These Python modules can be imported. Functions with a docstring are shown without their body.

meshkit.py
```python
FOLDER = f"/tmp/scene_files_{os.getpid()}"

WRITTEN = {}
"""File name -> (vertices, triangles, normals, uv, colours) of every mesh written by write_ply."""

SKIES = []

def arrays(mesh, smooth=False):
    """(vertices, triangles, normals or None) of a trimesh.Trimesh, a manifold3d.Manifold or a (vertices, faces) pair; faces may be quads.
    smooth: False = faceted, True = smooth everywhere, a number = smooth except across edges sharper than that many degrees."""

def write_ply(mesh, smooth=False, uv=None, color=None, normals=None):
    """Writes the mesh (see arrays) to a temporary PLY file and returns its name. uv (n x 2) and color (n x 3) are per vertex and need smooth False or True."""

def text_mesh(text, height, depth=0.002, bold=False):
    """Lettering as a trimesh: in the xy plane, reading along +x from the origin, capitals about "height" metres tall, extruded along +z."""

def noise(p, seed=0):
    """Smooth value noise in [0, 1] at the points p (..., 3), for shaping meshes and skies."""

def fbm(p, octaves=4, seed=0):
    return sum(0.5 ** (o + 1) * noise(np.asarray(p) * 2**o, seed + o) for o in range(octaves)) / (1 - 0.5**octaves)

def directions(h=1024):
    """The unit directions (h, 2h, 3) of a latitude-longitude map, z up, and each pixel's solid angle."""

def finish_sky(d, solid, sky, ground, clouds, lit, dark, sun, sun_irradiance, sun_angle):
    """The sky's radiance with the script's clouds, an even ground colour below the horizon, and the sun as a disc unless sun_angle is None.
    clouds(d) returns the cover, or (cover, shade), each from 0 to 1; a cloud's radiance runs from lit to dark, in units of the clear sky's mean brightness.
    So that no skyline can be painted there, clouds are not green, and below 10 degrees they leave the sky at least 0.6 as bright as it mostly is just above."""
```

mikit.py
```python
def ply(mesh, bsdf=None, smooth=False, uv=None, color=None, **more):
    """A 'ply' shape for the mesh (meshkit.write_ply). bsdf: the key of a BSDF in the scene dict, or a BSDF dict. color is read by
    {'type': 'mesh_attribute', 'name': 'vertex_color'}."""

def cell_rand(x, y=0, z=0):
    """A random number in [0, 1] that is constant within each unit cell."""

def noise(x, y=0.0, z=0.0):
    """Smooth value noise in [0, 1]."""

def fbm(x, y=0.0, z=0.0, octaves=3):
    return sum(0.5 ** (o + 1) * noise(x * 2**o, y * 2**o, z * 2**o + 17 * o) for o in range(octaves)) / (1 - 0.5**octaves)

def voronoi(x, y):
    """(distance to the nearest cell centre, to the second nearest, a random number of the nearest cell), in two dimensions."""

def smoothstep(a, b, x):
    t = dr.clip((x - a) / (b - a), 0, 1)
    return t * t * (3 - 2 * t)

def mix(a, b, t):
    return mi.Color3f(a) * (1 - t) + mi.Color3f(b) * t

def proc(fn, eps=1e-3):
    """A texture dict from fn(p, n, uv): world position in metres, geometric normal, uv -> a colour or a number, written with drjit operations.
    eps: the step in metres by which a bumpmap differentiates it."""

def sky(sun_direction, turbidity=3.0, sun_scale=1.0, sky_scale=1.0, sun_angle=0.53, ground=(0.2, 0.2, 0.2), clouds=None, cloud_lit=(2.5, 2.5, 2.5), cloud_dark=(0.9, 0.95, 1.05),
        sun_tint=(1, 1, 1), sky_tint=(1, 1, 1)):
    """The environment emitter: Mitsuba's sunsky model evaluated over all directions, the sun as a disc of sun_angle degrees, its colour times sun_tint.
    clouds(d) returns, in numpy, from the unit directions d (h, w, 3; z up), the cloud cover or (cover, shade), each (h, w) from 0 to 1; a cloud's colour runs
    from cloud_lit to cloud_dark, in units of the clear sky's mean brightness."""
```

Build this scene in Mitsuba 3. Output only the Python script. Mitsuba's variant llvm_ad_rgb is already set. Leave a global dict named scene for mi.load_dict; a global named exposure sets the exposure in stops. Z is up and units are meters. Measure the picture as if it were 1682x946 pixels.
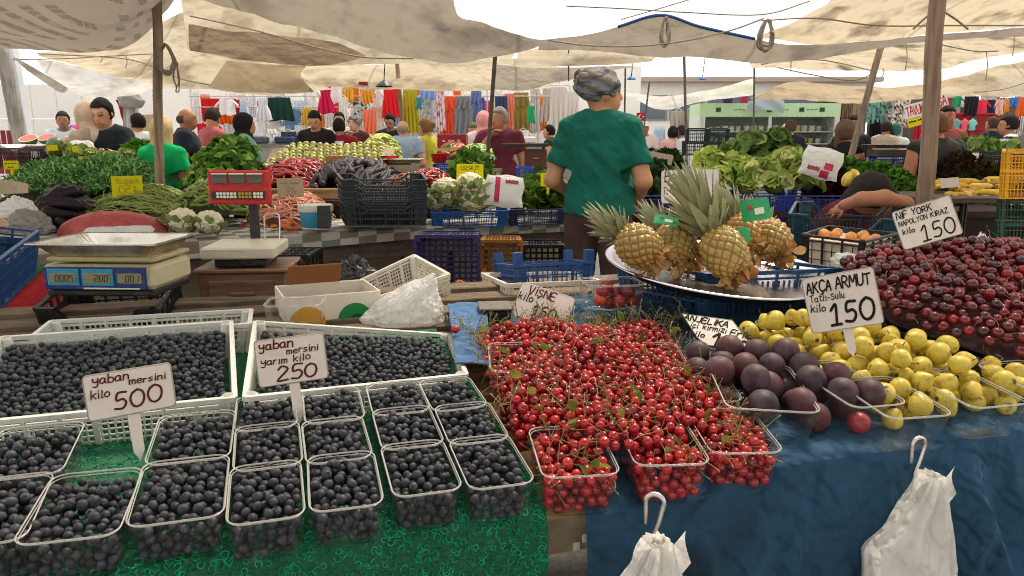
import math, random
import numpy as np, trimesh, mitsuba as mi, drjit as dr
import mikit, meshkit
from shapely.geometry import LineString, Polygon, MultiPolygon
from shapely.ops import unary_union
from shapely import affinity

T = mi.ScalarTransform4f
scene, labels = {}, {}
rng = np.random.default_rng(7)
random.seed(7)

# ------------------------------------------------------------------ camera, sky, exposure
CAM_H, PITCH, FOV = 1.35, math.radians(11.0), 68.0
exposure = 3.15
scene['camera'] = {'type': 'perspective', 'fov': FOV, 'fov_axis': 'x', 'near_clip': 0.05, 'far_clip': 400.0,
                   'to_world': T().look_at(origin=[0, 0, CAM_H], target=[0, math.cos(PITCH), CAM_H - math.sin(PITCH)], up=[0, 0, 1])}
scene['sky'] = mikit.sky([0.25, 0.45, 0.86], turbidity=3, sun_scale=0.3, sky_scale=1.0, sun_angle=12, ground=(0.3, 0.28, 0.25), clouds=lambda d: 1.0, cloud_lit=(1.75, 1.72, 1.66), cloud_dark=(1.3, 1.3, 1.3))

FPX = 841 / math.tan(math.radians(FOV / 2))
def ray(px, py):            # direction through a pixel of the 1682 x 946 photograph (a surveying aid for placing things)
    u, v = (px - 841) / FPX, (py - 473) / FPX
    return np.array([u, math.cos(PITCH) - v * math.sin(PITCH), -math.sin(PITCH) - v * math.cos(PITCH)])
def at(px, py, y):          # the point of that line of sight at distance y
    d = ray(px, py); return np.array([0, 0, CAM_H]) + d * (y / d[1])
def atz(px, py, z):         # ... at height z
    d = ray(px, py); return np.array([0, 0, CAM_H]) + d * ((z - CAM_H) / d[2])
def mpp(y): return y / FPX  # metres per photo pixel at distance y
# ------------------------------------------------------------------ names and labels
def K(name, parent=None):
    k = name if parent is None else parent + '__' + name
    if k not in USED:
        USED.add(k); return k
    n = COUNT.get(k, 0) + 1
    while f'{k}_{n:03d}' in USED: n += 1
    COUNT[k] = n; k = f'{k}_{n:03d}'; USED.add(k); return k
USED, COUNT = set(), {}
def L(key, label=None, cat=None, group=None, kind=None):
    d = labels.setdefault(key, {})
    for a, b in (('label', label), ('category', cat), ('group', group), ('kind', kind)):
        if b: d[a] = b
    return key
def thing(name, label, cat, group=None, kind=None):
    return L(K(name), label, cat, group, kind)

def srgb(h):
    h = h.lstrip('#'); c = np.array([int(h[i:i + 2], 16) for i in (0, 2, 4)]) / 255.0
    return np.where(c <= 0.04045, c / 12.92, ((c + 0.055) / 1.055) ** 2.4)
def col(c): return srgb(c) if isinstance(c, str) else np.asarray(c, float)

# ------------------------------------------------------------------ meshes: v, f, c (vertex colours)
class Mesh:
    def __init__(s): s.v, s.f, s.c, s.n = [], [], [], 0
    def add(s, vf, c=(0.5, 0.5, 0.5), M=None):
        v, f = np.asarray(vf[0], float), np.asarray(vf[1], int)
        if f.shape[1] == 4: f = np.vstack([f[:, [0, 1, 2]], f[:, [0, 2, 3]]])
        if M is not None: v = v @ np.asarray(M)[:3, :3].T + np.asarray(M)[:3, 3]
        c = col(c); c = np.broadcast_to(c, (len(v), 3))
        s.v.append(v); s.f.append(f + s.n); s.c.append(c); s.n += len(v); return s
    def join(s, o):
        s.v += o.v; s.f += [f + s.n for f in o.f]; s.c += o.c; s.n += o.n; return s
    def arr(s): return np.vstack(s.v), np.vstack(s.f), np.vstack(s.c)
def emit(key, m, bsdf, smooth=False, M=None, thin=False):
    v, f, c = m.arr() if isinstance(m, Mesh) else m
    if M is not None: v = v @ np.asarray(M)[:3, :3].T + np.asarray(M)[:3, 3]
    scene[key] = mikit.ply(trimesh.Trimesh(v, f, process=False), bsdf, smooth, color=np.clip(c, 0, 1)); return key
def one(name, label, cat, m, bsdf, smooth=False, group=None, kind=None, M=None):
    k = thing(name, label, cat, group, kind); emit(k, m, bsdf, smooth, M); return k
def part(parent, name, m, bsdf, smooth=False, label=None, M=None, kind=None):
    k = K(name, parent); emit(k, m, bsdf, smooth, M)
    if label or kind: L(k, label, kind=kind)
    return k
GROUPS = {}
def again(key, base, M):     # a copy of one mesh: an instance of a shape group that holds it
    gid = GROUPS.get(base['filename'])
    if gid is None: gid = GROUPS[base['filename']] = f'group_{len(GROUPS)}'; scene[gid] = {'type': 'shapegroup', 'mesh': base}
    scene[key] = {'type': 'instance', 'group': {'type': 'ref', 'id': gid}, 'to_world': T(np.asarray(M))}

def Rz(a): c, s = math.cos(a), math.sin(a); return np.array([[c, -s, 0], [s, c, 0], [0, 0, 1.0]])
def Rx(a): c, s = math.cos(a), math.sin(a); return np.array([[1.0, 0, 0], [0, c, -s], [0, s, c]])
def Ry(a): c, s = math.cos(a), math.sin(a); return np.array([[c, 0, s], [0, 1.0, 0], [-s, 0, c]])
def M4(R=None, t=(0, 0, 0), s=1.0):
    m = np.eye(4); m[:3, :3] = (np.eye(3) if R is None else R) * s; m[:3, 3] = t; return m
def unit(a): a = np.asarray(a, float); return a / max(np.linalg.norm(a), 1e-12)
def frame(z, x=(0, 0, 1)):   # rotation whose third axis is z
    z = unit(z); x = np.asarray(x, float)
    if abs(unit(x) @ z) > 0.98: x = np.array([1.0, 0, 0]) if abs(z[0]) < 0.9 else np.array([0, 1.0, 0])
    x = unit(x - z * (x @ z)); return np.stack([x, np.cross(z, x), z], 1)
def randR(r=None):
    q = (r or rng).normal(size=4); q /= np.linalg.norm(q); w, x, y, z = q
    return np.array([[1 - 2 * (y * y + z * z), 2 * (x * y - w * z), 2 * (x * z + w * y)], [2 * (x * y + w * z), 1 - 2 * (x * x + z * z), 2 * (y * z - w * x)], [2 * (x * z - w * y), 2 * (y * z + w * x), 1 - 2 * (x * x + y * y)]])

BOXV = np.array([[x, y, z] for x in (-.5, .5) for y in (-.5, .5) for z in (-.5, .5)])
BOXF = np.array([[0, 1, 3, 2], [4, 6, 7, 5], [0, 4, 5, 1], [2, 3, 7, 6], [0, 2, 6, 4], [1, 5, 7, 3]])
def box(c, s): return BOXV * np.asarray(s, float) + np.asarray(c, float), BOXF
def span(a, b): a, b = np.asarray(a, float), np.asarray(b, float); return box((a + b) / 2, np.abs(b - a))
def beam(a, b, w, h, up=(0, 0, 1)):
    a, b = np.asarray(a, float), np.asarray(b, float); R = frame(b - a, up); v = BOXV * [h, w, np.linalg.norm(b - a)]
    return v @ R.T + (a + b) / 2, BOXF
def cbox(c, s, ch=0.004):    # box with chamfered edges
    s = np.asarray(s, float); ch = min(ch, s.min() * 0.4); pts = []
    for k in range(3):
        q = BOXV * (s - 2 * ch); q[:, k] = BOXV[:, k] * s[k]; pts.append(q)
    m = trimesh.convex.convex_hull(np.vstack(pts)); return np.array(m.vertices) + np.asarray(c), np.array(m.faces)
def tube(p, r, n=6, caps=True, flat=None):
    p = np.asarray(p, float); r = np.broadcast_to(np.asarray(r, float), (len(p),))
    t = np.gradient(p, axis=0); t /= np.linalg.norm(t, axis=1, keepdims=True) + 1e-12
    a = np.cross(t[0], [0, 0, 1.0] if abs(t[0][2]) < 0.9 else [1.0, 0, 0]); A = []
    for k in range(len(p)):
        a = a - t[k] * (a @ t[k]); a /= np.linalg.norm(a) + 1e-12; A.append(a)
    A = np.array(A); B = np.cross(t, A); g = np.arange(n) * 2 * np.pi / n
    v = (p[:, None] + r[:, None, None] * (np.cos(g)[None, :, None] * A[:, None] + np.sin(g)[None, :, None] * B[:, None])).reshape(-1, 3)
    i, j = np.meshgrid(np.arange(len(p) - 1), np.arange(n), indexing='ij')
    q = np.stack([i * n + j, i * n + (j + 1) % n, (i + 1) * n + (j + 1) % n, (i + 1) * n + j], -1).reshape(-1, 4)
    f = np.vstack([q[:, [0, 1, 2]], q[:, [0, 2, 3]]])
    if caps:
        e = (len(p) - 1) * n
        f = np.vstack([f] + [[[0, k + 1, k]] for k in range(1, n - 1)] + [[[e, e + k, e + k + 1]] for k in range(1, n - 1)])
    return v, f
def lathe(prof, n=24, axis_tilt=None):   # profile [(r, z)]
    prof = np.asarray(prof, float); g = np.arange(n) * 2 * np.pi / n
    v = np.stack([prof[:, None, 0] * np.cos(g), prof[:, None, 0] * np.sin(g), np.broadcast_to(prof[:, None, 1], (len(prof), n))], -1).reshape(-1, 3)
    i, j = np.meshgrid(np.arange(len(prof) - 1), np.arange(n), indexing='ij')
    q = np.stack([i * n + j, i * n + (j + 1) % n, (i + 1) * n + (j + 1) % n, (i + 1) * n + j], -1).reshape(-1, 4)
    return v, np.vstack([q[:, [0, 1, 2]], q[:, [0, 2, 3]]])
def gridf(nu, nv, loop_u=False):
    mu = nu if loop_u else nu - 1
    i, j = np.meshgrid(np.arange(mu), np.arange(nv - 1), indexing='ij'); i2 = (i + 1) % nu
    q = np.stack([i * nv + j, i2 * nv + j, i2 * nv + j + 1, i * nv + j + 1], -1).reshape(-1, 4)
    return np.vstack([q[:, [0, 1, 2]], q[:, [0, 2, 3]]])
def surf(P, loop_u=False):   # P (nu, nv, 3)
    return P.reshape(-1, 3), gridf(P.shape[0], P.shape[1], loop_u)
def thick(P, d):             # a sheet of points (nu, nv, 3) as a closed slab of thickness d
    nu, nv = P.shape[:2]; du, dv = np.gradient(P, axis=0), np.gradient(P, axis=1)
    n = np.cross(du, dv); n /= np.linalg.norm(n, axis=-1, keepdims=True) + 1e-12
    v = np.vstack([P.reshape(-1, 3), (P - n * d).reshape(-1, 3)]); f = gridf(nu, nv); N = nu * nv
    b = [i * nv for i in range(nu)] + [(nu - 1) * nv + j for j in range(1, nv)] + [i * nv + nv - 1 for i in range(nu - 2, -1, -1)] + [j for j in range(nv - 2, 0, -1)]
    e = [[b[k], b[(k + 1) % len(b)], b[(k + 1) % len(b)] + N, b[k] + N] for k in range(len(b))]
    e = np.array(e); return v, np.vstack([f, f[:, ::-1] + N, e[:, [0, 2, 1]], e[:, [0, 3, 2]]])
def uvs(nu=10, nv=7, r=1.0):
    m = trimesh.creation.uv_sphere(r, count=[nv, nu]); return np.array(m.vertices), np.array(m.faces)
def ico(n=1): m = trimesh.creation.icosphere(subdivisions=n); return np.array(m.vertices), np.array(m.faces)
def many(vf, Rs, ts, ss):    # copies of one mesh: rotations (k,3,3), places (k,3), sizes (k,) or (k,3)
    v, f = vf; ss = np.asarray(ss, float); ss = ss[:, None] if ss.ndim == 1 else ss
    V = np.einsum('kij,knj->kni', Rs, v[None] * ss[:, None, :] if ss.shape[1] == 3 else v[None] * ss[:, :, None]) + np.asarray(ts)[:, None]
    return V.reshape(-1, 3), (f[None] + (np.arange(len(V)) * len(v))[:, None, None]).reshape(-1, 3)
def n3(p, s, seed=0): return meshkit.noise(np.asarray(p) * s, seed) - 0.5
def f3(p, s, o=3, seed=0): return meshkit.fbm(np.asarray(p) * s, o, seed) - 0.5

def spline(pts, n):          # Catmull-Rom through points
    p = np.asarray(pts, float); p = np.vstack([2 * p[0] - p[1], p, 2 * p[-1] - p[-2]]); out = []
    ts = np.linspace(0, len(p) - 3, n); k = np.minimum(ts.astype(int), len(p) - 4); t = (ts - k)[:, None]
    a, b, c, d = p[k], p[k + 1], p[k + 2], p[k + 3]
    return 0.5 * (2 * b + (c - a) * t + (2 * a - 5 * b + 4 * c - d) * t ** 2 + (3 * b - a - 3 * c + d) * t ** 3)

# ------------------------------------------------------------------ implicit surfaces (bodies, bags, fruit): numpy surface nets
def capsule(a, b, ra, rb):
    a, b = np.asarray(a, float), np.asarray(b, float)
    def f(p):
        ab = b - a; t = np.clip(((p - a) @ ab) / (ab @ ab + 1e-12), 0, 1)
        return np.linalg.norm(p - a - t[..., None] * ab, axis=-1) - (ra + (rb - ra) * t)
    return f
def ell(c, r, R=None):
    c, r = np.asarray(c, float), np.asarray(r, float)
    def f(p):
        q = p - c
        if R is not None: q = q @ R
        k = np.linalg.norm(q / r, axis=-1); g = np.linalg.norm(q / r ** 2, axis=-1)
        return k * (k - 1) / (g + 1e-9)
    return f
def smin(fs, k=0.03):
    def f(p):
        d = fs[0](p)
        for g in fs[1:]:
            e = g(p); h = np.clip(0.5 + 0.5 * (e - d) / k, 0, 1); d = e * (1 - h) + d * h - k * h * (1 - h)
        return d
    return f
def nets(f, lo, hi, h):
    lo, hi = np.asarray(lo, float), np.asarray(hi, float); n = np.ceil((hi - lo) / h).astype(int) + 1
    g = np.stack(np.meshgrid(*[lo[k] + h * np.arange(n[k]) for k in range(3)], indexing='ij'), -1)
    d = f(g); neg = d < 0
    c8 = [(a, b, c) for a in (0, 1) for b in (0, 1) for c in (0, 1)]
    sl = lambda A, o: A[o[0]:A.shape[0] - 1 + o[0], o[1]:A.shape[1] - 1 + o[1], o[2]:A.shape[2] - 1 + o[2]]
    cnt = sum(sl(neg, o).astype(int) for o in c8); act = (cnt > 0) & (cnt < 8)
    P = np.zeros(act.shape + (3,)); W = np.zeros(act.shape)
    for o in c8:
        for k in range(3):
            if o[k] == 0:
                o2 = tuple(o[m] + (m == k) for m in range(3)); da, db = sl(d, o), sl(d, o2); cr = (da < 0) != (db < 0)
                t = np.where(cr, da / np.where(cr, da - db, 1), 0)
                for m in range(3): P[..., m] += np.where(cr, o[m] + (t if m == k else 0), 0)
                W += cr
    idx = -np.ones(act.shape, int); idx[act] = np.arange(act.sum())
    ii = np.argwhere(act); v = lo + h * (ii + P[act] / np.maximum(W[act], 1)[:, None]); F = []
    for k in range(3):
        a, b = (k + 1) % 3, (k + 2) % 3
        s0 = [slice(1, -1)] * 3; s0[k] = slice(0, -1); s1 = list(s0); s1[k] = slice(1, None)
        e = np.argwhere(neg[tuple(s0)] != neg[tuple(s1)])
        if not len(e): continue
        off = np.array([1, 1, 1]); off[k] = 0; e = e + off; s = neg[tuple(e.T)]
        def at_(da, db):
            q = e.copy(); q[:, a] += da; q[:, b] += db; return idx[tuple(q.T)]
        q = np.stack([at_(-1, -1), at_(0, -1), at_(0, 0), at_(-1, 0)], 1); q[~s] = q[~s][:, ::-1]; F.append(q)
    q = np.vstack(F); q = q[(q >= 0).all(1)]
    return v, np.vstack([q[:, [0, 1, 2]], q[:, [0, 2, 3]]])

# ------------------------------------------------------------------ piles of balls
def heap(x0, x1, y0, y1, r, floor, ceil, inside=None, n=20000, res=4, seed=1, loose=0.0):
    """Drops balls of radius r one by one into the lowest places; floor(x, y), ceil(x, y): heights of the bottom and of the heap's surface."""
    g = np.random.default_rng(seed); h = r / res
    X, Y = np.meshgrid(np.arange(x0, x1, h), np.arange(y0, y1, h), indexing='ij')
    H, C = np.broadcast_to(floor(X, Y), X.shape) + r, np.broadcast_to(ceil(X, Y), X.shape) - r * 0.6
    H = np.array(H, float); ok = np.ones(X.shape, bool) if inside is None else inside(X, Y)
    H[~ok] = 9e9; w = 2 * res; k = np.arange(-w, w + 1); D = 4 * r * r - (k[:, None] ** 2 + k[None] ** 2) * h * h
    D = np.where(D >= 0, np.sqrt(np.maximum(D, 0)), -9e9); out = []; I = np.flatnonzero(ok.ravel()); miss = 0
    for _ in range(n):
        c = I[g.integers(0, len(I), 24)]; z = H.ravel()[c]; b = c[np.argmin(z - C.ravel()[c])]
        i, j = divmod(b, X.shape[1]); z = H[i, j]
        if z > C[i, j]:
            miss += 1
            if miss > 400: break
            continue
        out.append((X[i, j], Y[i, j], z))
        a0, a1, b0, b1 = max(i - w, 0), min(i + w + 1, X.shape[0]), max(j - w, 0), min(j + w + 1, X.shape[1])
        H[a0:a1, b0:b1] = np.maximum(H[a0:a1, b0:b1], z + D[a0 - i + w:a1 - i + w, b0 - j + w:b1 - j + w])
    return np.array(out)

# ------------------------------------------------------------------ brush lettering: strokes on a 0..6 x 0..8 grid (baseline y=0), "x,y x,y ..." strokes split by |
GLYPH = {
 'A': '0,0 2.5,8 5,0|1,3 4.2,3.2', 'B': '0,0 0,8 3,8 4,6.5 3,4.4 0,4.2|3,4.4 5,2.6 3.5,0 0,0', 'C': '5,6.6 3.4,8 1,7 0,4 1,1 3.4,0 5,1.2', 'Ç': '5,6.6 3.4,8 1,7 0,4 1,1 3.4,0 5,1.2|2.6,0 2.8,-1.2 1.6,-1.8',
 'D': '0,0 0,8 3,7.4 5,4 3,.6 0,0', 'E': '4.4,8 0,8 0,0 4.6,0|0,4.1 3.6,4.2', 'F': '4.4,8 0,8 0,0|0,4.2 3.4,4.2', 'I': '1,0 1,8', 'İ': '1,0 1,6|1,7.8 1.1,8.1', 'J': '4,8 4,1.5 2.6,0 .6,1', 'K': '0,0 0,8|4.6,8 0,3.6|1.4,4.8 4.8,0',
 'L': '0,8 0,0 4.4,0', 'M': '0,0 .6,8 3,3 5.4,8 6,0', 'N': '0,0 .2,8 4.6,0 4.9,8', 'O': '2.6,8 .6,6.8 0,4 .8,1 2.6,0 4.6,1 5.2,4 4.5,7 2.6,8', 'Ö': '2.6,7 .6,6 0,3.5 .8,1 2.6,0 4.6,1 5.2,3.5 4.5,6 2.6,7|1.6,8.6 1.7,8.9|3.6,8.6 3.7,8.9', 'P': '0,0 0,8 3.4,8 4.6,6 3.2,4 0,3.8',
 'R': '0,0 0,8 3.2,8 4.4,6.2 3,4.2 0,4|1.6,4 4.8,0', 'S': '4.6,6.8 2.6,8 .5,6.4 1.4,4.6 3.6,3.6 4.7,1.8 2.6,0 .2,1.2', 'Ş': '4.6,6.8 2.6,8 .5,6.4 1.4,4.6 3.6,3.6 4.7,1.8 2.6,0 .2,1.2|2.5,0 2.6,-1.2 1.5,-1.8', 'T': '0,7.8 5,8.2|2.5,8 2.4,0', 'U': '0,8 .2,2 1.6,0 3.6,.3 4.8,2.4 5,8',
 'Ü': '0,7 .2,2 1.6,0 3.6,.3 4.8,2.4 5,7|1.4,8.6 1.5,8.9|3.4,8.6 3.5,8.9', 'V': '0,8 2.4,0 4.8,8', 'Y': '0,8 2.4,4.4 4.8,8|2.4,4.4 2,0', 'Z': '0,7.8 4.6,8 .1,.2 4.8,0', 'a': '4,4.6 2,5.2 .2,3.6 .2,1.2 1.8,0 3.6,1.4 4,4.8 4.1,1 4.8,0', 'b': '0,8 .1,0|.1,3.6 2,5 4,3.6 4,1.2 2.4,0 .1,.8',
 'e': '.3,2.6 4,3 3.4,4.8 1.6,5 .1,3 .6,.6 2.4,0 4.2,.9', 'i': '1,5 1,.4 1.6,0|1,7 1.1,7.3', 'ı': '1,5 1,.4 1.6,0', 'k': '0,8 .1,0|3.6,5 .2,2.4|1.2,3.2 3.8,0', 'l': '1,8 .9,.6 1.6,0', 'm': '0,5 .1,0|.1,3.6 1.4,5 2.6,3.8 2.6,0|2.6,3.6 4,5 5.2,3.8 5.3,0', 'n': '0,5 .1,0|.1,3.4 2,5 3.8,3.6 3.9,0',
 'o': '2,5 .3,3.8 .2,1.2 2,0 3.8,1.2 3.9,3.6 2,5', 'r': '0,5 .1,0|.1,3.2 1.6,4.8 3,4.4', 's': '3.6,4.4 1.8,5 .4,3.8 1.8,2.6 3.6,1.6 2,0 .1,.7', 't': '1.6,7.6 1.5,1 2.4,0 3.2,.6|0,5.2 3.4,5.4', 'u': '0,5 .2,1 1.6,0 3.2,1 3.6,5|3.6,5 3.7,0', 'y': '0,5 .4,2.4 2,1.8 3.8,3|4,5 3.8,-1.4 2.4,-3 .4,-2.2', 'z': '0,5 3.6,5 .2,.2 3.8,0', 'ç': '3.6,4.2 2,5 .2,3.4 .4,.8 2,0 3.7,.9|1.9,0 2,-1.2 1.1,-1.6',
 '-': '.4,3 3.2,3.2', '0': '2.8,8 .8,6.6 0,4 .9,1.2 2.8,0 5,1.2 5.8,4 5,6.8 2.8,8', '1': '.6,6 3,8 2.9,0|.6,0 5,.1', '2': '.4,6.2 1.8,7.9 4,7.2 4.4,5.4 .2,.1 5,.2', '5': '4.8,8 1.2,7.9 .8,4.4 3.4,4.8 4.9,2.8 3.4,.3 .2,.6', '7': '0,7.8 4.8,8 2,0|1,3.8 4,4', '6': '4,8 1,5 .2,2 2,0 4.2,1.2 4,3.6 2,4.2 .4,2.6', '?': '.4,6.4 2.4,8 4.2,6.4 2.4,4 2.3,2.2|2.3,.4 2.4,0', ' ': '', '~': '0,2 .8,5 1.6,1.5 2.4,4.5 3.2,2 4,4 4.8,2'}
def write(text, h, w=0.13, seed=0, slant=0.12, squeeze=1.0, mirror=False, depth=0.0012, gap=1.6):
    """Hand lettering, capitals h metres tall, in the xy plane, extruded along +z; returns (v, f), width."""
    g = np.random.default_rng(seed); x, lines = 0.0, []
    for ch in text:
        gl = GLYPH.get(ch, ''); wd = 3.2
        if gl:
            st = [np.array([[float(q) for q in p.split(',')] for p in s.split()]) for s in gl.split('|')]
            wd = max(p[:, 0].max() for p in st); up = g.normal(0, .25); sc = 1 + g.normal(0, .05)
            for p in st:
                q = spline(p, max(3 * len(p), 4)) if len(p) > 2 else p
                q = q * sc + [x, up]; q[:, 0] += slant * q[:, 1]; lines.append(LineString(q))
        x += wd + gap
    s = h / 8.0
    if not lines: return None
    sh = unary_union([l.buffer(w * 8 / 2, quad_segs=3) for l in lines])
    sh = affinity.scale(sh, s * squeeze, s, origin=(0, 0)).simplify(h * 0.008)
    if mirror: sh = affinity.scale(sh, -1, 1, origin=(x * s * squeeze / 2, 0))
    ms = [trimesh.creation.extrude_polygon(p, depth, engine='earcut') for p in getattr(sh, 'geoms', [sh])]
    m = trimesh.util.concatenate(ms); return (np.array(m.vertices), np.array(m.faces)), x * s * squeeze
def poly(pts, depth, simplify=None):
    m = trimesh.creation.extrude_polygon(pts if isinstance(pts, Polygon) else Polygon(pts), depth, engine='earcut'); return np.array(m.vertices), np.array(m.faces)
def rrect(w, h, r, n=4):
    return Polygon([(-w / 2 + r, -h / 2 + r), (w / 2 - r, -h / 2 + r), (w / 2 - r, h / 2 - r), (-w / 2 + r, h / 2 - r)]).buffer(r, quad_segs=n)
SEG = {'0': 'abcdef', '1': 'bc', '2': 'abged', '5': 'afgcd'}
def digits(text, h, depth=0.0008):
    m, s = Mesh(), h / 2.0; w = h * 0.5; t = h * 0.09
    P = dict(a=((0, 2), (1, 2)), b=((1, 2), (1, 1)), c=((1, 1), (1, 0)), d=((0, 0), (1, 0)), e=((0, 1), (0, 0)), f=((0, 2), (0, 1)), g=((0, 1), (1, 1)))
    for k, ch in enumerate(text):
        for g in SEG.get(ch, ''):
            (x0, y0), (x1, y1) = P[g]; x0, x1 = x0 * w, x1 * w; y0, y1 = y0 * s, y1 * s
            m.add(box(((x0 + x1) / 2 + k * w * 1.6 + h * .06 * (y0 + y1) / s / 2, (y0 + y1) / 2, depth / 2), (abs(x1 - x0) * .86 + t, abs(y1 - y0) * .8 + t, depth)), (.03, .03, .025))
    return m
# ------------------------------------------------------------------ materials
VC = {'type': 'mesh_attribute', 'name': 'vertex_color'}
fbm, noise, voronoi, mix, smoothstep, proc = mikit.fbm, mikit.noise, mikit.voronoi, mikit.mix, mikit.smoothstep, mikit.proc
def two(b): return {'type': 'twosided', 'bsdf': b}
def prin(c, rough=0.6, **k): return {'type': 'principled', 'base_color': c if isinstance(c, dict) else {'type': 'rgb', 'value': list(map(float, col(c)))}, 'roughness': rough, **k}
def thin(c, rough=0.6, trans=0.8, **k): return {'type': 'principledthin', 'base_color': c if isinstance(c, dict) else {'type': 'rgb', 'value': list(map(float, col(c)))}, 'roughness': rough, 'diff_trans': trans, **k}
def bump(b, fn, scale, eps=0.001): return {'type': 'bumpmap', 'arbitrary': proc(fn, eps), 'scale': scale, 'bsdf': b}
S = scene
S['matte'] = two(prin(VC, 0.85, specular=0.25))
S['plastic'] = two(bump(prin(VC, 0.42, specular=0.4), lambda p, n, uv: fbm(p.x * 60, p.y * 60, p.z * 60, 2), 0.002))
S['gloss'] = two(prin(VC, 0.24, specular=0.5, clearcoat=0.3, clearcoat_gloss=0.9))
S['fruit'] = two(prin(VC, 0.36, specular=0.45))
S['bloom'] = two(prin(VC, 0.55, specular=0.3, sheen=0.3))
S['leaf'] = thin(VC, 0.5, 0.7)
S['skin'] = two(prin(VC, 0.5, specular=0.35))
S['cloth'] = two(bump(prin(VC, 0.9, specular=0.12, sheen=0.2), lambda p, n, uv: fbm(p.x * 26 + p.z * 9, p.y * 26, p.z * 14, 3), 0.02))
S['sheer'] = thin(VC, 0.6, 0.55)
S['clear'] = {'type': 'blendbsdf', 'weight': 0.015, 'a': {'type': 'thindielectric', 'int_ior': 1.22}, 'b': two(prin((0.6, 0.6, 0.57), 0.3))}
S['clearrim'] = {'type': 'blendbsdf', 'weight': 0.42, 'a': {'type': 'thindielectric', 'int_ior': 1.4}, 'b': two(prin((0.60, 0.59, 0.55), 0.16, specular=0.7))}  # opaque pale share puts the rim highlights into the colour
S['bagwhite'] = bump(thin((0.90, 0.89, 0.85), 0.33, 0.9), lambda p, n, uv: fbm(p.x * 34 + 9 * fbm(p.x * 8, p.y * 8, p.z * 8, 2), p.y * 34, p.z * 16, 4) + .3 * fbm(p.x * 110, p.y * 110, p.z * 70, 2), 0.022)
S['bagblack'] = two(bump(prin((0.012, 0.012, 0.013), 0.3, specular=0.6), lambda p, n, uv: fbm(p.x * 40, p.y * 40, p.z * 40, 3), 0.02))
S['steel'] = two(bump({'type': 'roughconductor', 'material': 'Cr', 'alpha': 0.22, 'specular_reflectance': {'type': 'rgb', 'value': [0.95, 0.93, 0.88]}}, lambda p, n, uv: fbm(p.x * 14, p.y * 14, p.z * 14, 3), 0.004))
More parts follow.
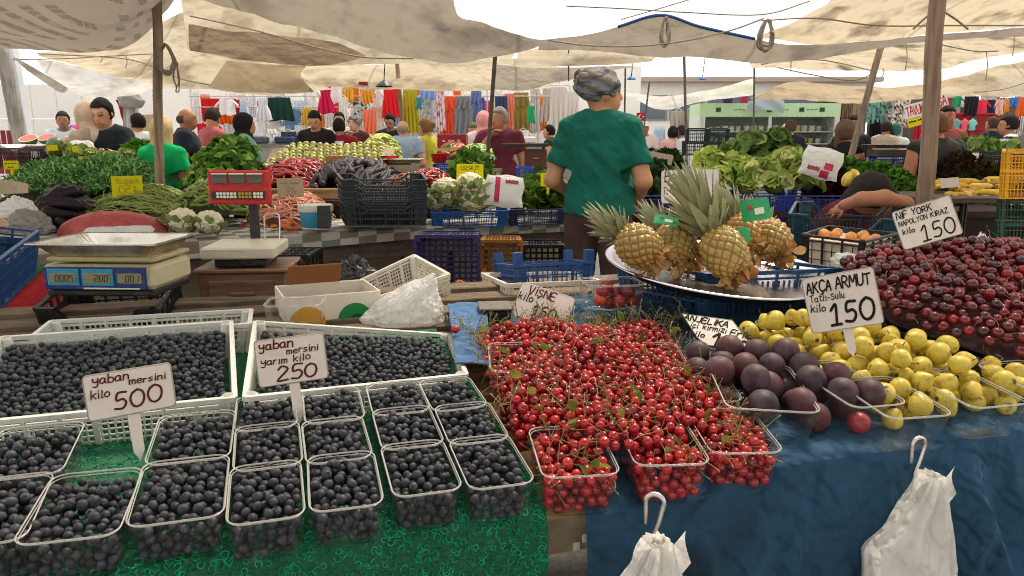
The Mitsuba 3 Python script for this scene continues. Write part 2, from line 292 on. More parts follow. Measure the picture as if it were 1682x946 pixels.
S['traysteel'] = two({'type': 'roughconductor', 'material': 'Cr', 'alpha': 0.15, 'specular_reflectance': {'type': 'rgb', 'value': [1, 0.97, 0.92]}})
S['pitted'] = two({'type': 'roughconductor', 'alpha': proc(lambda p, n, uv: 0.16 + 0.2 * fbm(p.x * 30, p.y * 30, 0, 3)), 'material': 'Al', 'specular_reflectance': proc(lambda p, n, uv: mix((.8, .77, .68), (.5, .45, .36), smoothstep(.4, .75, fbm(p.x * 18, p.y * 18, p.z * 30, 4))))})

def woodfn(a, b, sx, sy, sz):
    def fn(p, n, uv):
        g = fbm(p.x * sx + 3 * noise(p.x * 3, p.y * 3, p.z * 3), p.y * sy, p.z * sz, 4); d = fbm(p.x * 7, p.y * 7, p.z * 7, 3)
        return mix(a, b, smoothstep(.25, .75, g)) * (0.65 + 0.55 * d)
    return proc(fn)
S['pole'] = two(bump(prin(woodfn((.20, .13, .085), (.34, .25, .17), 70, 70, 3.0), 0.8), lambda p, n, uv: fbm(p.x * 90, p.y * 90, p.z * 5, 3), 0.01))
S['polegrey'] = two(bump(prin(woodfn((.22, .19, .16), (.36, .33, .29), 60, 60, 3), 0.85), lambda p, n, uv: fbm(p.x * 70, p.y * 70, p.z * 5, 3), 0.01))
S['shadeplank'] = two(prin(woodfn((.09, .06, .035), (.17, .12, .075), 6, 60, 60), 0.75))  # plank wood darkened in colour, for the dark space behind the crates
S['plank'] = two(bump(prin(woodfn((.28, .15, .06), (.50, .31, .14), 6, 60, 60), 0.6), lambda p, n, uv: fbm(p.x * 8, p.y * 80, p.z * 80, 3), 0.003))
S['boxwood'] = two(bump(prin(woodfn((.10, .045, .02), (.20, .095, .045), 8, 50, 50), 0.45), lambda p, n, uv: fbm(p.x * 8, p.y * 60, p.z * 60, 3), 0.002))
S['rawboard'] = two(prin(woodfn((.26, .20, .13), (.40, .32, .21), 5, 40, 40), 0.8))

def tarpfn(a, b, stain, k=1.0, sd=0.0):
    def fn(p, n, uv):
        m = fbm(p.x * 0.9 + sd, p.y * 0.9, p.z * 0.9, 3); s = fbm(p.x * 3.1 * k, p.y * 1.3 * k + sd, p.z * 5.0 * k, 5); w = fbm(p.x * 14, p.y * 5, p.z * 22, 3)
        c = mix(a, b, smoothstep(.3, .7, m)); c = mix(c, stain, 0.8 * smoothstep(.50, .72, s) + 0.3 * smoothstep(.5, .75, w))
        seam = dr.abs(p.x * 0.55 + sd * .37 - dr.floor(p.x * 0.55 + sd * .37) - .5)
        return c * (1 - 0.28 * (1 - smoothstep(.004, .012, seam)))
    return proc(fn)
def tarp(key, a, b, stain, trans, k=1.0, sd=0.0):
    S[key] = bump(thin(tarpfn(a, b, stain, k, sd), 0.75, trans), lambda p, n, uv: fbm(p.x * 5 + sd, p.y * 3, p.z * 8, 5) - .6 * dr.abs(fbm(p.x * 2.2 + p.y + sd, p.y * .8, p.z * 2.5, 3) - .5), 0.10, 0.004)
tarp('tarp_cream', (.86, .76, .57), (.80, .69, .50), (.50, .40, .27), 1.25, 1, 1.3)
tarp('tarp_beige', (.60, .48, .33), (.54, .43, .29), (.38, .30, .20), 0.95, 1.2, 4.1)
tarp('tarp_mottled', (.70, .60, .44), (.56, .47, .33), (.17, .13, .09), 0.95, 1.5, 7.7)
tarp('tarp_brown', (.29, .22, .15), (.24, .18, .12), (.24, .18, .12), 0.75, 1, 2.2)
tarp('tarp_grey', (.38, .33, .27), (.31, .275, .23), (.21, .18, .15), 0.8, 1, 9.4)  # darker colour and lower transmission stand in for overlapped layers and shaded parts
tarp('tarp_white', (.86, .85, .82), (.84, .82, .78), (.66, .62, .55), 1.15, 1, 5.5)
def patfn(p, n, uv):
    x, z = p.x * 7.0, (p.z * 1.9 + p.y * .2) * 7.0
    fx, fz = x - dr.floor(x), z - dr.floor(z)
    on = dr.select((fx > .25) & (fx < .7) & (fz > .25) & (fz < .7), mi.Float(1), mi.Float(0))
    gx, gz = fx * 9 - dr.floor(fx * 9), fz * 9 - dr.floor(fz * 9)
    on = on * dr.select((gx > .3) & (gz > .3), mi.Float(1), mi.Float(.25))
    base = mix((.36, .295, .245), (.30, .25, .21), fbm(p.x * 3, p.y * 3, p.z * 3, 3))
    return base * (1 - .5 * on)
S['tarp_pattern'] = bump(thin(proc(patfn), 0.8, 0.8), lambda p, n, uv: fbm(p.x * 5, p.y * 3, p.z * 8, 4), 0.05, 0.004)

def groundfn(p, n, uv):
    return mix((.10, .095, .09), (.17, .16, .145), fbm(p.x * 2, p.y * 2, 0, 4)) * (0.75 + 0.5 * noise(p.x * 90, p.y * 90, 0))
S['asphalt'] = two(bump(prin(proc(groundfn), 0.9), lambda p, n, uv: noise(p.x * 120, p.y * 120, 0), 0.003))
def bluefn(p, n, uv):
    c = mix((.018, .055, .102), (.030, .085, .15), fbm(p.x * 4, p.y * 4, p.z * 4, 4)); c = mix(c, (.016, .024, .034), .85 * smoothstep(.48, .7, fbm(p.x * 3 + 7, p.y * 3, p.z * 3.3, 4)))
    weave = noise(p.x * 700, p.z * 700, p.y * 700)
    return c * (0.85 + .3 * weave)
S['bluecloth'] = two(bump(prin(proc(bluefn), 0.9, specular=0.15, sheen=0.3), lambda p, n, uv: dr.abs(fbm(p.x * 7, p.y * 7, p.z * 3.5, 4) - .5) + .25 * fbm(p.x * 40, p.y * 40, p.z * 40, 2), 0.09, .002))
S['matbase'] = two(bump(prin((.006, .10, .045), 0.8), lambda p, n, uv: fbm(p.x * 160, p.y * 160, p.z * 160, 2), 0.01))
def checkfn(p, n, uv):
    a = p.x * .84 + p.y * .54; i, j = dr.floor(a * 9.0), dr.floor((p.z * 1.0 + (p.y * .84 - p.x * .54) * .8) * 14.0)
    r = mikit.cell_rand(i, j, 3.0); par = (i + j) - 2 * dr.floor((i + j) / 2)
    light = mix((.40, .37, .31), (.33, .30, .25), noise(p.x * 50, p.y * 50, p.z * 50))
    dark = mix((.16, .125, .09), (.12, .14, .13), dr.select(r > .6, mi.Float(1), mi.Float(0)))
    return dr.select(par > .5, dark, light)
S['checkcloth'] = two(prin(proc(checkfn), 0.7))
def floralfn(p, n, uv):
    a = p.x * .84 + p.y * .54; f1, f2, r = voronoi(a * 11, p.z * 22); s = smoothstep(.32, .2, f1 + .25 * noise(a * 90, p.z * 90, 0))
    return mix((.50, .44, .35), (.12, .11, .08), s * .9)
S['floralcloth'] = two(prin(proc(floralfn), 0.8))
S['cardboard'] = two(bump(prin(proc(lambda p, n, uv: mix((.42, .33, .22), (.36, .28, .18), fbm(p.x * 12, p.y * 12, p.z * 12, 3))), 0.85), lambda p, n, uv: noise(p.x * 200, p.z * 20, p.y * 200), 0.002))
S['signcard'] = two(prin(proc(lambda p, n, uv: mix((.71, .64, .56), (.60, .53, .45), smoothstep(.5, .85, fbm(p.x * 25, p.y * 25, p.z * 25, 4)))), 0.5))
S['signyellow'] = thin(proc(lambda p, n, uv: mix((.78, .72, .03), (.66, .60, .02), fbm(p.x * 20, p.y * 20, p.z * 20, 3))), 0.5, 0.8)
S['ropeM'] = two(prin(proc(lambda p, n, uv: mix((.34, .29, .22), (.20, .17, .13), noise(p.x * 60, p.y * 60, p.z * 160))), 0.9))
def turbanfn(p, n, uv):
    w = fbm(p.x * 7, p.y * 7, p.z * 16, 4); s = noise(p.x * 16 + 12 * w, p.y * 10, p.z * 22 + 10 * w)
    c = mix((.055, .06, .07), (.20, .165, .125), smoothstep(.42, .56, s)); return mix(c, (.13, .16, .20), .8 * smoothstep(.62, .72, noise(p.x * 12 + 5, p.y * 12, p.z * 26 + 6 * w)))
S['turban'] = two(prin(proc(turbanfn), 0.85, sheen=0.3))
def pallwallfn(p, n, uv):
    return mix((.78, .76, .72), (.70, .68, .63), fbm(p.x * .6, p.y, p.z * 1.5, 3))
S['palewall'] = two(prin(proc(pallwallfn), 0.6))
# ------------------------------------------------------------------ ground and canopy
k = one('ground', 'dusty grey asphalt under the market stalls', 'ground', Mesh().add((np.array([[-150, -60, 0], [150, -60, 0], [150, 250, 0], [-150, 250, 0.]]), np.array([[0, 1, 2, 3]])), (.13, .12, .11)), 'asphalt', kind='structure')
L('sky', kind='structure')

def rs(pts, n):              # resample a polyline evenly along its control points
    return spline(pts, n)
def sheet(name, label, rows, bsdf, nu=110, nv=34, sag=0.12, wr=0.03, seed=0, group=None):
    """A hanging cloth through several polylines (each a list of points), with sag and wrinkles."""
    R = np.array([rs([np.asarray(p, float) for p in r], nu) for r in rows])
    P = np.stack([rs(R[:, i], nv) for i in range(nu)])
    u, v = np.meshgrid(np.linspace(0, 1, nu), np.linspace(0, 1, nv), indexing='ij')
    P[..., 2] -= sag * np.sin(np.pi * v) * (0.6 + .4 * np.sin(np.pi * u))
    P[..., 2] += wr * 2.2 * f3(P, 1.1, 3, seed) + wr * 1.3 * f3(P * [1, .4, 1], 4.5, 3, seed + 5) - wr * .9 * np.abs(2 * f3(P * [.7, .25, .7] + P[..., [1, 0, 2]] * [.3, .1, 0], 3.0, 3, seed + 7))
    P[..., 1] += wr * 1.5 * f3(P * [1, .3, 1], 2.6, 3, seed + 9)
    return one(name, label, 'tarpaulin', Mesh().add(surf(P)), bsdf, True, group)
def A(*a): return [at(*q) for q in a]
W = lambda *p: np.array(p, float)

sheet('patterned_tarpaulin', 'brown patterned cloth tarpaulin hanging at the upper left corner', [[W(-4.6, 2.4, 3.0), W(-3, 2.4, 2.85), W(-1.9, 2.4, 2.9), W(-1.2, 2.4, 3.0)], A((-260, -20, 4.0), (0, -15, 4.0), (140, -30, 4.0), (310, -120, 4.0)),
      A((-220, 64, 5.4), (0, 73, 5.4), (140, 83, 5.4), (215, 72, 5.4), (275, 15, 5.4), (310, -30, 5.4))], 'tarp_pattern', sag=0.03, wr=.035, seed=1)
sheet('beige_tarpaulin', 'large cream tarpaulin sagging behind the left wooden pole', [A((70, 84, 8.6), (190, 78, 8.6), (300, 20, 8.6), (420, 30, 8.6), (500, 100, 8.6)), A((66, 86, 8.0), (160, 104, 7.8), (300, 112, 7.6), (420, 120, 7.6), (494, 124, 7.8)),
      A((62, 88, 7.6), (150, 112, 7.4), (258, 138, 7.3), (340, 149, 7.3), (430, 156, 7.3), (520, 151, 7.6), (548, 150, 7.8))], 'tarp_cream', sag=.02, wr=.03, seed=2)
sheet('brown_tarpaulin', 'darker brown tarpaulin panel under the cream one, above the lettuce heap', [A((372, 98, 7.2), (420, 103, 7.2), (470, 106, 7.2), (503, 106, 7.2)), A((356, 122, 7.15), (410, 128, 7.15), (460, 130, 7.15), (494, 126, 7.2)), A((342, 141, 7.1), (400, 151, 7.1), (470, 154, 7.1), (516, 150, 7.2))], 'tarp_beige', nu=30, sag=.0, wr=.02, seed=3)
sheet('beige_tarpaulin', 'cream tarpaulin band between the two grey brown ones at the upper left', [A((296, -10, 6.9), (420, -20, 6.9), (560, 0, 6.9), (700, 40, 6.9), (850, 70, 6.9)), A((304, 40, 6.6), (420, 55, 6.6), (560, 70, 6.6), (700, 85, 6.6), (840, 92, 6.6)), A((308, 82, 6.5), (400, 99, 6.5), (520, 108, 6.5), (640, 106, 6.5), (740, 109, 6.5), (835, 99, 6.5))], 'tarp_cream', sag=.02, wr=.03, seed=4)
sheet('brown_tarpaulin', 'brown tarpaulin strip drooping left of the centre, over the cream band', [A((309, 38, 6.2), (400, 52, 6.2), (470, 60, 6.2), (540, 68, 6.2), (602, 90, 6.2)), A((310, 62, 6.1), (400, 76, 6.1), (470, 84, 6.1), (540, 90, 6.1), (600, 92, 6.15)), A((311, 81, 6.0), (400, 99, 6.0), (480, 108, 6.0), (540, 107, 6.0), (598, 94, 6.1))], 'tarp_brown', nu=50, sag=.0, wr=.025, seed=5)
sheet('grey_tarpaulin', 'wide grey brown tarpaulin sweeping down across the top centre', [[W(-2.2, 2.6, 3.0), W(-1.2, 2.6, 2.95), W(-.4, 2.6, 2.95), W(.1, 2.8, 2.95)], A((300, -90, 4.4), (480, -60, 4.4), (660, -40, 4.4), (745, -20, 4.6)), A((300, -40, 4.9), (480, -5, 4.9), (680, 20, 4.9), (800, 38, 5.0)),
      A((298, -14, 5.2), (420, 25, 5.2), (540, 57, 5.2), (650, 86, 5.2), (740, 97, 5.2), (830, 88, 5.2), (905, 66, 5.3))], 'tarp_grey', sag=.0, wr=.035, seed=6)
sheet('beige_tarpaulin', 'long beige tarpaulin in front of the clothes stall, left of centre', [A((490, 104, 10.5), (600, 104, 10.5), (740, 104, 10.5), (850, 96, 10.5), (930, 92, 10.5)), A((498, 122, 10.0), (600, 118, 10.0), (740, 124, 10.0), (850, 126, 10.0), (900, 128, 10.0)), A((496, 141, 9.6), (580, 143, 9.6), (700, 146, 9.6), (800, 148, 9.6), (900, 143, 9.6))], 'tarp_cream', sag=.0, wr=.03, seed=7)
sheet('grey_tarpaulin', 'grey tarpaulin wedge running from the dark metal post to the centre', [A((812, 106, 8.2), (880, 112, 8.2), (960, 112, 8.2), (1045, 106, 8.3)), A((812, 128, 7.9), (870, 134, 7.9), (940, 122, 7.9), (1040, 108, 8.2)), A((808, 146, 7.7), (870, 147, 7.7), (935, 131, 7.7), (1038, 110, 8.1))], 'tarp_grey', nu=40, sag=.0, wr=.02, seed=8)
sheet('cream_tarpaulin', 'small cream tarpaulin seen between two grey ones at the top centre', [A((850, 84, 7.6), (920, 70, 7.6), (985, 58, 7.6), (1095, 86, 7.6)), A((850, 92, 7.4), (920, 88, 7.4), (985, 82, 7.4), (1080, 92, 7.4)), A((846, 104, 7.3), (920, 106, 7.3), (985, 105, 7.3), (1070, 100, 7.3))], 'tarp_cream', nu=40, sag=.0, wr=.02, seed=9)
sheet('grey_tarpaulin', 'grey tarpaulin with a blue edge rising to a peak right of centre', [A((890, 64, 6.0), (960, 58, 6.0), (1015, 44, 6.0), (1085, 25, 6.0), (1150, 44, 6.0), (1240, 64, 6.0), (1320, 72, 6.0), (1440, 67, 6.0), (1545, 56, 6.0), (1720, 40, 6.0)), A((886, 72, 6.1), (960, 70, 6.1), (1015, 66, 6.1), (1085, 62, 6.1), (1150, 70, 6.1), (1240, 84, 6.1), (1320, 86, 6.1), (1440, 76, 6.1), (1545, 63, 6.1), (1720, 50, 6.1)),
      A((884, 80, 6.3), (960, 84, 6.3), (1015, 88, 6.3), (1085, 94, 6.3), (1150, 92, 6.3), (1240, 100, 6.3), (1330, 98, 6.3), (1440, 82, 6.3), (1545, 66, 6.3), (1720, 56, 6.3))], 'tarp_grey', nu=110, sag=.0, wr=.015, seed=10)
kk = one('tarpaulin_hem', 'blue hem tape along the peaked grey tarpaulin', 'hem', Mesh().add(tube(rs(A((1015, 44, 5.98), (1085, 25, 5.98), (1150, 44, 5.98), (1240, 64, 5.98)), 40), .012, 5), (.03, .07, .2)), 'matte', True)
sheet('mottled_tarpaulin', 'stained cream tarpaulin at the top right behind the thick pole', [[W(1.2, 2.6, 2.8), W(2.2, 2.6, 2.95), W(3.4, 2.6, 3.0), W(5, 2.8, 3.05)], A((1385, -40, 4.4), (1500, -60, 4.4), (1650, -70, 4.4), (1800, -80, 4.4)), A((1330, 18, 5.4), (1430, 20, 5.4), (1545, 6, 5.4), (1740, -10, 5.4)), A((1242, 62, 6.0), (1330, 71, 6.0), (1440, 66, 6.0), (1545, 55, 6.0), (1740, 36, 6.0))], 'tarp_mottled', sag=.0, wr=.03, seed=11)
sheet('mottled_tarpaulin', 'stained beige tarpaulin below the top right one, above the salad stall', [A((1225, 96, 8.0), (1340, 92, 8.0), (1450, 76, 8.0), (1560, 58, 8.0), (1740, 44, 8.0)), A((1232, 104, 7.4), (1330, 102, 7.4), (1440, 96, 7.4), (1560, 86, 7.4), (1740, 64, 7.4)), A((1236, 110, 7.0), (1330, 111, 7.0), (1440, 117, 7.0), (1530, 115, 7.0), (1610, 99, 7.0), (1740, 72, 7.0))], 'tarp_mottled', sag=.0, wr=.03, seed=12)
sheet('cream_tarpaulin', 'low yellowish tarpaulin at the far right edge above the clothing racks', [A((1560, 132, 11.5), (1620, 112, 11.5), (1690, 96, 11.5), (1780, 78, 11.5)), A((1548, 146, 11.2), (1620, 134, 11.2), (1690, 126, 11.2), (1780, 116, 11.2)), A((1535, 159, 11.0), (1600, 158, 11.0), (1690, 157, 11.0), (1780, 156, 11.0))], 'tarp_cream', nu=40, sag=.0, wr=.03, seed=13)
sheet('beige_tarpaulin', 'flat beige tarpaulin above the display fridge', [A((1240, 156, 12.0), (1300, 134, 12.0), (1400, 140, 12.0), (1500, 140, 12.0), (1590, 124, 12.0)), A((1236, 158, 11.6), (1300, 150, 11.6), (1400, 155, 11.6), (1500, 152, 11.6), (1580, 142, 11.6)), A((1232, 160, 11.4), (1310, 163, 11.4), (1400, 168, 11.4), (1500, 162, 11.4), (1570, 158, 11.4))], 'tarp_beige', nu=50, sag=.0, wr=.03, seed=14)
sheet('white_tarpaulin', 'pale white tarpaulin hanging low behind the woman in the turban', [A((1020, 152, 13.0), (1090, 158, 13.0), (1170, 146, 13.0), (1240, 128, 13.0)), A((1024, 156, 12.8), (1090, 168, 12.8), (1160, 156, 12.8), (1240, 144, 12.8)), A((1030, 160, 12.6), (1090, 179, 12.6), (1160, 163, 12.6), (1240, 155, 12.6))], 'tarp_white', nu=40, sag=.0, wr=.03, seed=15)
sheet('white_tarpaulin', 'white tarpaulin sagging above the boy in the black shirt', [A((60, 96, 11.0), (150, 112, 11.0), (262, 138, 11.0)), A((80, 126, 10.8), (150, 142, 10.8), (250, 146, 10.8)), A((112, 152, 10.6), (165, 164, 10.6), (238, 152, 10.6))], 'tarp_white', nu=40, sag=.0, wr=.03, seed=16)
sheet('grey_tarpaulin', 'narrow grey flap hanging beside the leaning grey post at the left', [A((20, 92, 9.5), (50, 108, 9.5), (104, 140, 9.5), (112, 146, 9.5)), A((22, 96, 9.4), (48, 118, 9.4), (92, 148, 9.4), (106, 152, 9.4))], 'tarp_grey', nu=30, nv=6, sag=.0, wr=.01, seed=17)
# unseen tarpaulin before the front stall, cut back to let more sky light in
sheet('grey_tarpaulin', 'unseen thick grey tarpaulin before the front stall, cut back to let light in', [[W(-5, .9, 3.05), W(-2, 1.0, 2.95), W(1, 1.0, 2.95), W(5, .9, 3.05)], [W(-5, -.6, 3.25), W(-2, -.6, 3.1), W(1, -.6, 3.1), W(5, -.6, 3.25)], [W(-5, -2.4, 3.05), W(-2, -2.4, 2.95), W(1, -2.4, 2.95), W(5, -2.4, 3.05)]], 'tarp_grey', nu=40, sag=.15, wr=.04, seed=18)
# ------------------------------------------------------------------ front stall: table, mat, cloth
YAW = math.radians(17.0)
EX, EY = np.array([math.cos(YAW), math.sin(YAW), 0]), np.array([-math.sin(YAW), math.cos(YAW), 0])
RT = np.stack([EX, EY, [0, 0, 1.0]], 1)
def TF(t, s, z): return EX * t + EY * s + np.array([0, 0, z])
def tz(s, z0=0.745): return z0 + 0.1 * (s - 1.12)
def ts(p): return p @ EX, p @ EY
def on_table(px, py, h=0.0, z0=0.745):   # (t, s) of the table point seen at a pixel, h above the table top
    z = z0 + h
    for _ in range(6): t, s = ts(atz(px, py, z)); z = tz(s, z0) + h
    return t, s
tab = thing('market_table', 'long wooden market table of bare boards carrying the berries and cherries', 'table')
for i in range(12):
    s0 = 1.115 + i * 0.118
    m = Mesh(); v, f = cbox((0.35, 0, 0), (4.6, 0.098, 0.024), .003); v[:, 1] += 0.01 * (rng.random() - .5)
    v = v @ RT.T + TF(0, s0 + .05, tz(s0 + .05) - .022); m.add((v, f), (.4, .25, .12)); part(tab, 'plank', m, 'plank' if i < 6 else 'shadeplank')
for s0 in (1.15, 2.4):
    v, f = cbox((0.35, 0, 0), (4.5, 0.03, 0.07), .003); part(tab, 'rail', Mesh().add((v @ RT.T + TF(0, s0, tz(s0) - .072), f)), 'rawboard')
    for t0 in (-1.6, .25, 2.3): v, f = cbox((0, 0, 0), (.05, .05, .62), .004); part(tab, 'leg', Mesh().add((v @ RT.T + TF(t0, s0 + .06, .315), f)), 'rawboard')
m = Mesh()
for q in range(4): m.add(cbox(((q - 1.5) * .017, 0, .013 * (q % 2)), (.014, .004, .016), .002), (.75, .72, .66))
one('paper_scrap', 'crumpled white paper tag stuck on the rail under the bare planks', 'paper', m, 'matte', M=M4(RT, TF(.488, 1.128, .655)))
# a dark crate below the table
# green curly mat
mat_t0, mat_t1 = -1.9, 0.392
def mat_pt(t, w):      # w: metres along the mat from its back edge (s = 2.0), over the front fold and down
    L1 = 2.0 - 1.115; r = 0.03
    w = np.asarray(w, float); a = np.clip((w - L1) / r, 0, np.pi / 2); dn = np.maximum(w - L1 - r * np.pi / 2, 0)
    s = np.where(w < L1, 2.0 - w, 1.115 - r * np.sin(a)); z = np.where(w < L1, tz(2.0 - w) + .004, tz(1.115) + .004 - r * (1 - np.cos(a)) - dn)
    s = s - 0.02 * dn
    s = s - .012 * np.sin(t * 9.0) * np.clip(dn * 4, 0, 1)
    nrm = np.where(w < L1, 0, a)      # angle of the normal from up towards the camera
    return s, z, nrm
nu, nv = 60, 90; tt, ww = np.meshgrid(np.linspace(mat_t0, mat_t1, nu), np.linspace(0, 1.45, nv), indexing='ij')
s_, z_, a_ = mat_pt(tt, ww); P = tt[..., None] * EX + s_[..., None] * EY; P[..., 2] = z_
mat = thing('curly_mat', 'green curly plastic mat under the blueberry punnets, hanging over the table front', 'mat', kind='thing')
emit(mat, Mesh().add(thick(P, .006), (.003, .05, .022)), 'matbase')
g = np.random.default_rng(3); N = 9000
tR, wR = mat_t1 - 1.02 * g.random(N), np.concatenate([g.uniform(.32, .86, N // 3), g.uniform(.80, 1.13, N - N // 3)])
tR[: 500] = mat_t1 + g.normal(0, .002, 500)
s_, z_, a_ = mat_pt(tR, wR); h_ = g.uniform(.002, .009, N)
ctr = tR[:, None] * EX + (s_ - np.sin(a_) * h_)[:, None] * EY; ctr[:, 2] = z_ + np.cos(a_) * h_
ph = np.linspace(0, 1.6 * np.pi, 7); loop = tube(np.stack([np.cos(ph), np.sin(ph) * .85, .12 * ph - .3], 1), .17, 3, False)
Rb = []
for i in range(N):
    nn = -EY * math.sin(a_[i]) + np.array([0, 0, 1]) * math.cos(a_[i]); nn = unit(nn + g.normal(0, .42, 3)); Rb.append(frame(nn, g.normal(size=3)))
v, f = many(loop, np.array(Rb), ctr, g.uniform(.0036, .0068, N)); cc = np.repeat(np.array([.012, .27, .13]) * g.uniform(.5, 1.6, (N, 1)), len(loop[0]), 0)
emit(K('curl', mat), (v, f, cc), 'matte', True); L('curly_mat__curl', kind='stuff')

# blue cloth over the right part of the table
def step(t): return 0.745 + 0.042 * (1 / (1 + np.exp(-(t - 0.815) / 0.012)))
HOOKS = [on_table(1076, 812, .0)[0], on_table(1505, 722, .0, .785)[0]]
nu, nv = 230, 110; tt, ww = np.meshgrid(np.linspace(0.455, 2.7, nu), np.linspace(0, 1.95, nv), indexing='ij')
L1 = 2.1 - 1.10; r = 0.018; a = np.clip((ww - L1) / r, 0, np.pi / 2); dn = np.maximum(ww - L1 - r * np.pi / 2, 0)
ss = np.where(ww < L1, 2.1 - ww, 1.10 - r * np.sin(a)); zz = np.where(ww < L1, 0, -r * (1 - np.cos(a)) - dn)
top = step(tt) + 0.1 * (np.maximum(ss, 1.10) - 1.12)
z = top + zz + .004; q = np.stack([tt * 1.0, dn * .35, tt * 0], -1)
amp = np.clip(dn * 3.2, 0, 1); ss = ss - 0.05 * dn - amp * (.075 * f3(q, 4.2, 2, 3) + .035 * f3(q * [1, .6, 1], 11.0, 3, 8) + .012 * np.sin(tt * 38 + 3 * np.sin(tt * 9) + dn * 4) + .10 * np.abs(f3(q * [1, .35, 1] + [0, 0, 3], 5.5, 2, 21)) + .05 * np.abs(f3(np.stack([tt + dn * .8, dn * .2, tt * 0], -1), 8, 2, 22))) - .012
for hk in HOOKS:        # the cloth is pulled to the hooks
    d = tt - hk; ss = ss + .012 * np.exp(-(d / .03) ** 2) * np.clip(dn * 8, 0, 1); z = z - .012 * np.exp(-(d / .05) ** 2) * (ww > L1 - .02)
dd = tt - (.80 - .34 * dn); ss = ss - .045 * np.exp(-(dd / .035) ** 2) * np.clip(dn * 5, 0, 1) * np.clip(1.3 - dn * 1.6, 0, 1)      # the fold under the step
for f0, sl_, wd_, am_, st_ in ((.52, .25, .02, .022, .0), (.60, -.3, .028, .03, .05), (.665, .12, .018, .02, .0), (.90, -.45, .03, .034, .02), (.985, .3, .022, .024, .08), (1.06, -.1, .02, .022, .0), (1.20, .5, .035, .034, .03), (1.27, -.15, .02, .022, .0), (1.36, .2, .03, .03, .06), (1.47, -.2, .026, .028, .0), (1.6, .15, .03, .03, 0)):
    dd = tt - (f0 + sl_ * dn); ss = ss - 1.7 * am_ * np.exp(-np.abs(dd / wd_) ** 1.5) * np.clip((dn - st_) * 6, 0, 1)
dd = tt - (.735 - .1 * dn); z = z + .018 * np.exp(-(dd / .05) ** 2) * np.exp(-(dn / .08) ** 2) * (ww > L1 - .1)
on = ww < L1; z = z + np.where(on, .006 * f3(np.stack([tt, ss, tt * 0], -1), 9.0, 3, 2) + .004, 0)
P = tt[..., None] * EX + ss[..., None] * EY; P[..., 2] = z
one('blue_cloth', 'blue tablecloth draped over the right half of the front table, hanging down in folds', 'tablecloth', Mesh().add(surf(P)), 'bluecloth', True)
v, f = cbox((0, 0, 0), (1.5, .9, .035), .005)
one('table_board', 'raised board hidden under the blue tablecloth below the plums and pears', 'board', Mesh().add((v @ Rx(math.atan(.1)).T @ RT.T + TF(1.62, 1.57, tz(1.57, .785) - .022), f)), 'rawboard')

# ------------------------------------------------------------------ clear punnets
def punnet_mesh(w, d, h, taper=.86, rc=.022):
    rim = np.array(rrect(w, d, rc, 5).exterior.coords)[:-1]; n = 72
    ls = LineString(np.vstack([rim, rim[:1]])); rim = np.array([ls.interpolate(k / n, normalized=True).coords[0] for k in range(n)])
    rings = []
    for k, (q, zz) in enumerate([(1.0, h), (.985, h * .92), (taper + .05, h * .3), (taper, .01), (taper - .03, .001)]):
        rib = 1 + (.012 * (np.arange(n) % 2) if 1 <= k <= 2 else 0); rings.append(np.c_[rim * q * np.asarray(rib).reshape(-1, 1), np.full(n, zz)])
    P = np.array(rings).transpose(1, 0, 2); v, f = surf(P, True); v = np.vstack([v, [[0, 0, .001]]]); c = len(v) - 1
    f = np.vstack([f, [[i * 5 + 4, ((i + 1) % n) * 5 + 4, c] for i in range(n)]])
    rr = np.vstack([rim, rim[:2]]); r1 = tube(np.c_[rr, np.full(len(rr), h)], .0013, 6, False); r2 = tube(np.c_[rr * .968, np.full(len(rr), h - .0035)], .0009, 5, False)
    return (v, f), r1, r2
PUN = {}
def punnet(M, w, d, h, label, group=None, name='punnet'):
    kk = (w, d, h)
    if kk not in PUN:
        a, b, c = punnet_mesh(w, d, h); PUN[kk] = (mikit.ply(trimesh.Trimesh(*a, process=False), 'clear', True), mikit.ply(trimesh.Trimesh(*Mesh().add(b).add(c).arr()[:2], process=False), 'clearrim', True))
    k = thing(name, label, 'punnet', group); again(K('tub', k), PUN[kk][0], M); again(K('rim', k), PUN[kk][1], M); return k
PUNPOS = lambda t, s, z0, rot=0.0: M4(RT @ Rx(math.atan(.1)) @ Rz(rot), TF(t, s, tz(s, z0) + .008))

# ------------------------------------------------------------------ blueberries
def berry_mesh(nu, nv, seed, crown=True):
    v, f = uvs(nu, nv); g = np.random.default_rng(seed); z = v[:, 2].copy(); v = v * [1, 1, .88]
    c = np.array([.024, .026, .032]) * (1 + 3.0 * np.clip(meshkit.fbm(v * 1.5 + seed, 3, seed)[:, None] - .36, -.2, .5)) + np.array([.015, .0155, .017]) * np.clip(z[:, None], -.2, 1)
    if crown:
        top = z > .97; v[top, 2] -= .16; c[top] *= .35; m = Mesh().add((v, f), c)
        n_ = 11 if nu > 10 else 6; ph = np.arange(n_) * 2 * np.pi / (n_ - 1); rr = np.where(np.arange(n_) % 2 == 0, .36, .27); m.add(tube(np.c_[rr * np.cos(ph), rr * np.sin(ph), np.full(n_, .86)], .075, 3, False), np.array([.05, .05, .058])); return m.arr()
    return v, f, c
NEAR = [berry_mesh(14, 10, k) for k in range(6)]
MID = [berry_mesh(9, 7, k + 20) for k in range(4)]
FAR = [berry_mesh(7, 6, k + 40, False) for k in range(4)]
NEARPLY = [mikit.ply(trimesh.Trimesh(a[0], a[1], process=False), 'bloom', True, color=a[2]) for a in NEAR]
